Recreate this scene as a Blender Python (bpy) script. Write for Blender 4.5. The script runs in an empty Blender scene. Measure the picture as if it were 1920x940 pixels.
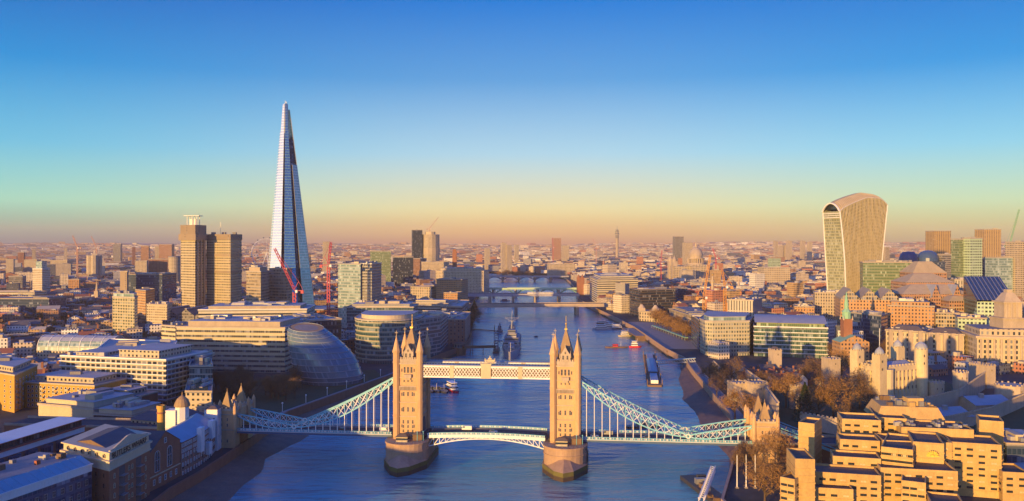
import bpy, bmesh, math, random
import numpy as np
from mathutils import Vector
R = random.Random(7)
PI = math.pi
sc = bpy.context.scene
COL = sc.collection
# ------------------------------------------------------------ camera, sky, sun, exposure
# metres: x to the right, y away from the camera, z up; low water is z = 0, the camera flies at 118 m
F, CH, HV = 1568.0, 118.0, 455.0
cam = bpy.data.cameras.new('camera')
cam.sensor_width = 36.0
cam.lens = F / 1920 * 36
cam.shift_y = -15 / 1920
cam.clip_start, cam.clip_end = 1.0, 60000
camo = bpy.data.objects.new('camera', cam)
camo.location = (0, 0, CH)
camo.rotation_euler = (PI / 2, 0, 0)
COL.objects.link(camo)
sc.camera = camo
SUN_EL, SUN_AZ = math.radians(4.7), math.radians(32)      # the sun stands low behind the camera, to the left
to_sun = Vector((-math.sin(SUN_AZ) * math.cos(SUN_EL), -math.cos(SUN_AZ) * math.cos(SUN_EL), math.sin(SUN_EL)))
sun = bpy.data.lights.new('sun', 'SUN')
sun.energy = 5.0
sun.angle = math.radians(0.5)
sun.color = (1.0, 0.57, 0.15)
suno = bpy.data.objects.new('sun', sun)
suno.rotation_euler = to_sun.to_track_quat('Z', 'Y').to_euler()
suno.location = (-200, -400, 300)
COL.objects.link(suno)
sc.view_settings.view_transform = 'Standard'
sc.view_settings.look = 'None'
sc.view_settings.exposure = 0.68
sc.view_settings.gamma = 1.0
world = bpy.data.worlds.new('World')
sc.world = world
world.use_nodes = True
nt = world.node_tree
nt.nodes.clear()
def wn(t, **k):
    n = nt.nodes.new(t)
    for a, b in k.items():
        setattr(n, a, b)
    return n
def srgb(r, g, b):
    return tuple((c / 255 / 12.92) if c / 255 <= .04045 else ((c / 255 + .055) / 1.055) ** 2.4 for c in (r, g, b)) + (1,)
wo = wn('ShaderNodeOutputWorld')
sky = wn('ShaderNodeTexSky', sky_type='NISHITA', sun_disc=False, sun_elevation=SUN_EL)
sky.sun_rotation = math.atan2(to_sun.x, to_sun.y)
sky.air_density, sky.dust_density, sky.ozone_density = 1.0, 1.0, 2.0
tc = wn('ShaderNodeTexCoord')
sx = wn('ShaderNodeSeparateXYZ')
nt.links.new(tc.outputs['Generated'], sx.inputs[0])
def ramp(stops):
    r = wn('ShaderNodeValToRGB')
    e = r.color_ramp.elements
    while len(e) < len(stops):
        e.new(0.5)
    for i, (p, c) in enumerate(stops):
        e[i].position = p
        e[i].color = c
    mp = wn('ShaderNodeMapRange')
    mp.inputs[1].default_value, mp.inputs[2].default_value = -0.05, 0.95
    nt.links.new(sx.outputs['Z'], mp.inputs[0])
    nt.links.new(mp.outputs[0], r.inputs[0])
    return r
def el(v):                 # sine of the elevation seen at photo row v, on the ramp's scale
    t = (455 - v) / F
    return t / math.sqrt(1 + t * t) + 0.05
# clear dawn sky away from the sun: a dusky band at the horizon, gold above it, then blue; warmer to the north
rl = ramp([(0.0, srgb(84, 96, 122)), (el(452), srgb(86, 118, 140)), (el(428), srgb(140, 180, 164)), (el(385), srgb(166, 224, 200)), (el(290), srgb(104, 186, 222)),
           (el(150), srgb(0, 130, 206)), (el(0), srgb(0, 74, 176)), (0.6, srgb(0, 104, 236)), (0.9, srgb(0, 92, 216))])
rm = ramp([(0.0, srgb(164, 112, 96)), (el(454), srgb(222, 150, 104)), (el(434), srgb(255, 194, 108)), (el(395), srgb(255, 226, 160)), (el(290), srgb(180, 205, 224)),
           (el(150), srgb(92, 142, 204)), (el(0), srgb(0, 96, 196)), (0.6, srgb(0, 104, 236)), (0.9, srgb(0, 92, 216))])
rr = ramp([(0.0, srgb(165, 136, 96)), (el(454), srgb(200, 174, 114)), (el(432), srgb(224, 208, 130)), (el(385), srgb(212, 226, 180)), (el(290), srgb(146, 198, 224)),
           (el(150), srgb(40, 128, 204)), (el(0), srgb(0, 82, 184)), (0.6, srgb(0, 104, 236)), (0.9, srgb(0, 92, 216))])
hx = wn('ShaderNodeMapRange')
hx.interpolation_type = 'SMOOTHSTEP'
hx.inputs[1].default_value, hx.inputs[2].default_value = -0.58, 0.0
hy = wn('ShaderNodeMapRange')
hy.interpolation_type = 'SMOOTHSTEP'
hy.inputs[1].default_value, hy.inputs[2].default_value = 0.05, 0.52
nt.links.new(sx.outputs['X'], hx.inputs[0])
nt.links.new(sx.outputs['X'], hy.inputs[0])
def mixc(a, b, f, mode='MIX'):
    m = wn('ShaderNodeMix', data_type='RGBA', blend_type=mode)
    if isinstance(f, float):
        m.inputs[0].default_value = f
    else:
        nt.links.new(f, m.inputs[0])
    nt.links.new(a, m.inputs[6])
    nt.links.new(b, m.inputs[7])
    return m.outputs[2]
grad = mixc(mixc(rl.outputs[0], rm.outputs[0], hx.outputs[0]), rr.outputs[0], hy.outputs[0])
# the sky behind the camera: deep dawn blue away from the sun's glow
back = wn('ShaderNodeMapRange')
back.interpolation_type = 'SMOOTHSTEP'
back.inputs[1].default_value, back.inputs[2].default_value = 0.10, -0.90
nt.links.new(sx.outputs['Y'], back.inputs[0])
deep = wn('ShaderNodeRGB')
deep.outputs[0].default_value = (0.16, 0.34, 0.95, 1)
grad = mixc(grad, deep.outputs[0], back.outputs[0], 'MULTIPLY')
# brighter, warmer air round the low sun behind the camera
dn = wn('ShaderNodeVectorMath', operation='DOT_PRODUCT')
nt.links.new(tc.outputs['Generated'], dn.inputs[0])
dn.inputs[1].default_value = tuple(to_sun)
gp = wn('ShaderNodeMapRange')
gp.interpolation_type = 'SMOOTHSTEP'
gp.inputs[1].default_value, gp.inputs[2].default_value = 0.62, 1.0
nt.links.new(dn.outputs['Value'], gp.inputs[0])
warm = wn('ShaderNodeRGB')
warm.outputs[0].default_value = (0.8, 0.72, 0.62, 1)
grad = mixc(grad, warm.outputs[0], gp.outputs[0], 'ADD')
bg1, bg2, add = wn('ShaderNodeBackground'), wn('ShaderNodeBackground'), wn('ShaderNodeAddShader')
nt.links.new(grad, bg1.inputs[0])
bg1.inputs[1].default_value = 0.57
azure = wn('ShaderNodeRGB')
azure.outputs[0].default_value = (0.08, 0.7, 1.0, 1)
nt.links.new(mixc(sky.outputs[0], azure.outputs[0], 1.0, 'MULTIPLY'), bg2.inputs[0])
bg2.inputs[1].default_value = 0.05
nt.links.new(bg1.outputs[0], add.inputs[0])
nt.links.new(bg2.outputs[0], add.inputs[1])
nt.links.new(add.outputs[0], wo.inputs[0])
sc.cycles.max_bounces = 5
sc.cycles.diffuse_bounces = 2
sc.cycles.glossy_bounces = 3
sc.cycles.volume_bounces = 0
sc.cycles.use_denoising = True
sc.cycles.volume_max_steps = 64

# ------------------------------------------------------------ where a photo pixel lies in the place
G = 7.0                                                    # street level above low water
def Xu(u, d): return (u - 960) / F * d
def P(u, d): return (Xu(u, d), d)
def Zv(v, d): return CH - (v - HV) * d / F
def Wp(u, v, z=G):
    d = F * (CH - z) / (v - HV)
    return (Xu(u, d), d)

# ------------------------------------------------------------ materials
MATS = {}
def newmat(name):
    m = bpy.data.materials.new(name)
    m.use_nodes = True
    m.node_tree.nodes.clear()
    MATS[name] = m
    return m, m.node_tree
class NT:
    def __init__(s, t): s.t = t
    def n(s, typ, ins=(), **k):
        n = s.t.nodes.new(typ)
        for a, b in k.items(): setattr(n, a, b)
        for i, v in enumerate(ins):
            if v is None: continue
            if isinstance(v, bpy.types.NodeSocket): s.t.links.new(v, n.inputs[i])
            else: n.inputs[i].default_value = v
        return n
    def m(s, op, a, b=None, c=None):
        return s.n('ShaderNodeMath', [a, b, c], operation=op).outputs[0]
    def mix(s, f, a, b, mode='MIX'):
        n = s.t.nodes.new('ShaderNodeMix'); n.data_type = 'RGBA'; n.blend_type = mode
        for i, v in ((0, f), (6, a), (7, b)):
            if isinstance(v, bpy.types.NodeSocket): s.t.links.new(v, n.inputs[i])
            else: n.inputs[i].default_value = v
        return n.outputs[2]
    def out(s, base, rough=.8, metal=0.0, normal=None, spec=.4, emit=None):
        p = s.t.nodes.new('ShaderNodeBsdfPrincipled'); o = s.t.nodes.new('ShaderNodeOutputMaterial')
        for k, v in (('Base Color', base), ('Roughness', rough), ('Metallic', metal), ('Specular IOR Level', spec), ('Normal', normal)):
            if v is None: continue
            if isinstance(v, bpy.types.NodeSocket): s.t.links.new(v, p.inputs[k])
            else: p.inputs[k].default_value = v
        if emit:
            p.inputs['Emission Color'].default_value = emit[0] + (1,); p.inputs['Emission Strength'].default_value = emit[1]
        s.t.links.new(p.outputs[0], o.inputs[0])
        return p
def c4(c): return tuple(c) + (1,) if len(c) == 3 else tuple(c)
def weather(N, col, scale=.15, amt=.35):
    """base colour with blotches and streaks of dirt that belong to the wall"""
    g = N.n('ShaderNodeNewGeometry').outputs['Position']
    mp = N.n('ShaderNodeMapping', [g]); mp.inputs['Scale'].default_value = (1, 1, .35)
    a = N.n('ShaderNodeTexNoise', [mp.outputs[0], None, scale, 5.0, .62]).outputs[0]
    b = N.n('ShaderNodeTexNoise', [mp.outputs[0], None, scale * 9, 3.0, .6]).outputs[0]
    f = N.m('MULTIPLY_ADD', a, amt * 1.3, 1 - amt * .65)
    f = N.m('MULTIPLY', f, N.m('MULTIPLY_ADD', b, amt, 1 - amt * .5))
    r = N.n('ShaderNodeObjectInfo').outputs['Random']
    f = N.m('MULTIPLY', f, N.m('MULTIPLY_ADD', r, .16, .92))
    cc = N.n('ShaderNodeCombineXYZ', [f, f, f]).outputs[0]
    return N.mix(1.0, col if isinstance(col, bpy.types.NodeSocket) else c4(col), cc, 'MULTIPLY')
def plain(name, col, rough=.8, metal=0.0, amt=.3, scale=.2, spec=.4, emit=None):
    if name in MATS: return MATS[name]
    m, t = newmat(name); N = NT(t)
    N.out(weather(N, col, scale, amt) if amt else c4(col), rough, metal, spec=spec, emit=emit)
    return m
def facade(name, wall, glass=(.025, .035, .05), fh=3.6, bw=3.2, wx=.6, wz=.55, rough=.85, glow=.35, amt=.3, attr=False, grough=.12, spandrel=None, lift=.22):
    """wall with rows of windows, laid out in metres along the wall (uv)"""
    if name in MATS: return MATS[name]
    m, t = newmat(name); N = NT(t)
    uv = N.n('ShaderNodeSeparateXYZ', [N.n('ShaderNodeUVMap').outputs[0]])
    x = N.m('DIVIDE', uv.outputs[0], bw); y = N.m('DIVIDE', uv.outputs[1], fh)
    inx = N.m('LESS_THAN', N.m('ABSOLUTE', N.m('SUBTRACT', N.m('FRACT', x), .5)), wx / 2)
    iny = N.m('LESS_THAN', N.m('ABSOLUTE', N.m('SUBTRACT', N.m('FRACT', y), .52)), wz / 2)
    mask = N.m('MULTIPLY', inx, iny)
    cell = N.n('ShaderNodeCombineXYZ', [N.m('FLOOR', x), N.m('FLOOR', y), 0.0]).outputs[0]
    rnd = N.n('ShaderNodeTexWhiteNoise', [cell], noise_dimensions='2D').outputs[0]
    base = c4(wall)
    if attr: base = N.n('ShaderNodeVertexColor', layer_name='col').outputs[0]
    if spandrel:                                            # a second wall colour in bands between the window rows
        base = N.mix(inx, base, c4(spandrel))
    wc = weather(N, base, .12, amt)
    pale = tuple(min(1, c * 1.3 + lift) for c in glass)
    gl = N.mix(N.m('MULTIPLY', N.m('GREATER_THAN', rnd, 1 - glow), N.m('FRACT', N.m('MULTIPLY', rnd, 37.0))), c4(glass), c4(pale))
    colr = N.mix(mask, wc, gl)
    ro = N.m('MULTIPLY_ADD', mask, grough - rough, rough)
    N.out(colr, ro, spec=.5)
    return m
def attr_mat(name, rough=.85, amt=.35, scale=.1):
    m, t = newmat(name); N = NT(t)
    N.out(weather(N, N.n('ShaderNodeVertexColor', layer_name='col').outputs[0], scale, amt), rough)
    return m
stone_c, cream_c = (.40, .33, .25), (.46, .38, .26)
M = dict(
    stone=plain('portland_stone', (.42, .34, .25), amt=.5), granite=plain('pier_granite', (.36, .24, .16), amt=.6, scale=.3),
    towerstone=plain('tower_stone', (.52, .33, .17), amt=.5, scale=.35), slate=plain('slate_roof', (.11, .09, .08), .6, amt=.5),
    spire=plain('spire_roof', (.30, .20, .10), .7, amt=.5),
    teal=plain('teal_paint', (.18, .45, .52), .5, amt=.25), white=plain('white_paint', (.72, .70, .66), .5, amt=.2),
    navy=plain('dark_blue_paint', (.05, .10, .19), .5), asphalt=plain('asphalt', (.055, .053, .055), .9, amt=.5),
    paving=plain('paving', (.24, .21, .19), .9, amt=.4), roofgrey=plain('grey_roof', (.22, .21, .21), .8, amt=.55, scale=.08),
    roofpale=plain('pale_roof', (.38, .36, .34), .7, amt=.45, scale=.08), roofdark=plain('dark_roof', (.08, .08, .09), .8, amt=.5, scale=.08),
    concrete=plain('concrete', (.38, .31, .22), .9, amt=.4), glassdark=plain('dark_glass', (.02, .03, .045), .08, amt=0, spec=.6),
    glassblue=plain('blue_glass', (.05, .10, .15), .08, .3, amt=.3, scale=.05), metal=plain('grey_metal', (.32, .32, .33), .45, .5, amt=.3),
    brick=plain('red_brown_brick', (.27, .12, .07), .9, amt=.5, scale=.3), ybrick=plain('yellow_stock_brick', (.50, .28, .055), .9, amt=.4, scale=.3),
    cream=plain('cream_render', (.50, .42, .28), .85, amt=.3), hotel=plain('hotel_concrete', (.47, .31, .12), .9, amt=.6, scale=.3),
    mud=plain('river_mud', (.16, .10, .07), .75, amt=.7, scale=.12), alg=plain('algae_stain', (.13, .12, .035), .8, amt=.6, scale=.3),
    wet=plain('wet_stone', (.07, .05, .035), .5, amt=.5, scale=.3),
    red=plain('red_paint', (.55, .03, .05), .5, amt=.2), crim=plain('crimson_crane_paint', (.45, .05, .09), .5, amt=.2), orange=plain('orange_crane_paint', (.55, .27, .07), .5, amt=.2),
    pinkc=plain('faded_crane_paint', (.45, .25, .2), .6, amt=.2), green=plain('copper_green', (.22, .42, .28), .7, amt=.4), gold=plain('gilding', (.80, .50, .12), .35, .8, amt=.1),
    timber=plain('old_timber', (.16, .10, .06), .9, amt=.5, scale=.5), hull=plain('dark_hull', (.05, .05, .06), .5), shipgrey=plain('ship_grey', (.34, .33, .35), .6, amt=.4, scale=.3),
    shipdark=plain('ship_blue_grey', (.17, .18, .23), .6, amt=.4, scale=.3), deckwood=plain('deck_planks', (.34, .26, .18), .8, amt=.4),
    grass=plain('lawn', (.045, .06, .022), .95, amt=.6, scale=.06), bark=plain('bark', (.09, .06, .04), .95), redtile=plain('red_tile', (.30, .10, .05), .9, amt=.5, scale=.3),
    lead=plain('blue_lead_roof', (.14, .29, .38), .5, amt=.4, scale=.15), leadgrey=plain('lead_roof', (.30, .32, .36), .55, amt=.4), kerb=plain('kerb_stone', (.33, .31, .29), .9),
    yellow=plain('yellow_emblem', (.75, .50, .05), .6, amt=.1), black=plain('black_lettering', (.02, .02, .02), .7, amt=0), tan=plain('tan_roof', (.42, .33, .19), .7, amt=.4), brownroof=plain('brown_felt_roof', (.13, .09, .06), .9, amt=.5), keep=plain('keep_stone', (.56, .45, .27), amt=.5), line=plain('road_line_paint', (.70, .69, .66), .7, amt=.3),
    redtrim=plain('red_trim', (.42, .10, .07), .7, amt=.2), mint=plain('mint_cladding', (.42, .56, .38), .7, amt=.2),
)
class MB:
    def __init__(s):
        s.v, s.f, s.m, s.uv, s.c = [], [], [], [], []
        s.col = None
    def face(s, pts, m=0, uv=None):
        i = len(s.v)
        s.v += [tuple(p) for p in pts]
        s.f.append(tuple(range(i, i + len(pts)))); s.m.append(m)
        s.uv.append(uv or [(p[0], p[1]) for p in pts]); s.c.append(s.col)
    def wall(s, a, b, z0, z1, m=0, u0=0.0, zb=None):
        L = math.hypot(b[0] - a[0], b[1] - a[1]); zb = z0 if zb is None else zb
        s.face([(a[0], a[1], z0), (b[0], b[1], z0), (b[0], b[1], z1), (a[0], a[1], z1)], m, [(u0, z0 - zb), (u0 + L, z0 - zb), (u0 + L, z1 - zb), (u0, z1 - zb)])
        return u0 + L
    def prism(s, poly, z0, z1, ms=0, mt=None, top=True, bot=False, zb=None):
        poly = ccw(poly); u = 0.0
        for i, a in enumerate(poly):
            u = s.wall(a, poly[(i + 1) % len(poly)], z0, z1, ms, u, zb)
        if top: s.face([(x, y, z1) for x, y in poly], ms if mt is None else mt)
        if bot: s.face([(x, y, z0) for x, y in poly[::-1]], ms if mt is None else mt)
        return s
    def box(s, cx, cy, z0, sx, sy, h, rot=0.0, ms=0, mt=None, bot=True):
        return s.prism(rect(cx, cy, sx, sy, rot), z0, z0 + h, ms, mt, bot=bot)
    def frustum(s, p0, z0, p1, z1, m=0, top=True, mt=None):
        n = len(p0); u = 0
        for i in range(n):
            j = (i + 1) % n
            a, b, c, d = p0[i], p0[j], p1[j], p1[i]
            L = math.hypot(b[0] - a[0], b[1] - a[1]); H = z1 - z0
            s.face([(a[0], a[1], z0), (b[0], b[1], z0), (c[0], c[1], z1), (d[0], d[1], z1)], m, [(u, 0), (u + L, 0), (u + L, H), (u, H)])
            u += L
        if top: s.face([(x, y, z1) for x, y in p1], m if mt is None else mt)
        return s
    def cone(s, cx, cy, z0, z1, r0, r1=0.02, n=8, m=0, rot=PI / 8, top=True):
        return s.frustum(ngon(cx, cy, r0, n, rot), z0, ngon(cx, cy, r1, n, rot), z1, m, top)
    def lathe(s, cx, cy, prof, n=16, m=0, ex=1.0, rot=0.0):
        for (r0, z0), (r1, z1) in zip(prof, prof[1:]):
            s.frustum(ngon(cx, cy, r0, n, rot, ex), z0, ngon(cx, cy, r1, n, rot, ex), z1, m, top=False)
        return s
    def beam(s, p, q, w, h=None, m=0):
        p, q = Vector(p), Vector(q); d = q - p
        if d.length < 1e-6: return s
        d.normalize(); h = h or w
        up = Vector((0, 0, 1)) if abs(d.z) < .95 else Vector((0, 1, 0))
        a = d.cross(up).normalized() * (w / 2); b = a.cross(d).normalized() * (h / 2)
        c = [[o + a * i + b * j for i, j in ((-1, -1), (1, -1), (1, 1), (-1, 1))] for o in (p, q)]
        for i in range(4):
            j = (i + 1) % 4
            s.face([c[0][i], c[0][j], c[1][j], c[1][i]], m)
        s.face(c[0][::-1], m); s.face(c[1], m)
        return s
    def gable(s, q, z0, ze, zr, ms=0, mr=1, over=0.4):
        """a gabled block on the four corners q; the ridge runs from the middle of edge q0-q1 to the middle of q2-q3"""
        q = ccw(q); a, b, c, d = [Vector(p) for p in q]
        m0, m1 = (a + b) / 2, (c + d) / 2
        for p, r, k in ((a, b, m0), (c, d, m1)):
            L = (r - p).length
            s.face([(p.x, p.y, z0), (r.x, r.y, z0), (r.x, r.y, ze), (k.x, k.y, zr), (p.x, p.y, ze)], ms, [(0, 0), (L, 0), (L, ze - z0), (L / 2, zr - z0), (0, ze - z0)])
        for p, r in ((b, c), (d, a)):
            s.wall(p, r, z0, ze, ms)
        t = (m1 - m0).normalized() * over
        m0, m1 = m0 - t, m1 + t; sl = (zr - ze) / max(.1, (b - a).length / 2)
        o = (b - a).normalized() * over
        a, d, b, c = a - o - t, d - o + t, b + o - t, c + o + t; ze -= sl * over
        s.face([(a.x, a.y, ze), (m0.x, m0.y, zr), (m1.x, m1.y, zr), (d.x, d.y, ze)][::-1], mr)
        s.face([(b.x, b.y, ze), (c.x, c.y, ze), (m1.x, m1.y, zr), (m0.x, m0.y, zr)], mr)
        return s
    def hip(s, q, z0, z1, inset, m=0, mt=None):
        return s.frustum(ccw(q), z0, offset(q, -inset), z1, m, True, mt)
    def sphere(s, c, r, n=8, m=0, sz=1.0):
        pr = [(max(.01, r * math.sin(PI * i / n)), c[2] + sz * r * -math.cos(PI * i / n)) for i in range(n + 1)]
        return s.lathe(c[0], c[1], pr, n * 2, m)
    def build(s, name, mats, parent=None, smooth=False, loc=None):
        if not isinstance(mats, (list, tuple)): mats = [mats]
        me = bpy.data.meshes.new(name)
        if parent is not None: o = world_loc(parent)
        elif loc is not None: o = Vector(loc)
        else:
            A = np.array(s.v); o = Vector(((A[:, 0].min() + A[:, 0].max()) / 2, (A[:, 1].min() + A[:, 1].max()) / 2, A[:, 2].min()))
        A = np.array(s.v) - np.array(o)
        me.from_pydata(A.tolist(), [], s.f)
        for m in mats: me.materials.append(m)
        me.polygons.foreach_set('material_index', s.m)
        l = me.uv_layers.new(name='UVMap')
        l.data.foreach_set('uv', [c for f in s.uv for p in f for c in p])
        if any(c is not None for c in s.c):
            at = me.color_attributes.new('col', 'FLOAT_COLOR', 'CORNER')
            at.data.foreach_set('color', [x for f, c in zip(s.f, s.c) for _ in f for x in ((c or (.4, .4, .4)) + (1.0,))])
        if smooth: me.shade_smooth()
        ob = bpy.data.objects.new(name, me); COL.objects.link(ob)
        if parent is not None: ob.parent = parent
        else: ob.location = o
        return ob
def world_loc(o):
    l = Vector((0, 0, 0))
    while o is not None:
        l += o.location; o = o.parent
    return l
def area(p): return sum(p[i][0] * p[(i + 1) % len(p)][1] - p[(i + 1) % len(p)][0] * p[i][1] for i in range(len(p))) / 2
def ccw(p):
    p = [(q[0], q[1]) for q in p]
    return p if area(p) > 0 else p[::-1]
def rect(cx, cy, sx, sy, rot=0.0):
    c, n = math.cos(rot), math.sin(rot)
    return [(cx + x * c - y * n, cy + x * n + y * c) for x, y in ((-sx / 2, -sy / 2), (sx / 2, -sy / 2), (sx / 2, sy / 2), (-sx / 2, sy / 2))]
def ngon(cx, cy, r, n, rot=0.0, ex=1.0):
    return [(cx + r * ex * math.cos(rot + 2 * PI * i / n), cy + r * math.sin(rot + 2 * PI * i / n)) for i in range(n)]
def offset(poly, d):
    """polygon pushed out by d metres (in when negative)"""
    p = ccw(poly); n = len(p); out = []
    for i in range(n):
        a, b, c = Vector(p[i - 1]), Vector(p[i]), Vector(p[(i + 1) % n])
        e1, e2 = (b - a).normalized(), (c - b).normalized()
        n1, n2 = Vector((e1.y, -e1.x)), Vector((e2.y, -e2.x))
        k = n1 + n2; den = max(.25, 1 + n1.dot(n2))
        out.append(tuple(b + k * (d / den)))
    return out
def cen(poly): return (sum(p[0] for p in poly) / len(poly), sum(p[1] for p in poly) / len(poly))
def lerp(a, b, t): return tuple(x + (y - x) * t for x, y in zip(a, b))
def thing(name, label, cat, loc=(0, 0, 0), group=None):
    o = bpy.data.objects.new(name, None); COL.objects.link(o)
    o.location = loc; o.empty_display_size = 1
    tag(o, label, cat, group)
    return o
def tag(o, label, cat, group=None):
    o['label'] = label; o['category'] = cat
    if group: o['group'] = group
    return o
def struct(o):
    o['kind'] = 'structure'; return o
def link_copy(o, parent=None, loc=None):
    c = o.copy(); COL.objects.link(c)
    if parent is not None: c.parent = parent
    if loc is not None: c.location = loc
    return c
_win = {}
def win_mesh(w, h, frame, pane, d=.25, arch=False, cross=True):
    k = (round(w, 2), round(h, 2), frame.name, pane.name, arch, cross)
    if k in _win: return _win[k]
    b = MB(); t = min(.16, w * .12)
    # frame lies in the x-z plane, standing d/2 proud of the wall (towards -y)
    top = [(w / 2 * math.cos(a), h - w / 2 + w / 2 * math.sin(a)) for a in [PI * i / 8 for i in range(9)]] if arch else [(w / 2, h), (-w / 2, h)]
    out = [(-w / 2, 0), (w / 2, 0)] + top
    cx, cz = 0, h / 2
    inn = [(x * (1 - 2 * t / w), cz + (z - cz) * (1 - 2 * t / h)) for x, z in out]
    n = len(out)
    for i in range(n):
        j = (i + 1) % n
        b.face([(out[i][0], -d / 2, out[i][1]), (out[j][0], -d / 2, out[j][1]), (inn[j][0], -d / 2, inn[j][1]), (inn[i][0], -d / 2, inn[i][1])], 0)
        b.face([(out[i][0], .05, out[i][1]), (out[j][0], .05, out[j][1]), (out[j][0], -d / 2, out[j][1]), (out[i][0], -d / 2, out[i][1])], 0)
        b.face([(inn[i][0], -d / 2, inn[i][1]), (inn[j][0], -d / 2, inn[j][1]), (inn[j][0], -.03, inn[j][1]), (inn[i][0], -.03, inn[i][1])], 0)
    b.face([(x, -.03, z) for x, z in inn], 1)
    if cross:
        b.beam((0, -.06, t), (0, -.06, h - t), t * .6, .06, 0)
        b.beam((-w / 2 + t, -.06, h * .55), (w / 2 - t, -.06, h * .55), t * .6, .06, 0)
    o = b.build('window', [frame, pane], loc=(0, 0, 0)); me = o.data
    bpy.data.objects.remove(o)
    _win[k] = me
    return me
WCOUNT = {}
def windows(root, a, b, zs, n, w, h, frame='white', pane='glassdark', arch=False, m0=.04, skip=None, name='window', cross=True):
    """single windows in rows on the wall that runs from a to b (outside on the right-hand side when walking a to b reversed: the wall faces clockwise)"""
    me = win_mesh(w, h, M[frame], M[pane], arch=arch, cross=cross)
    a, b = Vector(a), Vector(b); d = b - a; ang = math.atan2(d.y, d.x); o = world_loc(root)
    base = root
    while base.parent: base = base.parent
    for iz, z in enumerate(zs):
        for i in range(n):
            if skip and skip(i, iz): continue
            p = a + d * (m0 + (1 - 2 * m0) * (i + .5) / n)
            k = WCOUNT.get((base.name, name), 0); WCOUNT[(base.name, name)] = k + 1
            ob = bpy.data.objects.new(name, me); COL.objects.link(ob); ob.parent = root
            ob.location = (p.x - o.x, p.y - o.y, z - o.z); ob.rotation_euler = (0, 0, ang)
FOOT = []                                                   # footprints already taken, so that the city fills only what is left
SHADE = []                                                  # (u0, u1, v0, v1, depth) of the large buildings, to know what they hide
def claim(poly, z1, pad=5):
    FOOT.append(offset(poly, pad))
    us = [960 + F * x / y for x, y in poly if y > 5]; dn = min(y for x, y in poly)
    if us: SHADE.append((min(us), max(us), 455 + F * (CH - z1) / max(5, dn), dn + 5))
def para(L, N, Rr): return [L, N, Rr, (L[0] + Rr[0] - N[0], L[1] + Rr[1] - N[1])]
def front(a, b, depth):
    d = (Vector(b) - Vector(a)).normalized(); n = Vector((-d.y, d.x)) * depth
    return [tuple(a), tuple(b), (b[0] + n.x, b[1] + n.y), (a[0] + n.x, a[1] + n.y)]
def block(name, label, cat, poly, z1, wall, roof='roofgrey', z0=G - 1, ledge=None, fh=3.6, plant=3, pent=None, group=None, cornice=.5, base_only=False, seed=1, lmat='cream'):
    """a many-storeyed building: walls, a roof slab, ledges at its floors, a set-back top storey, plant boxes on the roof"""
    poly = ccw(poly); c = cen(poly); rr = random.Random(seed * 7 + int(abs(c[0]) + c[1]))
    o = thing(name, label, cat, (c[0], c[1], z0), group)
    claim(poly, z1)
    wm = wall if not isinstance(wall, str) else (MATS.get(wall) or M[wall])
    MB().prism(poly, z0, z1, 0, top=False).build('wall', wm, o)
    MB().prism(offset(poly, cornice), z1, z1 + .7, 0, bot=True).prism(offset(poly, -.6), z1 + .703, z1 + .75, 0).build('roof', M[roof], o)
    if ledge:
        n = int((z1 - z0 - 1) / fh)
        for i in range(1, n + 1):
            z = z0 + 1 + i * fh
            if z < z1 - .8: MB().prism(offset(poly, ledge), z - .35, z + .2, 0, bot=True).build('floor_ledge', M[lmat], o)
    zt = z1 + .7
    if pent:
        q = offset(poly, -pent[0]); MB().prism(q, zt, zt + pent[1], 0, 1).build('penthouse', [pent[2] if not isinstance(pent[2], str) else (MATS.get(pent[2]) or M[pent[2]]), M[roof]], o)
        MB().prism(offset(q, .5), zt + pent[1] + .002, zt + pent[1] + .4, 0, bot=True).build('penthouse_roof', M[roof], o)
        zt += pent[1] + .4
    pp = MB(); A, B = offset(poly, cornice), offset(poly, cornice - .5)
    for i in range(len(A)):
        j = (i + 1) % len(A); pp.prism([A[i], A[j], B[j], B[i]], zt + .003, zt + .9, 0) if not pent else pp.prism([A[i], A[j], B[j], B[i]], z1 + .703, z1 + 1.5, 0)
    pp.build('parapet', M['concrete'] if lmat == 'cream' else M[lmat], o)
    if c[1] < 1100: plant = plant + 7 if plant else 0
    e1, e2 = Vector(poly[1]) - Vector(poly[0]), Vector(poly[-1]) - Vector(poly[0])
    rot = math.atan2(e1.y, e1.x)
    ins = (pent[0] if pent else 0) + 2.5
    L1, L2 = e1.length, e2.length
    for i in range(plant):
        s1, s2 = (rr.uniform(.08, .22), rr.uniform(.15, .4)) if i < 4 else (rr.uniform(.02, .07), rr.uniform(.04, .14))
        w, d = max(2, L1 * s1), max(2, L2 * s2)
        if L1 - 2 * ins - w < 1 or L2 - 2 * ins - d < 1: continue
        p = Vector(poly[0]) + e1.normalized() * rr.uniform(ins + w / 2, L1 - ins - w / 2) + e2.normalized() * rr.uniform(ins + d / 2, L2 - ins - d / 2)
        MB().box(p.x, p.y, zt + .01, w, d, rr.uniform(1.2, 3.2), rot).build('roof_plant', M[rr.choice(['roofpale', 'metal', 'roofgrey', 'cream'])], o)
    return o
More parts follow.
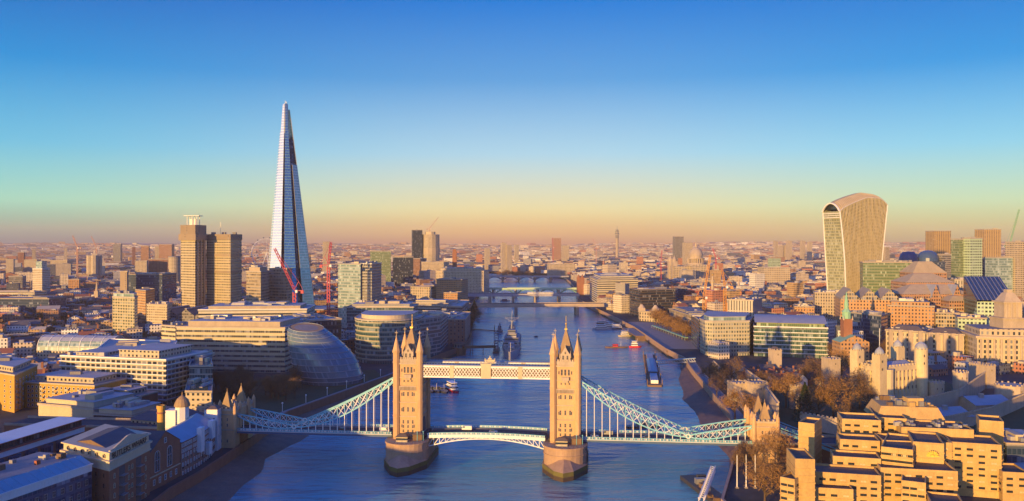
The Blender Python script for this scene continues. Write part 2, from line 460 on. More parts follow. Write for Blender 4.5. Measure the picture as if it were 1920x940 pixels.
# ------------------------------------------------------------ ground, river, banks, hills
LB = [(-170, -500), (-160, 150), (-152, 300), (-152, 345), (-153, 375), (-150, 400), (-148, 440), (-147, 470), (-146, 545), (-99, 702), (-78, 795), (-51, 897), (-48, 978), (-57, 1200), (-68, 1340),
      (-74, 1650), (-72, 2050), (-71, 2480), (-90, 2750), (-180, 2950), (-420, 3120)]
RB = [(96, -500), (96, 300), (90, 359), (104, 400), (116, 437), (122, 452), (141, 540), (157, 728), (165, 800), (160, 870), (160, 1095), (147, 1318), (142, 1392), (130, 1626), (148, 1934), (163, 2320), (168, 2680), (120, 2980), (-60, 3170), (-400, 3330)]
def ground_mat():
    m, t = newmat('city_ground'); N = NT(t)
    g = N.n('ShaderNodeNewGeometry').outputs['Position']
    a = N.n('ShaderNodeTexNoise', [g, None, .012, 5.0, .6]).outputs[0]
    b = N.n('ShaderNodeTexNoise', [g, None, .2, 4.0, .6]).outputs[0]
    r = N.n('ShaderNodeValToRGB', [a]); e = r.color_ramp.elements
    e[0].position, e[0].color = .42, (.035, .035, .04, 1); e[1].position, e[1].color = .62, (.04, .04, .025, 1)
    x = e.new(.5); x.color = (.065, .06, .055, 1)
    f = N.m('MULTIPLY_ADD', b, .8, .6)
    N.out(N.mix(1.0, r.outputs[0], N.n('ShaderNodeCombineXYZ', [f, f, f]).outputs[0], 'MULTIPLY'), .95)
    return m
bm = MB()
pl = LB + RB[::-1]
outer = [(RB[0][0], -500), (9000, -500), (9000, 15000), (-9000, 15000), (-9000, -500)]
bm.face([(x, y, G) for x, y in LB + RB[::-1] + outer[1:]])
me_o = bm.build('ground', ground_mat(), loc=(0, 0, 0))
bb = bmesh.new(); bb.from_mesh(me_o.data); bmesh.ops.triangulate(bb, faces=bb.faces[:])
for f in bb.faces:
    if f.normal.z < 0: f.normal_flip()
bb.to_mesh(me_o.data); bb.free()
struct(me_o)
def water_mat():
    m, t = newmat('river_water'); N = NT(t)
    g = N.n('ShaderNodeNewGeometry').outputs['Position']
    mp = N.n('ShaderNodeMapping', [g]); mp.inputs['Scale'].default_value = (.55, 1.5, 1); mp.inputs['Rotation'].default_value = (0, 0, .15)
    w1 = N.n('ShaderNodeTexNoise', [mp.outputs[0], None, .10, 4.0, .55, None, .6]).outputs[0]
    w2 = N.n('ShaderNodeTexNoise', [mp.outputs[0], None, .9, 3.0, .6]).outputs[0]
    wide = N.n('ShaderNodeTexNoise', [g, None, .012, 3.0, .5]).outputs[0]
    silt = N.n('ShaderNodeTexNoise', [g, None, .006, 4.0, .6]).outputs[0]
    w0 = N.n('ShaderNodeTexNoise', [mp.outputs[0], None, .028, 3.0, .5, None, 1.4]).outputs[0]
    h = N.m('ADD', N.m('ADD', N.m('MULTIPLY', w1, 1.6), N.m('MULTIPLY', w2, .22)), N.m('MULTIPLY', w0, 4.0))
    b = t.nodes.new('ShaderNodeBump'); t.links.new(h, b.inputs['Height']); b.inputs['Distance'].default_value = 1.5
    t.links.new(N.m('MULTIPLY_ADD', wide, .9, .15), b.inputs['Strength'])
    r = N.n('ShaderNodeValToRGB', [silt]); e = r.color_ramp.elements
    e[0].position, e[0].color = .35, (.045, .31, .37, 1); e[1].position, e[1].color = .72, (.13, .17, .20, 1)  # blue sky reflection is put into the water's base colour
    N.out(r.outputs[0], N.m('MULTIPLY_ADD', wide, .18, .08), normal=b.outputs[0], spec=.5)
    return m
w = MB(); w.face([(-700, -500, 0), (400, -500, 0), (400, 3500, 0), (-700, 3500, 0)])
struct(w.build('river', water_mat(), loc=(0, 0, 0)))
def bank_wall(pts, label, side, mat):
    """river wall with coping along the bank; side = +1 when the water lies to the right of the direction of travel"""
    b = MB()
    def lnorm(i):
        a, c = Vector(pts[max(0, i - 1)]), Vector(pts[min(len(pts) - 1, i + 1)]); d = (c - a).normalized(); return Vector((d.y, -d.x)) * side
    inn = [Vector(p) - lnorm(i) * .9 for i, p in enumerate(pts)]; out = [Vector(p) + lnorm(i) * .35 for i, p in enumerate(pts)]
    for i in range(len(pts) - 1):
        q = [out[i], out[i + 1], inn[i + 1], inn[i]]
        b.prism(q, -2, 2.6, 1, top=False); b.prism(q, 2.6, G + 1.1, 0)
    o = b.build('embankment_wall', [M[mat], M['wet']])
    return tag(o, label, 'river wall')
bank_wall(LB[1:-2], 'long stone river wall along the shaded south bank, left of the river', 1, 'brick')
bank_wall(RB[1:-3], 'long sunlit river wall along the north bank, right of the river', -1, 'granite')
def shore(name, wall, edge, z0=3.4):
    b = MB(); n = 9
    def at(l, t):
        ds = [0]
        for p, q in zip(l, l[1:]): ds.append(ds[-1] + math.dist(p, q))
        s = t * ds[-1]
        for i in range(len(l) - 1):
            if s <= ds[i + 1] + 1e-6: return lerp(l[i], l[i + 1], (s - ds[i]) / (ds[i + 1] - ds[i]))
        return l[-1]
    K = 40; rr = random.Random(3); g = []
    for i in range(K + 1):
        a, c = at(wall, i / K), at(edge, i / K)
        g.append([(lerp(a, c, j / n)[0], lerp(a, c, j / n)[1], z0 * (1 - j / n) ** .8 - .35 + rr.uniform(-.18, .18)) for j in range(n + 1)])
    for i in range(K):
        for j in range(n): b.face([g[i][j], g[i + 1][j], g[i + 1][j + 1], g[i][j + 1]])
    return struct(b.build(name, M['mud'], smooth=True, loc=(0, 0, 0)))
shore('muddy_shore', [(-151, 300), (-152, 345), (-153, 375), (-150, 400), (-148, 440), (-147, 470), (-146, 545), (-122, 620), (-99, 702)],
      [(-115, 300), (-128, 384), Wp(471, 901, 0), Wp(499, 885, 0), Wp(499, 862, 0), Wp(535, 843, 0), Wp(571, 826, 0), (-116, 610), (-96, 690)])
shore('muddy_beach', [(119, 440), (125, 465), (141, 540), (150, 640), (157, 728), (164, 790)],
      [(114, 440), (119, 458), Wp(1315, 806, 0), Wp(1300, 773, 0), Wp(1275, 748, 0), Wp(1279, 737, 0), Wp(1270, 712, 0), Wp(1276, 697, 0), (160, 800)])
def sheet(name, pts, z, mat): 
    b = MB(); b.face([(x, y, z) for x, y in ccw(pts)]); o = b.build(name, M[mat]); return struct(o)
sheet('park_lawn', [(-230, 560), (-152, 545), (-106, 690), (-120, 730), (-200, 700)], G + .008, 'grass')
sheet('riverside_path', [(-152.2, 470), (-147.2, 470), (-146.5, 546), (-99.8, 702), (-79, 795), (-84, 797), (-105, 704), (-151.5, 548)], G + .012, 'paving')
sheet('castle_lawn', [(160, 480), (345, 480), (345, 690), (168, 690)], G + .008, 'grass')
sheet('riverside_walk', [(123, 455), (130, 453), (149, 540), (165, 728), (173, 800), (165.5, 800), (157.5, 728), (141.5, 540)], G + .014, 'paving')
sheet('quay_pavement', [(161.5, 872), (161.5, 1170), (205, 1165), (214, 870)], G + .016, 'paving')
sheet('hill_road', [(178, 745), (215, 720), (420, 690), (420, 712), (225, 742), (206, 860), (176, 860)], G + .012, 'asphalt')
def hills():
    b = MB(); nx, ny = 120, 12; rr = random.Random(5)
    ph = [rr.uniform(0, 6) for _ in range(8)]
    def h(x, y):
        t = x / 9000
        base = 97 + 36 * max(0, t)
        k = base + 10 * math.sin(x / 900 + ph[0]) + 7 * math.sin(x / 410 + ph[1]) + 4 * math.sin(x / 170 + ph[2])
        if -.3 < t < .12: k -= 12
        s = (y - 8500) / (13500 - 8500)
        return G + .05 + max(0, k - G) * math.sin(min(1, max(0, s)) * PI / 2) ** 1.5
    X = [-9000 + 18000 * i / nx for i in range(nx + 1)]; Y = [8500 + 6000 * j / ny for j in range(ny + 1)]
    for i in range(nx):
        for j in range(ny):
            b.face([(X[i], Y[j], h(X[i], Y[j])), (X[i + 1], Y[j], h(X[i + 1], Y[j])), (X[i + 1], Y[j + 1], h(X[i + 1], Y[j + 1])), (X[i], Y[j + 1], h(X[i], Y[j + 1]))])
    struct(b.build('hills', plain('hazed_hill_land', (.26, .22, .23), .95, amt=.5, scale=.004), smooth=True, loc=(0, 0, 0)))  # land colour paled: distance haze is put into it
    return h
hill_h = hills()
# the air: faint dawn haze over the whole city
def haze():
    m, t = newmat('dawn_haze')
    v = t.nodes.new('ShaderNodeVolumePrincipled'); o = t.nodes.new('ShaderNodeOutputMaterial')
    v.inputs['Color'].default_value = (1.0, .82, .70, 1); v.inputs['Density'].default_value = HAZE; v.inputs['Anisotropy'].default_value = 0.0
    t.links.new(v.outputs[0], o.inputs['Volume'])
    b = MB(); b.box(0, 7300, -3, 18400, 16000, 400)
    ob = b.build('haze', m, loc=(0, 0, 0)); ob['kind'] = 'stuff'; ob.display_type = 'WIRE'
HAZE = 4.6e-5
if HAZE: haze()

# ------------------------------------------------------------ the bascule bridge
AX = Vector((82.8, -9.0)).normalized(); NX = Vector((AX.y, -AX.x))          # along the bridge; NX points towards the camera's side
CS, CN = Vector((-54.1, 453.0)), Vector((28.7, 444.0))
AS, AN = CS - AX * 100.5, CN + AX * 101.0
def bp(s, n, z=None):
    """point on the bridge: s metres along it from the middle, n metres towards the camera's side"""
    c = (CS + CN) / 2 + AX * s + NX * n
    return (c.x, c.y) if z is None else (c.x, c.y, z)
BR = math.atan2(AX.y, AX.x); HS = (CN - CS).length / 2
bridge = thing('bascule_bridge', 'stone bascule bridge with two gothic towers, high walkways and pale blue chains across the river', 'bridge', bp(0, 0, 0))
def brect(s0, s1, n0, n1): return [bp(s0, n0), bp(s1, n0), bp(s1, n1), bp(s0, n1)]
RZ = 15.8                                                   # road level
def pier(s):
    o = MB()
    def stad(r, L, grow=0):
        return [bp(s + (r + grow) * math.cos(a), (L if math.sin(a) >= 0 else -L) + (r + grow) * math.sin(a)) for a in [2 * PI * (i + .5) / 28 for i in range(28)]]
    o.prism(stad(11.0, 12), 0, 13.2, 0); o.prism(stad(11.0, 12, .5), 13.2, 14.0, 0, bot=True); o.prism(stad(11.0, 12, .4), 9.6, 10.1, 0, bot=True)
    p = o.build('pier', M['granite'], bridge)
    c = MB(); hexa = [bp(s - 11.6, -15), bp(s - 5, -29), bp(s, -33), bp(s + 5, -29), bp(s + 11.6, -15), bp(s + 11.6, 15), bp(s + 5, 29), bp(s, 33), bp(s - 5, 29), bp(s - 11.6, 15)]
    c.prism(hexa, -3, 2.2, 2, top=False); c.prism(hexa, 2.2, 4.4, 1, top=False)
    ap = [bp(s - 11.2, -13), bp(s - 3, -22.5), bp(s, -23.2), bp(s + 3, -22.5), bp(s + 11.2, -13), bp(s + 11.2, 13), bp(s + 3, 22.5), bp(s, 23.2), bp(s - 3, 22.5), bp(s - 11.2, 13)]
    zs = [4.4, 8.2, 8.8, 8.2, 4.4, 4.4, 8.2, 8.8, 8.2, 4.4]
    for i in range(10):
        j = (i + 1) % 10
        c.face([hexa[i] + (4.4,), hexa[j] + (4.4,), ap[j] + (zs[j],), ap[i] + (zs[i],)], 0)
    c.build('cutwater', [M['granite'], M['alg'], M['wet']], p)
    cab = MB(); q = brect(s - 4.5, s + 1.5, 13, 17.5)
    cab.prism(q, 14.0, 16.6, 0); cab.hip(offset(q, .5), 16.6, 18.0, 1.8, 1); cab.prism(offset(q, .04), 15.0, 16.0, 2, top=False)
    cab.build('control_cabin', [M['cream'], M['slate'], M['glassdark']], p)
    rl = MB()
    for i in range(0, 29):
        a = stad(10.7, 12)[i % 28]; b2 = stad(10.7, 12)[(i + 1) % 28]
        rl.beam(a + (15.1,), b2 + (15.1,), .12); rl.beam(a + (14,), a + (15.1,), .12)
    rl.build('railing', M['navy'], p)
    for k in (6, 9): 
        l = MB(); x = bp(s + k, 16 - k * .3); l.beam(x + (14,), x + (18.6,), .22); l.sphere((x[0], x[1], 18.8), .35, 5); l.build('lamp', M['teal'], p)
    hut = MB(); q = brect(s + 3.5, s + 8.5, 10.5, 14); hut.prism(q, 14.0, 17.2, 0); hut.hip(offset(q, .4), 17.2, 18.4, 1.5, 1); hut.build('machinery_hut', [M['timber'], M['slate']], p)
def main_tower(s):
    W, D = 6.3, 9.6                                         # half sizes
    root = MB(); Z0, ZC, ZP = 14.0, 54.0, 56.2
    q = brect(s - W, s + W, -D, D)
    root.prism(q, Z0, ZC, 0)
    t = root.build('main_tower', M['towerstone'], bridge)
    for z, gw, hh in ((15.4, .5, .5), (25.5, .35, .5), (33.0, .35, .5), (41.4, .5, .6), (46.2, .35, .4), (53.4, .7, .7)):
        MB().prism(offset(q, gw), z, z + hh, 0, bot=True).build('string_course', M['stone'], t)
    cb = MB()
    for n in (D + .35,):
        for k in range(13): x = s - W + 2 + (2 * W - 4) * k / 12; cb.prism(brect(x - .22, x + .22, n - .35, n + .35), 39.6, 41.4, 0, bot=True)
    cb.build('corbel_table', M['stone'], t)
    for i, (ds, dn) in enumerate(((-W, D), (W, D), (W, -D), (-W, -D))):
        c = bp(s + ds, dn); b = MB(); r = BR + PI / 8
        b.prism(ngon(c[0], c[1], 1.75, 8, r), Z0, 60.2, 0)
        for z in (26, 33.5, 42, 54.4): b.prism(ngon(c[0], c[1], 1.98, 8, r), z, z + .5, 0, bot=True)
        b.prism(ngon(c[0], c[1], 2.15, 8, r), 59.6, 60.6, 0, bot=True)
        u = b.build('corner_turret', M['towerstone'], t)
        k = MB(); k.cone(c[0], c[1], 60.6, 68.2, 2.0, .16, 8, 0, r)
        k.build('turret_cone', M['towerstone'], t)
        f = MB(); f.beam(c + (68.0,), c + (71.2,), .28); a = Vector((AX.x, AX.y, 0)) * .85
        f.beam(Vector(c + (70.1,)) - a, Vector(c + (70.1,)) + a, .28); f.sphere(c + (68.2,), .42, 5); f.build('cross_finial', M['stone'], t)
    # parapet, gables and the great roof
    pr = MB(); pr.prism(offset(q, .25), ZC, ZP, 0)
    for side in (1, -1):
        for k in range(7):
            x = s - W + 1.9 + (2 * W - 3.8) * (k + .5) / 7
            pr.prism(brect(x - .4, x + .4, side * (D - .1), side * (D + .3)), ZP, ZP + 1.0, 0)
    pr.build('parapet', M['stone'], t)
    rf = MB(); q1 = brect(s - 4.6, s + 4.6, -7.4, 7.4); q2 = brect(s - .35, s + .35, -1.6, 1.6)
    rf.frustum(ccw(q1), ZP, ccw(q2), 71.8, 0)
    rf.build('great_roof', M['spire'], t)
    fn = MB(); c = bp(s, 0)
    fn.prism(brect(s - .7, s + .7, -2, 2), 71.8, 72.5, 0, bot=True); fn.cone(c[0], c[1], 72.4, 74.4, .5, .3, 8); fn.sphere(c + (74.8,), .6, 6); fn.beam(c + (74.8,), c + (79.0,), .26); fn.sphere(c + (76.6,), .42, 5); fn.cone(c[0], c[1], 77.2, 79.2, .3, .03, 6)
    fn.build('gilded_finial', M['gold'], t)
    for sd in (1, -1):
        g = MB(); n0 = sd * (D + .1); n1 = sd * 3.0
        pts = [(s - 2.6, ZC + .4), (s + 2.6, ZC + .4), (s + 2.6, 59.6), (s + 1.2, 61.6), (s, 64.0), (s - 1.2, 61.6), (s - 2.6, 59.6)]
        A = [bp(x, n0) + (z,) for x, z in pts]; B = [bp(x, n1) + (z,) for x, z in pts]
        g.face(A if sd > 0 else A[::-1], 0)
        for i in range(7):
            j = (i + 1) % 7; g.face([A[i], B[i], B[j], A[j]], 0 if i in (0, 1, 6) else 1)
        gb = g.build('gable', [M['stone'], M['spire']], t)
        for x, z0_, z1_, r_ in ((s, 63.8, 66, .3), (s - 2.7, 58, 62, .45), (s + 2.7, 58, 62, .45)):
            kk = bp(x, n0); MB().cone(kk[0], kk[1], z0_, z1_, r_, .04, 6).build('pinnacle', M['stone'], t)
        L, Rr = (bp(s - W, sd * D), bp(s + W, sd * D)) if sd > 0 else (bp(s + W, sd * D), bp(s - W, sd * D))
        if sd > 0:
            L2, R2 = bp(s - 2.4, D + .12), bp(s + 2.4, D + .12)
            windows(gb, L2, R2, [57.0], 2, 1.0, 2.3, 'stone'); windows(gb, L2, R2, [60.0], 1, .8, 1.4, 'stone', arch=True)
            for zz, ww, hh, n, m0 in ((48.8, 1.15, 3.3, 3, .28), (43.0, .0, .0, 0, 0), (36.5, .95, 2.3, 3, .22), (28.2, .95, 2.6, 3, .2), (17.2, .95, 1.7, 3, .2), (19.6, .95, 1.7, 3, .2), (21.9, .95, 2.0, 3, .2)):
                if n: windows(t, L, Rr, [zz], n, ww, hh, 'stone', m0=m0)
            for dx in (-3.3, 3.3):
                windows(t, bp(s + dx - 1, D), bp(s + dx + 1, D), [49.4, 36.6, 28.4, 19.8], 1, .6, 1.8, 'stone', cross=False)
            bal = MB(); bal.prism(brect(s - 2, s + 2, D, D + 1.5), 46.4, 48.2, 0, bot=True); bal.prism(brect(s - 1.5, s + 1.5, D, D + .9), 45.2, 46.4, 0, bot=True); bal.build('balcony', M['stone'], t)
            windows(t, L, Rr, [44.0], 3, .8, 1.2, 'stone', m0=.25)
    for sg in (-1, 1):                                       # the faces over the road
        a, b = (bp(s + sg * W, D), bp(s + sg * W, -D)) if sg > 0 else (bp(s + sg * W, -D), bp(s + sg * W, D))
        windows(t, a, b, [28.4, 36.6, 49.0], 5, 1.0, 2.6, 'stone', m0=.14)
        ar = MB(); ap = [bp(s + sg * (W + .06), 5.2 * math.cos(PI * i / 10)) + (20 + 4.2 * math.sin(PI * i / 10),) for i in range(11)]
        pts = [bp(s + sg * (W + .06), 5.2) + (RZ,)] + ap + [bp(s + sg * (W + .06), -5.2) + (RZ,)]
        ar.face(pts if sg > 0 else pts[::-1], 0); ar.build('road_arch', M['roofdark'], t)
for s in (-HS, HS):
    pier(s); main_tower(s)
def walkway(n):
    b = MB(); s0, s1 = -HS + 6.3, HS - 6.3
    for z, h in ((46.6, .9), (52.0, .9)): b.prism(brect(s0, s1, n - 1.8, n + 1.8), z, z + h, 0, bot=True)
    wk = b.build('walkway', M['white'], bridge)
    k = MB(); N_ = 22; L = (s1 - s0) / N_
    for e in (n + 1.75, n - 1.75):
        for i in range(N_):
            a = s0 + i * L
            if abs(a + L / 2) < 3: continue
            for (p, q) in ((47.5, 52.0), (52.0, 47.5)):
                k.beam(bp(a, e, p), bp(a + L, e, q), .34, .4)
            for (p, q) in ((49.75, 52.0), (49.75, 47.5)):
                k.beam(bp(a, e, p), bp(a + L / 2, e, q), .26, .3); k.beam(bp(a + L, e, p), bp(a + L / 2, e, q), .26, .3)
    k.build('lattice', M['white'], wk)
    gl = MB(); gl.prism(brect(s0, s1, n - 1.45, n + 1.45), 47.5, 52.0, 0, top=False); gl.build('glazing', M['timber'], wk)
    for x in (-HS + 23.5, 0, HS - 23.5):
        w_ = 2.6 if x == 0 else 1.1
        c = MB(); c.prism(brect(x - w_, x + w_, n - 2.0, n + 2.0), 46.5, 53.1 if x else 53.6, 0, bot=True)
        if x == 0:
            c.prism(brect(x - 2.9, x + 2.9, n - .3, n + 1.9), 53.6, 54.3, 0, bot=True); c.prism(brect(x - 1.0, x + 1.0, n, n + 1.5), 54.3, 55.1, 0); c.cone(*bp(x, n + .8), 55.1, 56.4, .6, .1, 8)
            for e in (-2.6, 2.6): c.prism(brect(x + e - .25, x + e + .25, n + .9, n + 1.6), 54.3, 54.9, 0)
        c.build('crest' if x == 0 else 'pilaster', M['cream'], wk)
    r = MB(); q = brect(s0, s1, n - 1.9, n + 1.9); r.prism(q, 52.95, 53.35, 0, bot=True)
    r.build('walkway_roof', M['leadgrey'], wk)
    rr2 = MB()
    for i in range(41):
        x = s0 + (s1 - s0) * i / 40; rr2.beam(bp(x, n + 1.7, 53.3), bp(x, n + 1.7, 54.4), .12)
        if i < 40: rr2.beam(bp(x, n + 1.7, 54.4), bp(x + (s1 - s0) / 40, n + 1.7, 54.4), .14)
    rr2.build('roof_railing', M['navy'], wk)
for n in (7.6, -7.6): walkway(n)
def deck(s0, s1, name):
    b = MB(); n = 24
    arch = name == 'bascule_span'
    def zr(s): return RZ + (.9 * (1 - (s / 31) ** 2) if arch else 0)
    S = [s0 + (s1 - s0) * i / n for i in range(n + 1)]
    for a, c in zip(S, S[1:]):
        za, zc = zr(a), zr(c)
        for (n0, n1, dz, m) in ((-5.3, 5.3, 0, 0), (5.3, 8.8, .14, 1), (-8.8, -5.3, .14, 1)):
            b.face([bp(a, n0, za + dz), bp(c, n0, zc + dz), bp(c, n1, zc + dz), bp(a, n1, za + dz)][::-1], m)
        for sg in (1, -1):
            b.face([bp(a, sg * 5.3, za), bp(c, sg * 5.3, zc), bp(c, sg * 5.3, zc + .14), bp(a, sg * 5.3, za + .14)], 2)
        for n0 in (-.09, ):
            m_ = .35 * (c - a)
            b.face([bp(a, -.09, za + .006), bp(a + m_ * 1.6, -.09, za + .006), bp(a + m_ * 1.6, .09, za + .006), bp(a, .09, za + .006)][::-1], 3)
        b.face([bp(a, -8.8, za - .9), bp(c, -8.8, zc - .9), bp(c, 8.8, zc - .9), bp(a, 8.8, za - .9)], 4)
    d = b.build(name, [M['asphalt'], M['paving'], M['kerb'], M['line'], M['navy']], bridge)
    for sg in (1, -1):
        p = MB()
        for a, c in zip(S, S[1:]):
            za, zc = zr(a), zr(c); nn = sg * 8.8
            p.beam(bp(a, nn, za - .65), bp(c, nn, zc - .65), .5, 1.5, 0 if arch else 1)
            p.beam(bp(a, nn, za + 1.25), bp(c, nn, zc + 1.25), .35, .25, 2)
            p.beam(bp(a, nn, za + .2), bp(c, nn, zc + .2), .3, .3, 2)
            for k in range(5):
                t = k / 5; x = a + (c - a) * t; z = za + (zc - za) * t; p.beam(bp(x, nn, z + .2), bp(x, nn, z + 1.2), .5 if k == 0 else .3, .26, 0 if k % 2 == 0 else 2)
            p.beam(bp(a, nn, za - .1), bp(c, nn, zc - .1), .8, .22, 0)
        p.build('parapet', [M['white'], M['navy'], M['teal']], d)
        if arch:
            g = MB(); N_ = 20; SS = [s0 + (s1 - s0) * i / N_ for i in range(N_ + 1)]
            def zb(x): return RZ - 1.2 - 4.6 * (abs(x) / 31) ** 2
            for i, (a, c) in enumerate(zip(SS, SS[1:])):
                nn = sg * 8.4; ta, tb = zr(a) - 1.0, zr(c) - 1.0
                g.beam(bp(a, nn, zb(a)), bp(c, nn, zb(c)), .4, .5); 
                if min(ta - zb(a), tb - zb(c)) > .4:
                    g.beam(bp(a, nn, zb(a)), bp(a, nn, ta), .3)
                    g.beam(bp(a, nn, zb(a)) if a < 0 else bp(a, nn, ta), bp(c, nn, tb) if a < 0 else bp(c, nn, zb(c)), .28)
            g.build('arched_girder', M['white'], d)
    return d
deck(-HS + 10.5, HS - 10.5, 'bascule_span')
deck(-HS - 96, -HS - 9, 'side_span'); deck(HS + 9, HS + 96, 'side_span')
# the road through each tower and over its pier
for s in (-HS, HS):
    MB().prism(brect(s - 9.0, s + 9.0, -8.8, 8.8), 14.0, RZ - .01, 0).build('road_bed', M['asphalt'], bridge)
for s, e, z1 in ((-HS - 113, -HS - 96, 10), (HS + 96, HS + 113, 10)):
    pass
def chain(sg, n):
    """stiffened suspension chain of one side span: long link from the tower, short link up to the shore tower"""
    o = MB(); h = MB()
    def lens(sa, za, sb, zb, sag, dep, N_):
        up, lo = [], []
        for i in range(N_ + 1):
            t = i / N_; s = sa + (sb - sa) * t; z = za + (zb - za) * t; k = 4 * t * (1 - t)
            up.append((s, z - sag * k + dep * k * .5 + .5)); lo.append((s, z - sag * k - dep * k * .5 - .5))
        for i in range(N_):
            o.beam(bp(sg * up[i][0], n, up[i][1]), bp(sg * up[i + 1][0], n, up[i + 1][1]), .46, .6, 0)
            o.beam(bp(sg * lo[i][0], n, lo[i][1]), bp(sg * lo[i + 1][0], n, lo[i + 1][1]), .46, .6, 0)
            o.beam(bp(sg * up[i][0], n, up[i][1]), bp(sg * lo[i + 1][0], n, lo[i + 1][1]), .22, .22, 1)
            o.beam(bp(sg * lo[i][0], n, lo[i][1]), bp(sg * up[i + 1][0], n, up[i + 1][1]), .22, .22, 1)
            if i: o.beam(bp(sg * lo[i][0], n, lo[i][1]), bp(sg * up[i][0], n, up[i][1]), .3, .3, 0)
        return lo
    l1 = lens(HS + 7, 46.0, HS + 63, 18.6, 3.6, 5.0, 14)
    l2 = lens(HS + 63, 18.6, HS + 95, 24.2, 1.2, 3.0, 9)
    c = bp(sg * (HS + 63), n)
    ring = MB()
    for k in range(14):
        a, b = 2 * PI * k / 14, 2 * PI * (k + 1) / 14
        ring.beam(bp(sg * (HS + 63) + 1.1 * math.cos(a), n + .35, 18.6 + 1.1 * math.sin(a)), bp(sg * (HS + 63) + 1.1 * math.cos(b), n + .35, 18.6 + 1.1 * math.sin(b)), .4)
    ch = o.build('suspension_chain', [M['teal'], M['white']], bridge)
    ring.build('joint_ring', M['white'], ch)
    for i, (s, z) in enumerate(l1[1:-1] + l2[1:-1]):
        if z - RZ > .6: MB().beam(bp(sg * s, n, RZ + .1), bp(sg * s, n, z), .34).build('hanger_rod', M['white'], ch)
for sg in (-1, 1):
    for n in (8.3, -8.3): chain(sg, n)
def shore_tower(s, sg):
    b = MB(); q = brect(s - 5.6, s + 5.6, 5.6, 12.2); q2 = brect(s - 5.6, s + 5.6, -12.2, -5.6)
    for p in (q, q2): b.prism(p, -1, 27.0, 0)
    b.prism(brect(s - 5.2, s + 5.2, -5.6, 5.6), 22.5, 27.2, 0, bot=True)
    t = b.build('shore_tower', M['towerstone'], bridge)
    for p in (q, q2):
        for z, g in ((16.5, .4), (24.8, .4)): MB().prism(offset(p, g), z, z + .6, 0, bot=True).build('string_course', M['stone'], t)
        m = MB(); m.prism(offset(p, .35), 27.0, 28.0, 0, bot=True)
        P_ = offset(p, .35)
        for i in range(4):
            a, c = P_[i], P_[(i + 1) % 4]; L = math.dist(a, c); k = int(L / 2.0)
            for j in range(k + 1):
                x = lerp(a, c, j / k); m.box(x[0], x[1], 28, .85, .85, 1.0, BR)
        m.build('battlements', M['stone'], t)
        r = MB(); cp = cen(p); r.frustum(rect(cp[0], cp[1], 5.4, 4.4, BR), 28.0, rect(cp[0], cp[1], .5, .4, BR), 37.0, 0); r.beam(cen(p) + (36,), cen(p) + (38.6,), .22); r.build('pyramid_roof', M['spire'], t)
        for i, cpt in enumerate(offset(p, .2)):
            MB().prism(ngon(cpt[0], cpt[1], 1.0, 8), 17, 29.6, 0).cone(cpt[0], cpt[1], 29.6, 31.8, 1.0, .05, 8).build('corner_turret', M['towerstone'], t)
    for p, zz in ((q, [10, 18.5, 21.5]), ):
        windows(t, bp(s - 5.6, 12.2), bp(s + 5.6, 12.2), zz, 2, .9, 1.7, 'stone', m0=.2)
for s, sg in ((-HS - 100.5, -1), (HS + 101, 1)):
    shore_tower(s, sg)
    for n in (10.6, -10.6):
        MB().beam(bp(s + sg * 5.4, n, 23.5), bp(s + sg * 46, n, 8.5), .9, 1.3).beam(bp(s + sg * 5.4, n, 25.2), bp(s + sg * 46, n, 10.4), .5, .5).build('land_tie', M['teal'], bridge)
    ap = MB(); ap.prism(brect(s - sg * 5.2, s + sg * 130, -10, 10), G - 1, RZ - .05, 0, 1); a_ = ap.build('approach_viaduct', [M['brick'], M['asphalt']], bridge)
    for n in (9.8, -9.8): MB().prism(brect(s + sg * 6.5, s + sg * 130, n - .3, n + .3), RZ - .05, RZ + 1.2, 0).build('parapet', M['stone'], a_)
claim(brect(-HS - 240, HS + 240, -40, 40), 10)
# ------------------------------------------------------------ facade materials
fa = facade
fa('white_band_office', (.52, .47, .36), fh=3.9, bw=60, wx=1.1, wz=.42, glow=.2)
fa('more_london_wall', (.50, .44, .30), fh=4.2, bw=1.6, wx=.92, wz=.42, glow=.35)
fa('balcony_flats', (.42, .38, .30), fh=3.4, bw=4.2, wx=.72, wz=.72, glow=.5)
fa('yellow_flats', (.42, .235, .055), fh=3.3, bw=4.4, wx=.30, wz=.5)
fa('brick_flats', (.24, .11, .07), fh=3.2, bw=3.4, wx=.42, wz=.5)
fa('cream_flats', (.46, .38, .26), fh=3.2, bw=3.2, wx=.5, wz=.48)
fa('stone_windows', (.42, .35, .25), fh=3.8, bw=3.0, wx=.42, wz=.58)
fa('stone_large', (.46, .38, .26), fh=4.6, bw=4.2, wx=.40, wz=.6)
fa('grey_office', (.24, .22, .20), fh=3.7, bw=2.4, wx=.78, wz=.5)
fa('stone_grid', (.36, .29, .19), fh=4.0, bw=2.6, wx=.7, wz=.6, glow=.5)
fa('glass_grid', (.20, .24, .24), (.03, .07, .09), fh=3.8, bw=1.8, wx=.9, wz=.8, glow=.25)
fa('dark_glass_grid', (.045, .05, .06), (.015, .025, .045), fh=3.8, bw=1.8, wx=.88, wz=.78, glow=.18)
fa('green_glass_grid', (.24, .25, .15), (.10, .16, .09), fh=3.8, bw=1.8, wx=.9, wz=.7, glow=.3)
fa('pale_glass_grid', (.30, .36, .34), (.14, .22, .22), fh=3.8, bw=2.6, wx=.92, wz=.75, glow=.5, grough=.25)
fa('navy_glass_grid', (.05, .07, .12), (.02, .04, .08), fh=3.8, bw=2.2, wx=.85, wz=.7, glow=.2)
fa('hospital_concrete', (.44, .37, .24), fh=3.8, bw=3.4, wx=.66, wz=.42, glow=.2)
fa('blank_concrete', (.27, .21, .15), fh=3.5, bw=30, wx=.05, wz=.4)
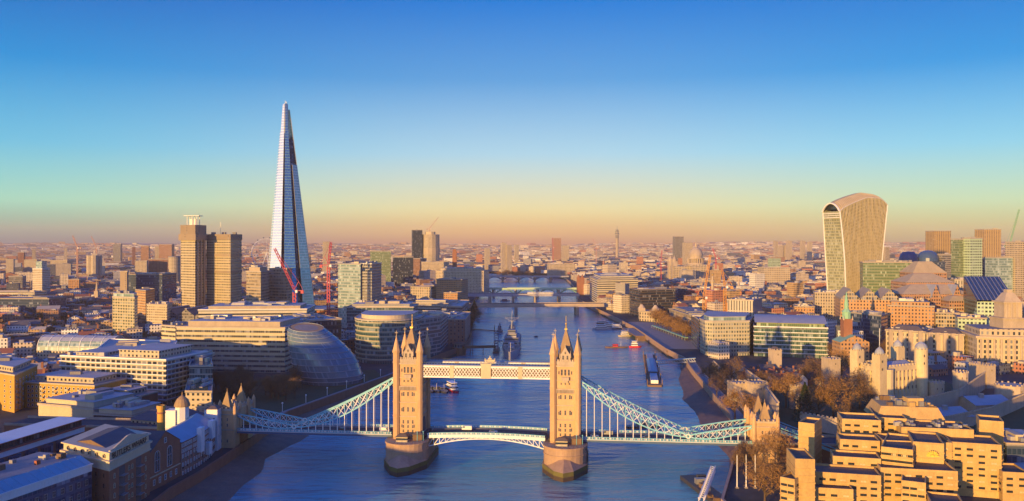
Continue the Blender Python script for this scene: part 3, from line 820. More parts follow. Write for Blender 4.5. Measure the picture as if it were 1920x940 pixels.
fa('red_brick_block', (.30, .11, .07), fh=3.4, bw=3.0, wx=.4, wz=.45)
fa('red_clad', (.34, .07, .05), fh=3.7, bw=2.2, wx=.7, wz=.5)
fa('orange_brick', (.42, .24, .11), fh=3.6, bw=3.2, wx=.42, wz=.5)
fa('terracotta', (.36, .20, .12), fh=3.8, bw=2.6, wx=.55, wz=.5)
fa('corrugated_stone', (.46, .42, .34), fh=30, bw=3.2, wx=.3, wz=.96, glow=0)
fa('sugar_quay_wall', (.44, .40, .28), (.05, .07, .06), fh=3.7, bw=2.7, wx=.55, wz=.66, glow=.6)
fa('tower_place_wall', (.16, .19, .16), (.04, .09, .07), fh=4.0, bw=1.7, wx=.86, wz=.82, glow=.35)
fa('mint_wall', (.40, .52, .36), fh=4.0, bw=3.4, wx=.6, wz=.5)
fa('barbican_concrete', (.42, .29, .13), fh=3.2, bw=6, wx=.4, wz=.55, glow=.1)
fa('slim_tower_wall', (.40, .35, .22), (.05, .08, .07), fh=3.3, bw=3.8, wx=.62, wz=.7, glow=.5)
fa('crescent_wall', (.20, .24, .22), (.03, .07, .08), fh=4.2, bw=2.2, wx=.92, wz=.72, glow=.3)
fa('warehouse_brick', (.20, .12, .09), fh=3.5, bw=4.2, wx=.28, wz=.5)
fa('far_wall', (.4, .35, .27), fh=3.4, bw=3.0, wx=.45, wz=.5, attr=True, glow=.25, amt=.3)
attr_mat('far_roof')
def mt(k): return MATS[k]
# ------------------------------------------------------------ south bank, left of the river
def bx(L, N, Rr): return para(P(*L), P(*N), P(*Rr))
# stepped flats with white balconies
q = front(P(114, 594), P(311, 572), 46); b = block('apartment_building', 'broad pale apartment block with stepped white balcony bands, behind the yellow brick flats', 'apartments', q, 36.6, 'balcony_flats', 'roofpale', ledge=.9, fh=3.4, plant=6, lmat='white')
for t0, t1, z in ((.04, .42, 39.6), (.46, .95, 42.6)):
    p = offset([lerp(q[0], q[1], t0), lerp(q[0], q[1], t1), lerp(q[3], q[2], t1), lerp(q[3], q[2], t0)], -5); MB().prism(p, 37.3, z, 0, 1).build('penthouse', [mt('cream_flats'), M['roofpale']], b); MB().prism(offset(p, .6), z + .002, z + .5, 0, bot=True).build('penthouse_roof', M['roofpale'], b)
n_, r_ = lerp(P(311, 572), P(331, 690), .42), P(331, 690)
b2 = block('apartment_building', 'rear wing of the pale apartments, its end wall crossed by slanting fins', 'apartments', [n_, r_, (r_[0] - 62, r_[1] + 14), (n_[0] - 62, n_[1] + 14)], 35.5, 'balcony_flats', 'roofpale', ledge=.5, fh=3.4, plant=4, lmat='white')
for i in range(9):                                            # slanting fins on the end walls
    a, c = lerp(P(311, 572), r_, (i + .3) / 9), lerp(P(311, 572), r_, (i + 1.1) / 9)
    if i != 3: MB().beam((a[0] + 1.6, a[1], G + 2), (c[0] + 1.6, c[1], 35), .5, 1.6).build('slanting_fin', M['metal'], b if i < 3 else b2)
def brickflats(name, label, q, z1, zs, sides, pent, wall='ybrick'):
    o = thing(name, label, 'apartments', cen(q) + (G - 1,)); q = ccw(q); claim(q, z1)
    MB().prism(q, G - 1, z1, 0, top=False).build('wall', M[wall], o)
    MB().prism(offset(q, .35), z1, z1 + .9, 0, bot=True).build('parapet', M['cream'], o)
    MB().prism(offset(q, -.5), z1 + .903, z1 + .95, 0).build('roof', M['roofgrey'], o)
    if pent:
        p = offset(q, -pent); MB().prism(p, z1 + .95, z1 + 4.4, 0, 1).build('penthouse', [mt('cream_flats'), M['roofpale']], o)
        MB().prism(offset(p, .7), z1 + 4.4, z1 + 4.8, 0, bot=True).build('penthouse_roof', M['roofpale'], o)
        c = cen(p); MB().box(c[0], c[1], z1 + 4.81, 7, 4, 2, .1).build('roof_plant', M['roofgrey'], o)
    for a, c, n in sides:
        windows(o, a, c, zs, n, 1.5, 1.7, 'white', m0=.02, cross=False)
        d = (Vector(c) - Vector(a)).normalized(); nn = Vector((d.y, -d.x))
        for z in zs:
            for k in range(1, n, 3):
                p = lerp(a, c, .02 + .96 * (k + .0) / n); x = Vector(p) + nn * .7
                m = MB(); m.box(x.x, x.y, z - .5, 2.6, 1.4, .2, math.atan2(d.y, d.x)); y = Vector(p) + nn * 1.35; m.box(y.x, y.y, z + .55, 2.6, .1, .1, math.atan2(d.y, d.x)); m.box(y.x, y.y, z - .3, 2.6, .05, .9, math.atan2(d.y, d.x)); m.build('balcony', M['metal'], o)
    return o
q = para(P(-50, 575), P(27, 545), P(70, 590))
brickflats('apartment_building', 'yellow brick flats at the left edge of the city, corner wall in shadow', q, 31, [9, 12.4, 15.8, 19.2, 22.6, 26], [(P(-50, 575), P(27, 545), 7), (P(27, 545), P(70, 590), 7)], 4)
q = front(P(47, 562), P(177, 548), 30)
brickflats('apartment_building', 'long yellow brick flats with cream penthouse, beside the stepped balcony block', q, 23.6, [8.2, 11.4, 14.6, 17.8, 20.6], [(P(47, 562), P(177, 548), 16)], 4.5)
q = front(P(178.5, 546), P(243, 538), 26)
brickflats('apartment_building', 'low brown brick wing with roof terraces right of the long yellow flats', q, 17, [8.4, 12, 14.4], [(P(178.5, 546), P(243, 538), 7)], 5, 'brick')
block('exhibition_hall', 'low cream hall with flat white roofs behind the sign-topped warehouse', 'hall', front(P(72, 522), P(175, 507), 38), 16.5, 'cream', 'roofpale', fh=4, plant=2, pent=(3, 3, 'cream'))
block('exhibition_hall', 'cream hall annexe with dark glass front and white roof', 'hall', front(P(176, 505), P(248, 498), 30), 14, 'dark_glass_grid', 'roofpale', plant=3, pent=(2, 2.6, 'cream'))
# hipped roofs beside the chimney
o = thing('warehouse', 'low cream warehouse with dark hipped roof and window band below the domed tower', 'warehouse', P(286, 470) + (G,)); q = front(P(246, 476), P(325, 466), 26); claim(q, 20)
MB().prism(q, G - 1, 17.5, 0, top=False).build('wall', mt('stone_windows'), o); MB().hip(offset(q, .8), 17.5, 22, 8, 0).build('roof', M['roofdark'], o)
# barrel-roofed glass hall
o = thing('market_hall', 'glazed hall with long curved barrel roof and cream base at the far left', 'hall', P(137, 790) + (G,))
a, c = P(69, 795), P(208, 785); q = front(a, c, 26); claim(q, 30)
MB().prism(q, G - 1, 15, 0, 1).build('wall', [mt('cream_flats'), M['roofgrey']], o)
m = MB(); d = Vector(q[3]) - Vector(q[0]); pr = [(0, 15), (.02, 20), (.1, 24.5), (.25, 27.5), (.45, 29), (.7, 28), (.9, 24), (1, 15)]
for (t0, z0), (t1, z1) in zip(pr, pr[1:]):
    A, B = Vector(q[0]) + d * t0, Vector(q[0]) + d * t1; C_, D_ = Vector(q[1]) + d * t0, Vector(q[1]) + d * t1
    m.face([(A.x, A.y, z0), (C_.x, C_.y, z0), (D_.x, D_.y, z1), (B.x, B.y, z1)], 0 if t0 > .05 else 1, [(0, z0), (70, z0), (70, z1), (0, z1)])
for k, e in ((0, q[0]), (1, q[1])):
    pts = [(e[0] + d.x * t, e[1] + d.y * t, z) for t, z in pr]; m.face(pts if k else pts[::-1], 1)
m.build('barrel_roof', [M['leadgrey'], mt('pale_glass_grid')], o)
for i in range(8):
    x = lerp(q[0], q[1], (i + .02) / 7.04); r = MB()
    for (t0, z0), (t1, z1) in zip(pr, pr[1:]): r.beam((x[0] + d.x * t0, x[1] + d.y * t0, z0 + .2), (x[0] + d.x * t1, x[1] + d.y * t1, z1 + .2), .5)
    r.build('roof_rib', M['white'], o)
# long block with white roof and red trim
o = thing('wharf_building', 'long block with white roof, red trim and blue glazed bays, lower left', 'apartments', P(60, 415) + (G,))
q = front(P(-130, 350), P(158, 441), 15); a, c = q[0], q[1]; claim(q, 26)
MB().prism(q, G - 1, 18.4, 0, top=False).build('wall', M['brick'], o)
MB().prism(offset(q, .12), 18.4, 21, 0, bot=True).build('white_storey', M['white'], o)
MB().prism(offset(q, .55), 21, 21.7, 0, bot=True).build('red_trim', M['redtrim'], o)
MB().prism(offset(q, -.9), 21.7, 25.0, 0, top=False).build('glazed_storey', mt('dark_glass_grid'), o)
MB().prism(offset(q, .9), 25.0, 25.35, 1, 0, bot=True).build('roof', [M['white'], M['redtrim']], o)
windows(o, a, c, [19.2], 40, .95, 1.2, 'white', m0=.02, cross=False)
d = (Vector(c) - Vector(a)).normalized(); nn = Vector((d.y, -d.x)); L = math.dist(a, c)
for k in range(9):
    p = Vector(a) + d * (L * (k + .35) / 9) + nn * .0
    MB().prism([tuple(p - d * 3.6), tuple(p + d * 3.6), tuple(p + d * 2.9 + nn * 1.6), tuple(p - d * 2.9 + nn * 1.6)], G - 1, 18.0, 0).build('glazed_bay', mt('navy_glass_grid'), o)
# blue-roofed warehouse in the corner
o = thing('warehouse', 'blue lead-roofed warehouse in deep shade at the lower left corner', 'warehouse', P(60, 340) + (G,))
e0, e1 = P(27, 298), P(165, 331); d = (Vector(e1) - Vector(e0)).normalized(); nn = Vector((-d.y, d.x))
s0 = Vector(e0) - d * 45; s1 = Vector(e1) + d * 2; q = [tuple(s0), tuple(s1), tuple(s1 + nn * 26), tuple(s0 + nn * 26)]; claim(q, 33)
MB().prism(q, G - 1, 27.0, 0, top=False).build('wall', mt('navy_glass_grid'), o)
MB().prism(offset(q, .4), 29.6, 30.1, 0, bot=True).prism(offset(q, .06), 27.0, 29.6, 0, top=False).build('cornice', M['white'], o)
windows(o, tuple(s0), tuple(s1), [27.4], 26, 1.5, 1.9, 'white', m0=.01, cross=False)
windows(o, tuple(s0), tuple(s1), [9.5, 13.5, 17.5, 22], 20, 1.6, 2.4, 'metal', m0=.01)
m = MB(); A = [s0, s1, s1 + nn * 5.5, s0 + nn * 5.5]
m.face([(A[0].x, A[0].y, 30.1), (A[1].x, A[1].y, 30.1), (A[2].x, A[2].y, 32.9), (A[3].x, A[3].y, 32.9)], 0)
B = [s0 + nn * 5.5, s1 + nn * 5.5, s1 + nn * 26, s0 + nn * 26]; m.prism([tuple(x) for x in B], 30.1, 32.9, 0, 1)
m.build('roof', [M['lead'], M['roofgrey']], o)
for k in range(22):
    p = s0 + d * ((k + .2) * (s1 - s0).length / 22); MB().beam((p.x, p.y, 30.16), (p.x + nn.x * 5.5, p.y + nn.y * 5.5, 32.96), .22, .16).build('roof_seam', M['lead'], o)
for k in range(26):
    p = s0 + d * R.uniform(3, (s1 - s0).length - 3) + nn * R.uniform(8, 24)
    MB().box(p.x, p.y, 32.9, R.uniform(1, 4), R.uniform(1, 2.5), R.uniform(.7, 2.3), math.atan2(d.y, d.x)).build('roof_plant', M[R.choice(['roofpale', 'metal', 'timber', 'roofgrey', 'redtile'])], o)
# low sheds with pale blue roofs in between
for k, (u, dd, w_, dp, z, lab) in enumerate(((-10, 374, 26, 22, 17, 'flat blue-grey roof beside the blue-roofed corner warehouse'), (40, 468, 30, 18, 12.5, 'small brick sheds with blue roofs in front of the yellow flats'), (140, 470, 36, 18, 14, 'low brown brick shed right of the red-trimmed block'), (230, 455, 30, 24, 15, 'low dark shed left of the round brick chimney'))):
    q = front(P(u, dd), (Xu(u, dd) + w_, dd + 4), dp); o = thing('shed', lab, 'shed', cen(q) + (G,)); claim(q, z)
    m = MB(); m.gable([q[0], q[3], q[2], q[1]] if k % 2 else q, G - 1, z - 3, z, 0, 1); m.build('wall', [M['brick'], M['lead'] if k < 2 else M['roofdark']], o)
    for j in range(4): p = lerp(q[0], q[2], .2 + .18 * j); MB().box(p[0], p[1], z - 2.5, 2, 1.5, 3.6).build('chimney', M['brick'], o)
# the lettered wharf warehouse
N_, L_, R_ = P(205, 334), P(117, 352), P(281, 368); q = para(L_, N_, R_)
o = thing('wharf_warehouse', 'tall cream-topped riverside warehouse lettered along its cornice, lower left', 'warehouse', cen(q) + (G - 4,)); claim(q, 36)
MB().prism(q, 2, 27.2, 0, top=False).build('wall', M['brick'], o)
MB().prism(offset(q, .15), 27.2, 30.0, 0, top=False).build('attic_wall', M['cream'], o)
for z, g, h in ((26.8, .5, .6), (30.0, .9, .8), (33.6, .5, .5)): MB().prism(offset(q, g), z, z + h, 0, bot=True).build('cornice', M['cream'], o)
MB().prism(offset(q, -.4), 30.8, 33.6, 0, top=False).build('parapet', M['cream'], o)
MB().prism(offset(q, -1.2), 30.9, 31.2, 0).build('roof', M['roofdark'], o)
windows(o, L_, N_, [31.3], 6, 1.5, 1.7, 'cream', arch=True, cross=False); windows(o, L_, N_, [27.6, 23.4, 19.2, 15], 6, 1.2, 2.0, 'brick', arch=True)
zz = [22.8, 18.8, 14.8, 10.8, 6.8]
for t0, t1 in ((.03, .2), (.40, .6), (.8, .97)): windows(o, lerp(N_, R_, t0), lerp(N_, R_, t1), zz, 2 if t1 - t0 > .18 else 1, 1.4, 2.1, 'cream', arch=True, m0=.1)
windows(o, N_, R_, [27.7], 11, 1.3, 1.5, 'cream', cross=False, m0=.03)
dr = (Vector(R_) - Vector(N_)).normalized(); nr = Vector((dr.y, -dr.x)); LR = math.dist(N_, R_)
for t in (.29, .70):
    p = Vector(N_) + dr * LR * t + nr * .06; m = MB()
    m.face([(p.x - dr.x * 2.4, p.y - dr.y * 2.4, 4), (p.x + dr.x * 2.4, p.y + dr.y * 2.4, 4), (p.x + dr.x * 2.4, p.y + dr.y * 2.4, 26.2), (p.x - dr.x * 2.4, p.y - dr.y * 2.4, 26.2)])
    m.build('loading_bay', M['roofdark'], o)
    for z in zz: MB().box(p.x + nr.x * .8, p.y + nr.y * .8, z - .4, 4.4, 1.7, .3, math.atan2(dr.y, dr.x)).build('balcony', M['metal'], o)
# gabled sign wall over the river front
m = MB(); a_, b_ = Vector(N_) + dr * 1.2 - nr * .3, Vector(R_) - dr * 1.2 - nr * .3; pts = [(0, 33.6), (1, 33.6), (1, 34.6), (.9, 34.8), (.55, 37.4), (.45, 37.4), (.1, 34.8), (0, 34.6)]
Af = [(a_.x + (b_.x - a_.x) * t, a_.y + (b_.y - a_.y) * t, z) for t, z in pts]; Ab = [(x - nr.x * .7, y - nr.y * .7, z) for x, y, z in Af]
m.face(Af); m.face(Ab[::-1])
for i in range(8): j = (i + 1) % 8; m.face([Af[i], Ab[i], Ab[j], Af[j]])
sg = m.build('sign_gable', M['cream'], o)
tx = bpy.data.curves.new('lettering', 'FONT'); tx.body = 'BUTLERS WHARF'; tx.size = 3.5; tx.align_x = 'CENTER'; tx.extrude = .06
to = bpy.data.objects.new('lettering', tx); COL.objects.link(to)
to.data.materials.append(M['black']); to.parent = o
pc = Vector(N_) + dr * LR * .5 - nr * .24; ol = world_loc(o)
to.location = (pc.x + nr.x * .1 - ol.x, pc.y + nr.y * .1 - ol.y, 31.0 - ol.z); to.rotation_euler = (PI / 2, 0, math.atan2(dr.y, dr.x))
bpy.context.view_layer.update()
_me = bpy.data.meshes.new_from_object(to.evaluated_get(bpy.context.evaluated_depsgraph_get())); _w = max(v.co.x for v in _me.vertices) - min(v.co.x for v in _me.vertices)
for v in _me.vertices: v.co.x *= (LR * .84) / _w
_o = bpy.data.objects.new('lettering', _me); COL.objects.link(_o); _o.parent = o; _o.location = to.location; _o.rotation_euler = to.rotation_euler; bpy.data.objects.remove(to); _o.name = 'lettering'
rm_ = MB(); cq = offset(q, -4); rm_.gable([cq[0], cq[1], cq[2], cq[3]], 31.2, 33.8, 36.0, 0, 1); rm_.build('roof_house', [M['timber'], M['roofdark']], o)
for k in range(9): p = lerp(lerp(q[0], q[1], R.uniform(.1, .9)), lerp(q[3], q[2], R.uniform(.1, .9)), .12 + .1 * R.random()); MB().box(p[0], p[1], 31.2, R.uniform(1, 2.5), 1.2, R.uniform(.8, 1.8)).build('roof_plant', M[R.choice(['timber', 'roofgrey', 'metal'])], o)
# gabled brick boiler house with tall arched windows
a, c = (-161.0, 371.5), (-157.6, 397); dv = (Vector(c) - Vector(a)).normalized(); nv = Vector((-dv.y, dv.x)); q = [a, c, tuple(Vector(c) + nv * 36), tuple(Vector(a) + nv * 36)]
o = thing('boiler_house', 'gabled brown brick building with tall arched windows facing the river', 'warehouse', cen(q) + (2,)); claim(q, 31)
m = MB(); m.gable(q, 2, 24.5, 31.5, 0, 1, over=.3); m.build('wall', [M['brick'], M['slate']], o)
for t0 in (.22, .62): windows(o, lerp(a, c, t0 - .09), lerp(a, c, t0 + .13), [14.5], 1, 4.2, 9.5, 'white', arch=True, m0=0)
windows(o, a, c, [9.0], 5, 1.6, 2.6, 'white', m0=.05); windows(o, lerp(a, c, .4), lerp(a, c, .6), [26], 1, 2, 2.4, 'white', m0=0)
MB().beam(a + (13.2,), c + (13.2,), .6, .5).build('string_course', M['cream'], o)
# curved brewhouse
pts = [(-157.4, 397.6), (-156.2, 409), (-155.6, 421), (-156.4, 434), (-158, 445)]; back = [(x - 19, y - 1) for x, y in pts[::-1]]; q = ccw(pts + back)
o = thing('brewhouse', 'curved riverside brick warehouse with white boarded bays and blue slate roof', 'warehouse', (-166, 420, 2)); claim(q, 28)
MB().prism(q, 2, 23, 0, top=False).build('wall', mt('warehouse_brick'), o)
m = MB(); rg = [((x - 9.5), y - .5) for x, y in pts]
for i in range(4):
    m.face([(pts[i][0] + .4, pts[i][1], 22.9), (pts[i + 1][0] + .4, pts[i + 1][1], 22.9), rg[i + 1] + (27.4,), rg[i] + (27.4,)])
    m.face([rg[i] + (27.4,), rg[i + 1] + (27.4,), (pts[i + 1][0] - 19, pts[i + 1][1] - 1, 22.9), (pts[i][0] - 19, pts[i][1] - 1, 22.9)])
for i, s_ in ((0, 1), (4, -1)): m.face([(pts[i][0] + .4, pts[i][1], 22.9), rg[i] + (27.4,), (pts[i][0] - 19, pts[i][1] - 1, 22.9)][::s_])
m.build('roof', M['lead'], o)
for i in range(4):
    a, c = pts[i], pts[i + 1]; windows(o, a, c, [17.6, 20.3], 6, 1.2, 1.7, 'white'); windows(o, a, c, [7, 11, 15], 4, 1.3, 1.9, 'white', arch=True)
for (i, t, z0, z1) in ((1, .6, 14, 26), (2, .5, 10, 16), (2, .9, 17, 26)):
    x = lerp(pts[i], pts[i + 1], t); m = MB(); m.box(x[0] + .9, x[1], z0, 2.4, 4.2, z1 - z0); m.build('boarded_bay', M['white'], o)
m = MB(); m.box(-160.5, 449.3, 4, 7, 7.2, 25); m.hip(rect(-160.5, 449.3, 7.6, 7.8), 29, 30.6, 2.6, 1); w_ = m.build('boarded_tower', [M['white'], M['slate']], o)
windows(w_, (-157, 445.8), (-157, 452.9), [14, 19, 24], 2, 1, 1.6, 'white'); windows(w_, (-164, 445.7), (-157, 445.7), [17, 23], 2, 1, 1.6, 'white')
# domed water tower, chimney
cx, cy = P(338, 437); o = thing('cupola_tower', 'white boarded tower with brown domed cupola above the riverside warehouses', 'tower', (cx, cy, G)); claim(rect(cx, cy, 10, 10), 39)
MB().box(cx - 3.6, cy - 1, G - 1, 5.2, 6, 25, 0).build('white_block', M['white'], o); MB().prism(ngon(cx + 1, cy, 3.6, 8), G - 1, 32.5, 0).build('tower_shaft', M['white'], o)
m = MB(); m.lathe(cx + 1, cy, [(4.0, 32.5), (4.0, 33.2), (3.6, 34.6), (2.6, 36.4), (1.2, 37.6), (.3, 38.1), (.15, 40)], 14); m.build('cupola', M['spire'], o, smooth=False)
MB().box(cx + 9, cy - 1, G - 1, 9, 9, 17).build('white_wing', M['white'], o)
cx, cy = P(302, 415); o = thing('chimney_stack', 'round brown brick chimney beside the hipped warehouse', 'chimney', (cx, cy, G))
MB().lathe(cx, cy, [(2.2, G - 1), (1.75, 35.6), (2.1, 35.6), (2.1, 37.2), (1.5, 37.2), (1.4, 36)], 16).build('shaft', M['ybrick'], o); MB().lathe(cx, cy, [(1.98, 33.2), (2.1, 33.3), (2.1, 33.9), (1.9, 34)], 16).build('band', M['brick'], o)
# narrow modern block with roof garden
q = [P(348, 520), P(396, 519), P(398, 566), P(354, 566)]
o = block('apartment_building', 'narrow cream and glass block with roof garden near the south shore tower', 'apartments', q, 24.5, 'cream_flats', 'roofgrey', ledge=.3, plant=1, lmat='cream')
MB().prism(offset(q, -2.2), 25.25, 25.9, 0).build('roof_garden', M['grass'], o)
q = [P(355, 567), P(398, 567), P(392, 640), P(363, 640)]
block('apartment_building', 'taller glazed half of the narrow block, with blue glass roof', 'apartments', q, 33, 'glass_grid', 'glassblue', ledge=.2, plant=3, lmat='metal')
# slim cream tower
block('tower_block', 'slim cream and glass residential tower standing alone behind the barrel-roofed hall', 'tower block', para(P(211, 935), P(252, 922), P(258, 945)), 56.5, 'slim_tower_wall', 'roofpale', plant=2, pent=(.8, 4, 'pale_glass_grid'), fh=3.3, ledge=.12)
# long banded office by the egg-shaped hall
q = front(P(331, 722), P(534, 712), 62)
b = block('office_building', 'long cream office with horizontal window bands, left of the egg-shaped hall', 'offices', q, 44.5, 'more_london_wall', 'roofpale', ledge=.5, fh=4.2, plant=7, pent=(7, 4.2, 'concrete'), lmat='cream')
block('office_building', 'cream banded office end seen between the balcony flats and the long office', 'offices', front(P(303, 800), P(329, 790), 40), 38, 'more_london_wall', 'roofpale', ledge=.4, fh=4.2, lmat='cream')
block('office_building', 'dark glass office corner right behind the long cream office', 'offices', front(P(536, 760), P(640, 790), 60), 45, 'dark_glass_grid', 'roofpale', plant=6, fh=4.2)
block('office_building', 'broad office with stacked white roof decks behind the long cream office', 'offices', front(P(372, 870), P(575, 880), 60), 47, 'white_band_office', 'roofpale', plant=9, pent=(8, 3, 'concrete'), lmat='white')
# egg-shaped hall
def egg():
    D0 = 668
    prof = [(0, 566, 678), (.06, 563, 679.5), (.14, 558, 679), (.25, 553, 675), (.36, 549, 671), (.47, 546.5, 664.5), (.58, 544, 656), (.69, 542, 645.5), (.8, 540, 633), (.88, 539.5, 622.5), (.94, 540, 614), (1.0, 543, 606)]
    zb, H = G, 43.0; o = thing('egg_shaped_hall', 'leaning egg-shaped glass hall of stacked rings beside the river', 'civic hall', P(610, D0) + (G,))
    rings = []
    for t, l, r in prof:
        rx = (r - l) / 2 / F * D0; cx = Xu((l + r) / 2, D0)
        rings.append((t, cx, rx))
    def ring(i, g=0, n=64):
        t, cx, rx = rings[i]; ry = rx * (.9 if t < .8 else .85); tilt = max(0, t - .5) * .16
        return [(cx + (rx + g) * math.cos(a), D0 + (ry + g) * math.sin(a), zb + H * t - tilt * (rx + g) * math.cos(a) + max(0, t - .6) * .5 * (ry + g) * math.sin(a)) for a in [2 * PI * k / n for k in range(n)]]
    m = MB()
    for i in range(len(prof) - 1):
        A, B = ring(i), ring(i + 1); u = 0
        for k in range(64):
            j = (k + 1) % 64; L = 2.6; m.face([A[k], A[j], B[j], B[k]], 0, [(k * L, i * 4), (k * L + L, i * 4), (k * L + L, i * 4 + 4), (k * L, i * 4 + 4)])
    m.build('glass_skin', mt('egg_glass'), o)
    for i in range(1, len(prof)):
        A, B, C_ = ring(i, .1), ring(i, .4), ring(i, .1); r = MB()
        for k in range(64):
            j = (k + 1) % 64
            r.face([A[k], A[j], B[j], B[k]][::-1]); up = lambda p: (p[0], p[1], p[2] + .35)
            r.face([B[k], B[j], up(B[j]), up(B[k])]); r.face([up(B[k]), up(B[j]), up(A[j]), up(A[k])])
        r.build('floor_ring', M['leadgrey'], o)
    T = ring(len(prof) - 1, -.3); m = MB(); m.face(T, 0); m.face([(x, y, z + .02) for x, y, z in ring(len(prof) - 1, -4)], 1); m.build('tilted_roof', [M['spire'], M['roofgrey']], o)
    n = 20
    for k in range(n):
        a = 2 * PI * k / n; t, cx, rx = rings[0]; MB().beam((cx + rx * .97 * math.cos(a), D0 + rx * .87 * math.sin(a), G - 1), (cx + rx * .99 * math.cos(a), D0 + rx * .89 * math.sin(a), G + 3), .5).build('column', M['white'], o)
    claim(ngon(Xu(612, D0), D0, 29, 12), 45)
facade('egg_glass', (.12, .16, .21), (.10, .15, .20), fh=4, bw=1.3, wx=.9, wz=.9, glow=.2, grough=.14, lift=.06)
egg()
# curved office on the riverside
def crescent():
    cx, cy = P(728, 800); r = 36; pts = [(cx + r * 1.0 * math.cos(a) * .86, cy + r * math.sin(a)) for a in [PI + .05 + (PI - .1) * k / 22 for k in range(23)]]
    q = ccw(pts + [(cx + 32, cy + 30), (cx - 32, cy + 30)])
    b = block('office_building', 'curved glass office with banded floors right of the egg-shaped hall', 'offices', q, 46, 'crescent_wall', 'roofpale', ledge=.45, fh=4.2, plant=6, pent=(6, 3.8, 'cream'), lmat='cream')
crescent()
block('office_building', 'green glass office beside the curved riverside office', 'offices', para(P(786, 800), P(826, 830), P(840, 900)), 44, 'glass_grid', 'roofpale', ledge=.2, plant=5, lmat='metal')
block('office_building', 'glass office with white roof behind the green glass one', 'offices', front(P(650, 960), P(775, 960), 50), 43, 'glass_grid', 'roofpale', plant=8, pent=(5, 3, 'white_band_office'))
block('wharf_building', 'brown brick galleria block on the shaded south bank beyond the curved office', 'warehouse', para(P(828, 915), P(872, 912), P(882, 1010)), 33, 'warehouse_brick', 'roofgrey', plant=4)
block('wharf_building', 'dark riverside block by the south end of the flat concrete bridge', 'offices', para(P(826, 1120), P(866, 1110), P(880, 1230)), 32, 'grey_office', 'roofpale', plant=4)
block('office_building', 'cream low office with long white window bands, south of the flat bridge', 'offices', front(P(773, 1130), P(840, 1125), 30), 35, 'white_band_office', 'roofpale', plant=2, ledge=.3, pent=(4, 4, 'white_band_office'))
block('office_building', 'orange brick block with rows of small windows near the bridges', 'offices', front(P(818, 1480), P(866, 1470), 40), 52, 'orange_brick', 'roofgrey', plant=2)
block('office_building', 'lower orange brick annexe at the foot of the orange block', 'offices', front(P(832, 1400), P(858, 1395), 30), 33, 'orange_brick', 'roofgrey', plant=1)
block('office_building', 'wide cream office with stepped roof beyond the orange brick block', 'offices', front(P(817, 1760), P(907, 1740), 50), 58, 'cream_flats', 'roofpale', plant=6, pent=(8, 5, 'cream_flats'))
block('office_building', 'arcaded cream station front left of the orange brick block', 'offices', front(P(770, 1500), P(810, 1490), 40), 38, 'stone_large', 'roofgrey', plant=1)
# ------------------------------------------------------------ the tall ones of the south bank
q = para(P(634, 1092), P(676, 1072), P(694, 1110))
b = block('office_building', 'pale glass office slab right of the glass spire, catching the light', 'offices', q, 89.5, 'pale_glass_grid', 'roofpale', fh=3.8, plant=2, ledge=.15, lmat='metal')
q = para(P(676.5, 1076), P(697, 1070), P(715, 1112))
block('office_building', 'grey glass office slab with finned side, joined to the pale glass slab', 'offices', q, 90, 'grey_office', 'roofpale', fh=3.8, plant=2, ledge=.5, lmat='metal')
block('office_building', 'square stone-framed office tower left of the glass spire', 'offices', para(P(462, 1085), P(489, 1070), P(505, 1105)), 80, 'stone_grid', 'roofpale', plant=1, ledge=.15, lmat='concrete', pent=(3, 5, 'concrete'))
block('office_building', 'darker stone-framed office tower at the foot of the glass spire', 'offices', para(P(505, 1125), P(538, 1112), P(548, 1130)), 82, 'stone_grid', 'roofgrey', plant=1, ledge=.15, lmat='concrete')
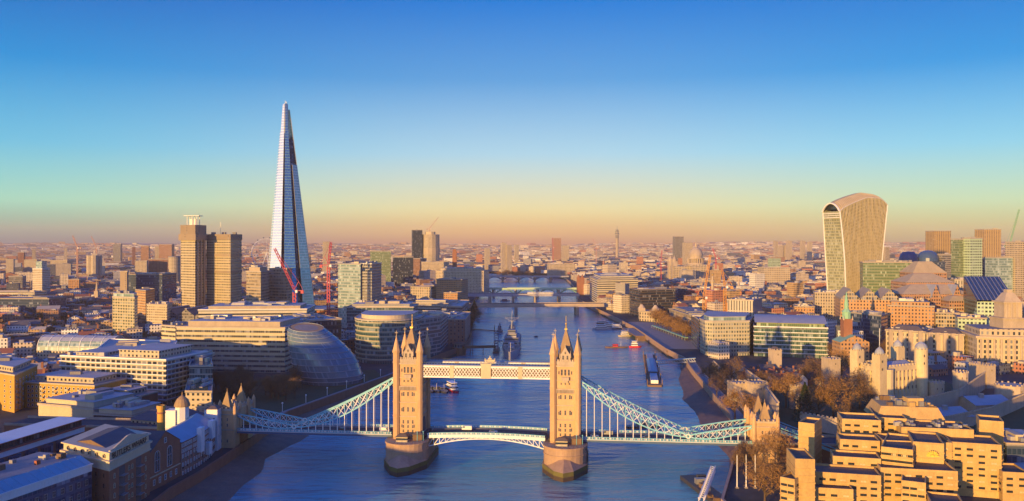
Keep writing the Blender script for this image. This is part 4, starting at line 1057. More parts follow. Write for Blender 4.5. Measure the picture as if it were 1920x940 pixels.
# glass spire
def spire():
    cx, cy = P(545, 1169); o = thing('glass_spire', 'tall tapering glass spire with splintered open top, highest on the skyline', 'skyscraper', (cx, cy, G)); claim(ngon(cx, cy, 40, 8), 120)
    glass = facade('spire_white_reflection', (.86, .88, .92), (.84, .88, .94), fh=3.8, bw=1.5, wx=.94, wz=.84, glow=.3, grough=.22, amt=.2, lift=.1)  # one glass throughout; the tints put each facet's sky reflection into its colour
    blue = facade('spire_blue_reflection', (.20, .40, .48), (.12, .32, .45), fh=3.8, bw=1.5, wx=.94, wz=.84, glow=.25, grough=.14, amt=.2, lift=.1)
    tealg = facade('spire_teal_reflection', (.40, .50, .48), (.32, .46, .46), fh=3.8, bw=1.5, wx=.94, wz=.84, glow=.3, grough=.2, amt=.2, lift=.1)
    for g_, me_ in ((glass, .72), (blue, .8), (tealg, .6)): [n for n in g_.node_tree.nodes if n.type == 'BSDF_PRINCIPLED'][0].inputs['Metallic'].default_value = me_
    H = 305.0; top = (cx - 7.5, cy)
    def pt(x, y, z): k = 1 - (z - G) / 348; return (cx + (top[0] - cx) * (1 - k) + x * k, cy + y * k, z)
    fc = [(-38, -3, -29, -21, 272, G), (-28, -24, -5.5, -36, 311, 74), (.5, -37, 19, -30.5, 312, G), (25.5, -25, 38, -8, 226, G), (38, -5, 33, 17, 292, G), (31, 20, 8, 34, 304, G), (5, 35, -20, 30, 298, G), (-23, 28, -38, 0, 268, G)]
    for x0, y0, x1, y1, zt, zb in fc:
        m = MB(); n = Vector((y1 - y0, -(x1 - x0), 0)).normalized() * .8; S = 14
        for i in range(S):
            za, zc = zb + (zt - zb) * i / S, zb + (zt - zb) * (i + 1) / S
            L = math.hypot(x1 - x0, y1 - y0)
            a, b, c, d = pt(x0, y0, za), pt(x1, y1, za), pt(x1, y1, zc), pt(x0, y0, zc)
            m.face([a, b, c, d], 0, [(0, za), (L, za), (L, zc), (0, zc)])
            A = [tuple(Vector(v) - n) for v in (a, b, c, d)]
            m.face(A[::-1], 0, [(0, za), (L, za), (L, zc), (0, zc)]); m.face([a, d, A[3], A[0]], 1); m.face([b, A[1], A[2], c], 1)
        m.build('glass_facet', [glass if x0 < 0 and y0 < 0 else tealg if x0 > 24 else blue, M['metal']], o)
    m = MB(); b = [(-35, -4), (-26, -20), (0, -32), (22, -25), (34, -5), (28, 20), (0, 31), (-30, 24)]
    for i in range(8): 
        za, zc = G + 255 * i / 8, G + 255 * (i + 1) / 8
        m.frustum([pt(x * .97, y * .97, za)[:2] for x, y in b], za, [pt(x * .97, y * .97, zc)[:2] for x, y in b], zc, 0, top=(i == 7))
    m.build('core', MATS['dark_glass_grid'], o)
    m = MB()
    for i in range(14):
        z = 262 + i * 3.6; p4 = [pt(x, y, z) for x, y in ((-16, -12), (14, -12), (14, 12), (-16, 12))]
        for k in range(4): m.beam(p4[k], p4[(k + 1) % 4], .5)
    for x, y in ((-14, -12), (14, -12), (14, 12), (-14, 12)): m.beam(pt(x, y, 256), pt(x, y, 312), .7)
    for x, y, z in ((-6, -8, 316), (4, -8, 314), (8, 4, 315)): m.beam(pt(x, y, 290), pt(x, y, z), .5)
    m.build('open_top_frame', M['white'], o)
    m = MB(); q = [(cx + x, cy + y) for x, y in ((-52, -44), (58, -46), (60, 20), (-50, 22))]; m.prism(q, 27, 28.2, 0, bot=True); m.build('station_canopy', M['roofpale'], o)
spire()
# hospital towers
def hospital():
    d = 1193; o = thing('hospital_tower', 'pair of joined brown concrete hospital towers, the taller topped by a white lattice pavilion', 'tower', P(395, d) + (G,))
    q = para(P(339, 1200), P(366, 1182), P(386, 1215)); claim(q, 140)
    MB().prism(q, G - 1, 131, 0, 1).build('service_tower', [mt('hospital_concrete'), M['roofgrey']], o)
    a, b2 = P(343, 1198), P(351, 1190)
    MB().prism(offset(q, 2.6), 121, 130, 0, bot=True).build('overhanging_collar', mt('blank_concrete'), o)
    m = MB(); q2 = offset(q, .6); m.prism(q2, 130, 143, 0); m.build('plant_room', mt('blank_concrete'), o)
    for i in range(3):
        x = lerp(P(366, 1182), P(386, 1215), .15 + .32 * i); MB().box(x[0] + .8, x[1], G, 2.4, 2.4, 118, .9).build('service_shaft', M['concrete'], o)
    m = MB(); c = cen(q); r = 7
    for x, y in ((-r, -5), (r, -5), (r, 5), (-r, 5), (0, -5), (0, 5)): m.beam((c[0] + x, c[1] + y, 143), (c[0] + x, c[1] + y, 156), .7)
    m.box(c[0], c[1], 156, 22, 16, 1); m.box(c[0], c[1], 143, 9, 7, 9); m.build('lattice_pavilion', M['white'], o)
    q = para(P(387, 1218), P(432, 1196), P(453, 1232)); claim(q, 130)
    MB().prism(q, G - 1, 130, 0, 1).build('ward_tower', [mt('hospital_concrete'), M['roofgrey']], o)
    for z, h in ((122, 8), (98, 3.5), (74, 3.5)): MB().prism(offset(q, .8), z, z + h, 0, bot=True).build('concrete_band', mt('blank_concrete'), o)
    for k in range(14): MB().prism(offset(q, .45), 14 + k * 7.6, 15.3 + k * 7.6, 0, bot=True).build('floor_ledge', M['concrete'], o)
    for t in (.2, .5, .8):
        x = lerp(P(387, 1218), P(453, 1232), t); MB().box(x[0], x[1], 130, 5, 5, 3).build('roof_plant', M['roofgrey'], o)
    MB().beam(lerp(q[0], q[2], .4) + (130,), lerp(q[0], q[2], .4) + (148,), .4).build('mast', M['metal'], o)
hospital()
# gabled train sheds
for k in range(5):
    q = front(P(300 + k * 33, 1075 - k * 6), P(331 + k * 33, 1073 - k * 6), 55); o = thing('train_shed', ['dark gabled station shed, leftmost of the row below the hospital towers', 'dark gabled station shed, second from left below the hospital towers', 'dark gabled station shed, middle of the row below the hospital towers', 'dark gabled station shed, fourth from left below the hospital towers', 'dark gabled station shed, rightmost of the row below the hospital towers'][k], 'shed', cen(q) + (G,), 'station sheds'); claim(q, 34)
    MB().gable(q, G - 1, 25, 33, 0, 1).build('wall', [mt('grey_office'), M['slate']], o); MB().beam(lerp(q[0], q[1], .5) + (33.2,), lerp(q[3], q[2], .5) + (33.2,), 3, 1.2).build('roof_lantern', M['roofpale'], o)
block('office_building', 'red brick flats tower behind the slim cream tower', 'apartments', para(P(254, 1170), P(273, 1150), P(290, 1190)), 51, 'orange_brick', 'roofgrey', plant=1, ledge=.4, lmat='cream')
block('office_building', 'cream concrete-framed office slab right of the slim cream tower', 'offices', para(P(275, 1060), P(313, 1050), P(323, 1085)), 39, 'cream_flats', 'roofpale', plant=2, ledge=.3)
block('tower_block', 'bare grey concrete fin tower rising from the dark glass block', 'tower block', para(P(225, 1360), P(238, 1350), P(241, 1368)), 70, 'blank_concrete', 'roofgrey', plant=0)
block('office_building', 'wide dark navy glass block left of the hospital towers', 'offices', front(P(240, 1400), P(304, 1400), 60), 64, 'navy_glass_grid', 'roofgrey', plant=4)
block('tower_block', 'white and glass residential tower with staggered top at the far left', 'tower block', para(P(61, 1655), P(79, 1640), P(94, 1670)), 66, 'cream_flats', 'roofpale', plant=0, ledge=.4, lmat='white', pent=(5, 14, 'pale_glass_grid'))
block('office_building', 'long low white office lit along the far left edge', 'offices', front(P(-30, 1520), P(65, 1500), 30), 28, 'white_band_office', 'roofpale', plant=2)
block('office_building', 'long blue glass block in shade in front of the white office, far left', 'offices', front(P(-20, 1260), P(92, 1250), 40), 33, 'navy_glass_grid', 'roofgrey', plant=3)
for (u0, u1, v, d, wl, nm, lb) in (
    (773, 792, 432, 2475, 'dark_glass_grid', 'tower_block', 'slim dark glass tower left of the rounded tower under construction'),
    (606, 618, 454, 2500, 'cream_flats', 'tower_block', 'distant cream slab tower just right of the glass spire'),
    (694, 733, 472, 2000, 'green_glass_grid', 'office_building', 'wide pale green office slab behind the pale glass slabs'),
    (736, 775, 483, 1900, 'dark_glass_grid', 'office_building', 'dark bulky office block left of the slim dark tower'),
    (790, 842, 492, 2100, 'cream_flats', 'office_building', 'long cream block at the foot of the rounded tower'),
    (775, 800, 486, 2200, 'terracotta', 'office_building', 'reddish brick block at the foot of the slim dark tower'),
    (910, 919, 467, 3300, 'cream_flats', 'tower_block', 'small white tower block beyond the river bend'),
    (941, 950, 456, 3000, 'cream_flats', 'tower_block', 'taller cream half of the paired slab beyond the river bend'),
    (950.5, 960, 460, 3000, 'cream_flats', 'tower_block', 'lower cream half of the paired slab beyond the river bend'),
    (966, 973, 460, 3800, 'cream_flats', 'tower_block', 'slim pale tower right of the paired cream slabs'),
    (1037, 1052, 447, 4384, 'terracotta', 'tower_block', 'tall pinkish slab tower standing alone on the central horizon'),
    (1055, 1067, 461, 3900, 'cream_flats', 'tower_block', 'pale block right of the pinkish slab tower'),
    (1028, 1078, 496, 2750, 'stone_large', 'office_building', 'colonnaded cream building at the north end of the far arched bridge'),
    (1266, 1282, 444, 3200, 'grey_office', 'tower_block', 'plain grey slab tower behind the domed cathedral'),
    (1284, 1299, 456, 3000, 'cream_flats', 'tower_block', 'cream tower between the grey slab and the cathedral dome'),
    (264, 279, 462, 2600, 'terracotta', 'tower_block', 'brown brick tower left of the hospital towers'),
    (212, 226, 458, 4200, 'grey_office', 'tower_block', 'grey slab tower on the left horizon'),
    (298, 322, 459, 3000, 'terracotta', 'tower_block', 'broad brown block on the skyline left of the hospital'),
    (290, 300, 463, 3100, 'cream_flats', 'tower_block', 'small cream tower beside the broad brown skyline block'),
    (248, 254, 464, 3300, 'brick_flats', 'tower_block', 'thin brick tower left of the brown brick tower'),
    (60, 67, 469, 3100, 'cream_flats', 'tower_block', 'cream tower above the white staggered tower'),
    (45, 69, 488, 2600, 'cream_flats', 'office_building', 'long cream slab below the far cream tower'),
    (33, 45, 474, 2900, 'brick_flats', 'tower_block', 'squat brown tower at the far left'),
    (11, 25, 487, 2500, 'cream_flats', 'office_building', 'low cream block near the left edge'),
    (16, 42, 519, 1800, 'grey_office', 'office_building', 'grey block left of the white staggered tower'),
    (128, 148, 525, 1750, 'orange_brick', 'office_building', 'orange brick block right of the white staggered tower'),
    (93, 126, 489, 2600, 'cream_flats', 'office_building', 'long pale block behind the brown trees, far left'),
    (279, 318, 487, 2100, 'brick_flats', 'office_building', 'red brick block left of the pale drum building'),
    (253, 275, 490, 2050, 'cream_flats', 'office_building', 'small cream block left of the red brick block'),
    (120, 126, 466, 3900, 'cream_flats', 'tower_block', 'pale tower block near the faded crane'),
    (1453, 1459, 452, 4600, 'cream_flats', 'tower_block', 'slim pale tower, leftmost of the estate left of the flared tower'),
    (1461, 1469, 461, 4100, 'cream_flats', 'tower_block', 'low pale tower, second of the estate left of the flared tower'),
    (1473, 1482, 460, 4100, 'cream_flats', 'tower_block', 'pale tower in the middle of the estate left of the flared tower'),
    (1477, 1485, 452, 4700, 'cream_flats', 'tower_block', 'tall pale tower behind the middle of the estate'),
    (1503, 1510, 452, 4600, 'cream_flats', 'tower_block', 'tall pale tower, second from right of the estate'),
    (1516, 1523, 454, 4500, 'cream_flats', 'tower_block', 'pale tower, nearest the flared tower'),
    (1447, 1464, 485, 2100, 'mint_wall', 'office_building', 'small pale green tower left of the flared tower'),
    (1433, 1482, 503, 1900, 'stone_large', 'office_building', 'cream block with tall window slots left of the flared tower'),
    (1751, 1783, 434, 2100, 'barbican_concrete', 'tower_block', 'brown ribbed concrete tower behind the blue domed roof'),
    (1845, 1877, 431, 2000, 'barbican_concrete', 'tower_block', 'brown ribbed concrete tower right of the green glass tower'),
    (1797, 1819, 450, 1260, 'green_glass_grid', 'office_building', 'dark green glass tower on the right skyline'),
    (1819.5, 1842, 448, 1250, 'mint_wall', 'office_building', 'pale green framed half beside the dark green glass tower'),
    (1772, 1797, 478, 1500, 'grey_office', 'office_building', 'grey striped office left of the dark green glass tower'),
    (1843, 1866, 486, 1350, 'stone_grid', 'office_building', 'beige framed office in front of the right-hand ribbed tower'),
    (1904, 1935, 455, 1300, 'cream_flats', 'tower_block', 'cream tower cut by the right edge'),
    (1868, 1905, 484, 1300, 'pale_glass_grid', 'office_building', 'curved pale glass office near the right edge'),
    (1727, 1752, 478, 1900, 'cream_flats', 'tower_block', 'cream block between the flared tower and the blue domes'),
    (1660, 1668, 464, 2600, 'cream_flats', 'tower_block', 'slim cream tower just right of the flared tower')):
    block(nm, lb, 'tower block' if nm == 'tower_block' else 'offices', front(P(u0, d), P(u1, d + 6), min(40, (u1 - u0) / F * d * .8)), Zv(v, d), wl, 'roofpale', plant=1 if d < 2600 else 0, seed=int(u0) + 99)
# ------------------------------------------------------------ single tall things on the skyline
def rounded_tower():
    d = 2500; cx = Xu(808, d); r = 16 / F * d; o = thing('tower_under_construction', 'pale rounded tower under construction with stepped sheeted top', 'tower', (cx, d, G)); claim(rect(cx, d, 2 * r, 2 * r), 120)
    m = MB(); m.prism(ngon(cx, d, r, 14, 0, 1), G - 1, Zv(440, d), 0, 1); m.build('wall', [mt('cream_flats'), M['roofpale']], o)
    MB().prism(ngon(cx, d, r + .8, 14), Zv(478, d), Zv(465, d), 0).build('sheeted_band', M['concrete'], o)
    MB().prism(ngon(cx - 2, d, r * .6, 10), Zv(440, d), Zv(435, d), 0).build('core_top', M['cream'], o)
    crane('tower_crane', 'thin pale crane leaning over the rounded tower under construction', cx - 4, d, Zv(440, d), Zv(430, d), (cx + 22, d, Zv(408, d)), M['pinkc'], 2.4)
def crane(name, label, x, y, z0, zc, tip, mat, w=2.2, lattice=True):
    """luffing crane: mast to the cab at zc, jib to the tip, counter-jib behind"""
    o = thing(name, label, 'crane', (x, y, z0)); m = MB(); h = zc - z0
    def truss(m, p, q, w, n):
        p, q = Vector(p), Vector(q); dd = (q - p).normalized(); a = dd.cross(Vector((0, 1, 0)) if abs(dd.y) < .9 else Vector((1, 0, 0))).normalized() * w / 2; b = dd.cross(a).normalized() * w / 2
        c = [a + b, a - b, -a - b, -a + b]; t = w * .2
        for k in c: m.beam(p + k, q + k, t)
        for i in range(n):
            s, e = p + (q - p) * i / n, p + (q - p) * (i + 1) / n
            for k in range(4): m.beam(s + c[k], e + c[(k + 1) % 4], t * .7)
    truss(m, (x, y, z0), (x, y, zc), w, max(3, int(h / w / 1.3))); m.build('mast', mat, o)
    j = MB(); truss(j, (x, y, zc + w), tip, w * .7, max(4, int((Vector(tip) - Vector((x, y, zc))).length / w / 1.4))); j.build('jib', mat, o)
    dx = -1 if tip[0] > x else 1; cj = MB(); cj.beam((x, y, zc + w * .6), (x + dx * w * 3.4, y, zc + w * .6), w * .7, w * .3); cj.box(x + dx * w * 3, y, zc - w * .5, w * 1.1, w, w * 1.1); cj.build('counter_jib', mat, o)
    a = MB(); a.beam((x, y, zc + w), (x + dx * w * 1.6, y, zc + w * 4), w * .16); a.beam((x + dx * w * 1.6, y, zc + w * 4), tip, w * .09); a.beam((x + dx * w * 1.6, y, zc + w * 4), (x + dx * w * 3.2, y, zc + w), w * .12); a.build('stay', mat, o)
    MB().box(x + w * .9, y - w * .3, zc - .2 * w, w * .8, w, w).build('cab', M['white'], o)
    return o
def broadcast_tower():
    d = 5149; cx = Xu(1157, d); o = thing('broadcast_tower', 'slender round communications tower with drum galleries and antenna on the far horizon', 'tower', (cx, d, G))
    z = Zv
    MB().lathe(cx, d, [(9, G - 1), (8.5, z(470, d)), (9, z(450, d)), (9, z(447, d))], 14).build('shaft', M['concrete'], o)
    m = MB(); 
    for a, b, r in ((447, 441, 10), (440, 437, 13), (436, 434, 12), (433, 431, 9)): m.prism(ngon(cx, d, r, 14), z(a, d), z(b, d), 0, bot=True)
    m.build('gallery', mt('grey_office'), o); MB().cone(cx, d, z(434, d), z(424, d), 3, .6, 8).build('antenna', M['metal'], o)
def observation_wheel():
    d = 3356; cx = Xu(500, d); r = 60; cz = 75; o = thing('observation_wheel', 'giant white spoked wheel half hidden behind the glass spire', 'wheel', (cx, d, G))
    m = MB(); ca, sa = math.cos(.5), math.sin(.5)
    def pt(a, k=1, off=0): return (cx + r * k * math.cos(a) * ca - off * sa, d + r * k * math.cos(a) * sa + off * ca, cz + r * k * math.sin(a))
    for i in range(40):
        a, b = 2 * PI * i / 40, 2 * PI * (i + 1) / 40; m.beam(pt(a, 1, -2), pt(b, 1, -2), 1.2); m.beam(pt(a, 1, 2), pt(b, 1, 2), 1.2); m.beam(pt(a, .95), pt(b, .95), 1.2)
        m.beam(pt(a, 1, 2), pt(b, .95), .6)
    m.build('rim', M['white'], o)
    s = MB()
    for i in range(20): s.beam((cx, d, cz), pt(2 * PI * i / 20, .96), .4)
    s.build('spoke', M['white'], o)
    l = MB(); l.beam((cx, d, cz), (cx - 16, d - 25, G), 2.2); l.beam((cx, d, cz), (cx + 16, d - 25, G), 2.2); l.build('support_leg', M['white'], o)
    for i in range(16): a = 2 * PI * (i + .5) / 16; MB().sphere(pt(a, 1.05), 2.6, 5).build('capsule', M['glassblue'], o)
def cathedral():
    d = 2219; cx = Xu(1305, d); z = Zv; o = thing('domed_cathedral', 'great domed stone cathedral with lantern and twin west towers', 'cathedral', (cx, d, G)); claim(rect(cx, d, 140, 120), 125)
    k = .1
    MB().prism(rect(cx - 8, d, 110, 44, k), G - 1, 56, 0, 1).prism(rect(cx, d + 4, 44, 84, k), G - 1, 56.1, 0, 1).build('nave', [mt('stone_large'), M['leadgrey']], o)
    MB().prism(rect(cx, d, 52, 48, k), 56, 60, 0, 1).build('crossing', [mt('stone_large'), M['leadgrey']], o)
    m = MB(); m.prism(ngon(cx, d, 23, 24), 60, 64, 0); m.prism(ngon(cx, d, 17.5, 24), 64, 75, 0); m.prism(ngon(cx, d, 22.5, 24), 75, 77, 0, bot=True); m.prism(ngon(cx, d, 17, 24), 77, 83, 0); m.build('drum', M['stone'], o)
    c = MB()
    for i in range(24): a = 2 * PI * i / 24; c.prism(ngon(cx + 21 * math.cos(a), d + 21 * math.sin(a), 1.1, 6), 64, 75, 0)
    c.build('colonnade', M['stone'], o)
    MB().lathe(cx, d, [(18.5, 83), (18, 88), (16.3, 93), (13.2, 98.5), (9, 103), (4.7, 105.6)], 24).build('dome', M['stone'], o, smooth=True)
    m = MB(); m.prism(ngon(cx, d, 4.6, 12), 105, 107, 0); m.prism(ngon(cx, d, 3, 12), 107, 114, 0); m.cone(cx, d, 113, 119, 3, .6, 12); m.sphere((cx, d, 120), 1.3, 6); m.beam((cx, d, 120), (cx, d, 126), .6); m.build('lantern', M['stone'], o)
    for e in (-18, 18):
        x, y = cx - 60 - e * .1, d + 14 + e; m = MB(); m.box(x, y, G - 1, 13, 13, 62, k); m.prism(ngon(x, y, 6, 10), 67, 74, 0); m.cone(x, y, 74, 82, 5.4, .6, 10); m.beam((x, y, 82), (x, y, 86), .5); m.build('west_tower', M['stone'], o)
    m = MB(); q = rect(cx + 44, d - 2, 24, 26, k); m.gable(q, G - 1, 56, 63, 0, 1); m.build('east_end', [M['stone'], M['leadgrey']], o)
def flared_tower():
    """top-heavy glass tower: both broad sides curve outwards as they rise, roof arched"""
    o = thing('flared_tower', 'top-heavy glass tower that widens upwards under an arched roof with pale fins', 'skyscraper', P(1605, 1150) + (G,))
    A0, B0, C0 = Vector(P(1556, 1150)), Vector(P(1585, 1122)), Vector(P(1645, 1165))
    A1, B1, C1 = Vector(P(1543, 1150)), Vector(P(1574.5, 1116)), Vector(P(1664, 1180))
    claim([tuple(A1), tuple(B1), tuple(C1), tuple(A1 + C1 - B1)], 160)
    n, K, S = 22, 12, 14
    def ztop(s): return 160 + 20 * min(1, max(0, s) / .55) ** .75 - (9 * ((s - .78) / .22) ** 2 if s > .78 else 0)
    def corner(t):
        k = max(0, (t - .05) / .95) ** 1.9; return A0 + (A1 - A0) * (t ** .9), B0 + (B1 - B0) * k - (B1 - B0).normalized() * 2.0 * math.sin(PI * t), C0 + (C1 - C0) * t ** 1.25
    def wallpt(t, s, far=False):
        A, B, C_ = corner(t); D = A + C_ - B; p = lerp(A, D, s) if far else lerp(B, C_, s)
        return (p[0], p[1], G + (ztop(s) - G) * t)
    m = MB(); h = 150 / n
    def grid(f, L):
        for i in range(n):
            for j in range(S): m.face([f(i / n, j / S), f(i / n, (j + 1) / S), f((i + 1) / n, (j + 1) / S), f((i + 1) / n, j / S)], 0, [(j * L / S, i * h), ((j + 1) * L / S, i * h), ((j + 1) * L / S, i * h + h), (j * L / S, i * h + h)])
    grid(lambda t, s: wallpt(t, s), 78); grid(lambda t, s: wallpt(t, 1 - s, True), 78)
    for e_, f_ in ((0, 1), (1, -1)):
        for i in range(n):
            a, b, c, d = wallpt(i / n, e_, True), wallpt(i / n, e_), wallpt((i + 1) / n, e_), wallpt((i + 1) / n, e_, True); L = math.dist(a, b); q = [a, b, c, d]; uv = [(0, i * h), (L, i * h), (L, i * h + h), (0, i * h + h)]; m.face(q[::f_], 0, uv[::f_])
    wl = m.build('glass_wall', fa('flared_glass', (.38, .37, .22), (.15, .17, .12), fh=3.9, bw=1.5, wx=.72, wz=.72, glow=.6, grough=.2), o)
    ar = MB()
    def arch(t, s):                                         # t across the narrow end, s along the broad side
        a, b = wallpt(1, s, True), wallpt(1, s); p = lerp(a, b, t); return (p[0], p[1], p[2] + 11 * max(0.0, math.sin(PI * t)) ** .7 * (1 - .55 * s))
    for i in range(K):
        for j in range(S): ar.face([arch(i / K, j / S), arch((i + 1) / K, j / S), arch((i + 1) / K, (j + 1) / S), arch(i / K, (j + 1) / S)], 0)
    ar.face([arch(i / K, .04) for i in range(K + 1)], 1); ar.face([arch(i / K, 1) for i in range(K + 1)][::-1], 1)
    ar.build('arched_roof', [M['tan'], M['glassdark']], o)
    rim = MB()
    for i in range(K): rim.beam(arch(i / K, -.01), arch((i + 1) / K, -.01), 1.7)
    for i in range(n):
        rim.beam(wallpt(i / n, 0, True), wallpt((i + 1) / n, 0, True), 1.5); rim.beam(wallpt(i / n, 0), wallpt((i + 1) / n, 0), 1.5); rim.beam(wallpt(i / n, 1), wallpt((i + 1) / n, 1), 1.3)
    for j in range(S): rim.beam(wallpt(1, j / S), wallpt(1, (j + 1) / S), .9)
    rim.build('edge_rim', M['white'], o)
    A, B, C_ = corner(.5); nn = Vector((C_.y - B.y, -(C_.x - B.x), 0)).normalized() * .5
    for f in range(1, 34):
        s = f / 34; fn = MB(); prev = None
        for i in range(1, n + 1):
            p = Vector(wallpt(i / n, s)) + nn
            if prev is not None: fn.beam(prev, p, .5, .9)
            prev = p
        for k in range(1, 4): q = Vector(arch(1 - .12 * k, s)) + Vector((0, 0, .3)); fn.beam(prev, q, .5, .7); prev = q
        fn.build('fin', M['cream'], o)
    for i in range(3):
        a, b = wallpt(.945 + .018 * i, 0, True), wallpt(.945 + .018 * i, 0); MB().beam(Vector(a) + Vector((-.5, -.5, 0)), Vector(b) + Vector((-.5, -.5, 0)), .8, .9).build('sky_terrace', M['white'], o)
cathedral(); broadcast_tower(); observation_wheel(); flared_tower(); rounded_tower()
d = 2128; x = Xu(852.5, d); o = thing('power_station_chimney', 'square brick chimney of the old power station beyond the cream office', 'chimney', (x, d, G)); MB().box(x, d, G - 1, 11, 11, Zv(471, d) - G).build('shaft', M['brick'], o); MB().box(x, d, Zv(471, d) - 1, 8, 8, 6).build('cap', M['brick'], o); claim(rect(x, d, 14, 14), 99)
d = 1900; x = Xu(327, d); o = thing('drum_building', 'pale cylindrical drum building left of the hospital towers', 'building', (x, d, G)); MB().prism(ngon(x, d, 13, 20), G - 1, Zv(483, d), 0, 1).build('wall', [mt('cream_flats'), M['roofpale']], o); MB().prism(ngon(x, d, 13.5, 20), Zv(483, d), Zv(481, d), 0).build('roof', M['roofgrey'], o); claim(rect(x, d, 28, 28), 85)
d = 2300; x = Xu(177, d); o = thing('tower_block', 'cream lobed tower block on the left skyline beyond the brown trees', 'tower block', (x, d, G)); m = MB()
for k in range(4): m.prism(ngon(x + 11 * math.cos(k * PI / 2 + .5), d + 11 * math.sin(k * PI / 2 + .5), 9, 8), G - 1, Zv(479, d), 0, 1)
m.build('wall', [mt('cream_flats'), M['roofpale']], o); MB().box(x, d, Zv(479, d) - 2, 12, 12, 7, .5).build('roof_plant', M['cream'], o); claim(rect(x, d, 44, 44), 85)
d = 1280; x = Xu(1336, d); o = thing('memorial_column', 'tall pale stone memorial column between the two yellow cranes', 'column', (x, d, G)); MB().lathe(x, d, [(4, G - 1), (3.6, 16), (2.4, 17), (2.2, 58), (3.4, 58), (3.4, 60), (1.5, 60), (1.2, 66), (.2, 68)], 14).build('shaft', M['stone'], o); MB().sphere((x, d, 69), 1.6, 6).build('gilded_urn', M['gold'], o)
# cranes
crane('tower_crane', 'crimson luffing crane in front of the glass spire, jib leaning left', Xu(552, 1075), 1075, 30, Zv(548, 1075), (Xu(517, 1075), 1070, Zv(466, 1075)), M['crim'], 3.4)
crane('tower_crane', 'upright crimson luffing crane right of the glass spire', Xu(616, 1010), 1010, 30, Zv(500, 1010), (Xu(618, 1010), 1018, Zv(454, 1010)), M['crim'], 3.0)
crane('tower_crane', 'tall yellow luffing crane by the river, leaning right past the cathedral', Xu(1320, 1000), 1000, G, Zv(560, 1000), (Xu(1333, 1000), 1003, Zv(478, 1000)), M['orange'], 2.8)
crane('tower_crane', 'shorter yellow crane standing upright right of the leaning yellow one', Xu(1359, 1020), 1020, 20, Zv(540, 1020), (Xu(1357.5, 1020), 1030, Zv(507, 1020)), M['orange'], 2.8)
crane('tower_crane', 'faded pink crane standing over the brown trees, far left', Xu(145, 2000), 2000, G, Zv(466, 2000), (Xu(136, 2000), 2000, Zv(442, 2000)), M['pinkc'], 2.8)
crane('tower_crane', 'thin pale crane above the cream lobed tower block', Xu(181, 2500), 2500, G, Zv(466, 2500), (Xu(171, 2500), 2500, Zv(443, 2500)), M['pinkc'], 2.4)
crane('tower_crane', 'thin white crane left of the communications tower', Xu(1118, 3200), 3200, G, Zv(463, 3200), (Xu(1111, 3200), 3200, Zv(447, 3200)), M['pinkc'], 2.8)
crane('tower_crane', 'dark green crane against the sky at the right edge', Xu(1893, 1500), 1500, 60, Zv(462, 1500), (Xu(1911, 1500), 1500, Zv(393, 1500)), M['green'], 2.6)
crane('tower_crane', 'crimson crane left of the domed cathedral', Xu(1239, 1900), 1900, G, Zv(495, 1900), (Xu(1242, 1900), 1905, Zv(470, 1900)), M['crim'], 2.6)
crane('tower_crane', 'crimson crane right of the domed cathedral', Xu(1342, 2000), 2000, G, Zv(485, 2000), (Xu(1337, 2000), 2005, Zv(466, 2000)), M['crim'], 2.6)
crane('tower_crane', 'red crane beside the pinkish slab tower on the horizon', Xu(1037, 3900), 3900, G, Zv(465, 3900), (Xu(1036, 3900), 3900, Zv(446, 3900)), M['crim'], 3)
# ------------------------------------------------------------ north bank
def Bk(*a, **k): return block(*a, **k)
q = [P(1322, 824), P(1336, 818), P(1405, 822), P(1413, 870), P(1322, 900), P(1312, 850)]
Bk('office_building', 'cream and glass riverside office with rounded corner beside the curved-roof office', 'offices', q, 40, 'sugar_quay_wall', 'roofpale', ledge=.35, fh=3.7, plant=3, pent=(4, 4, 'pale_glass_grid'), lmat='cream')
Bk('office_building', 'dark glass flank wing left of the rounded cream office', 'offices', para(P(1296, 930), P(1311, 850), P(1321, 905)), 38, 'navy_glass_grid', 'roofgrey', plant=1)
def curved_roof_office():
    q = front(P(1414, 818), P(1552, 800), 70); o = Bk('office_building', 'big glass office with white floor bands and shallow curved grey roof', 'offices', q, 35, 'tower_place_wall', 'roofgrey', ledge=.7, fh=4.0, plant=0, lmat='white')
    p = offset(q, -2.5); MB().prism(p, 35.75, 40, 0).build('glazed_attic', mt('green_glass_grid'), o); m = MB(); p = offset(q, -.5); n = 12
    A, B, C_, D = [Vector(x) for x in p]; 
    for i in range(n):
        t0, t1 = i / n, (i + 1) / n; z = lambda t: 40 + 8 * math.sin(PI * (.12 + .8 * t)) - 3
        m.face([tuple(A + (D - A) * t0) + (z(t0),), tuple(B + (C_ - B) * t0) + (z(t0),), tuple(B + (C_ - B) * t1) + (z(t1),), tuple(A + (D - A) * t1) + (z(t1),)])
    for e, f, s in ((A, D, 1), (B, C_, -1)):
        pts = [tuple(e + (f - e) * i / n) + (z(i / n),) for i in range(n + 1)] + [tuple(f) + (39.9,), tuple(e) + (39.9,)]; m.face(pts[::s])
    m.face([tuple(A) + (39.9,), tuple(B) + (39.9,), tuple(B) + (z(0),), tuple(A) + (z(0),)]); m.build('curved_roof', M['leadgrey'], o)
curved_roof_office()
Bk('office_building', 'pale office with vertical grooves behind the rounded cream office', 'offices', front(P(1364, 1000), P(1412, 985), 45), 49, 'corrugated_stone', 'roofpale', plant=5)
Bk('customs_house', 'long low classical stone building behind the bare trees along the quay', 'public building', front(P(1255, 1165), P(1327, 985), 34), 25, 'stone_windows', 'roofgrey', ledge=None, plant=0, cornice=1.0, pent=(6, 3, 'stone_windows'))
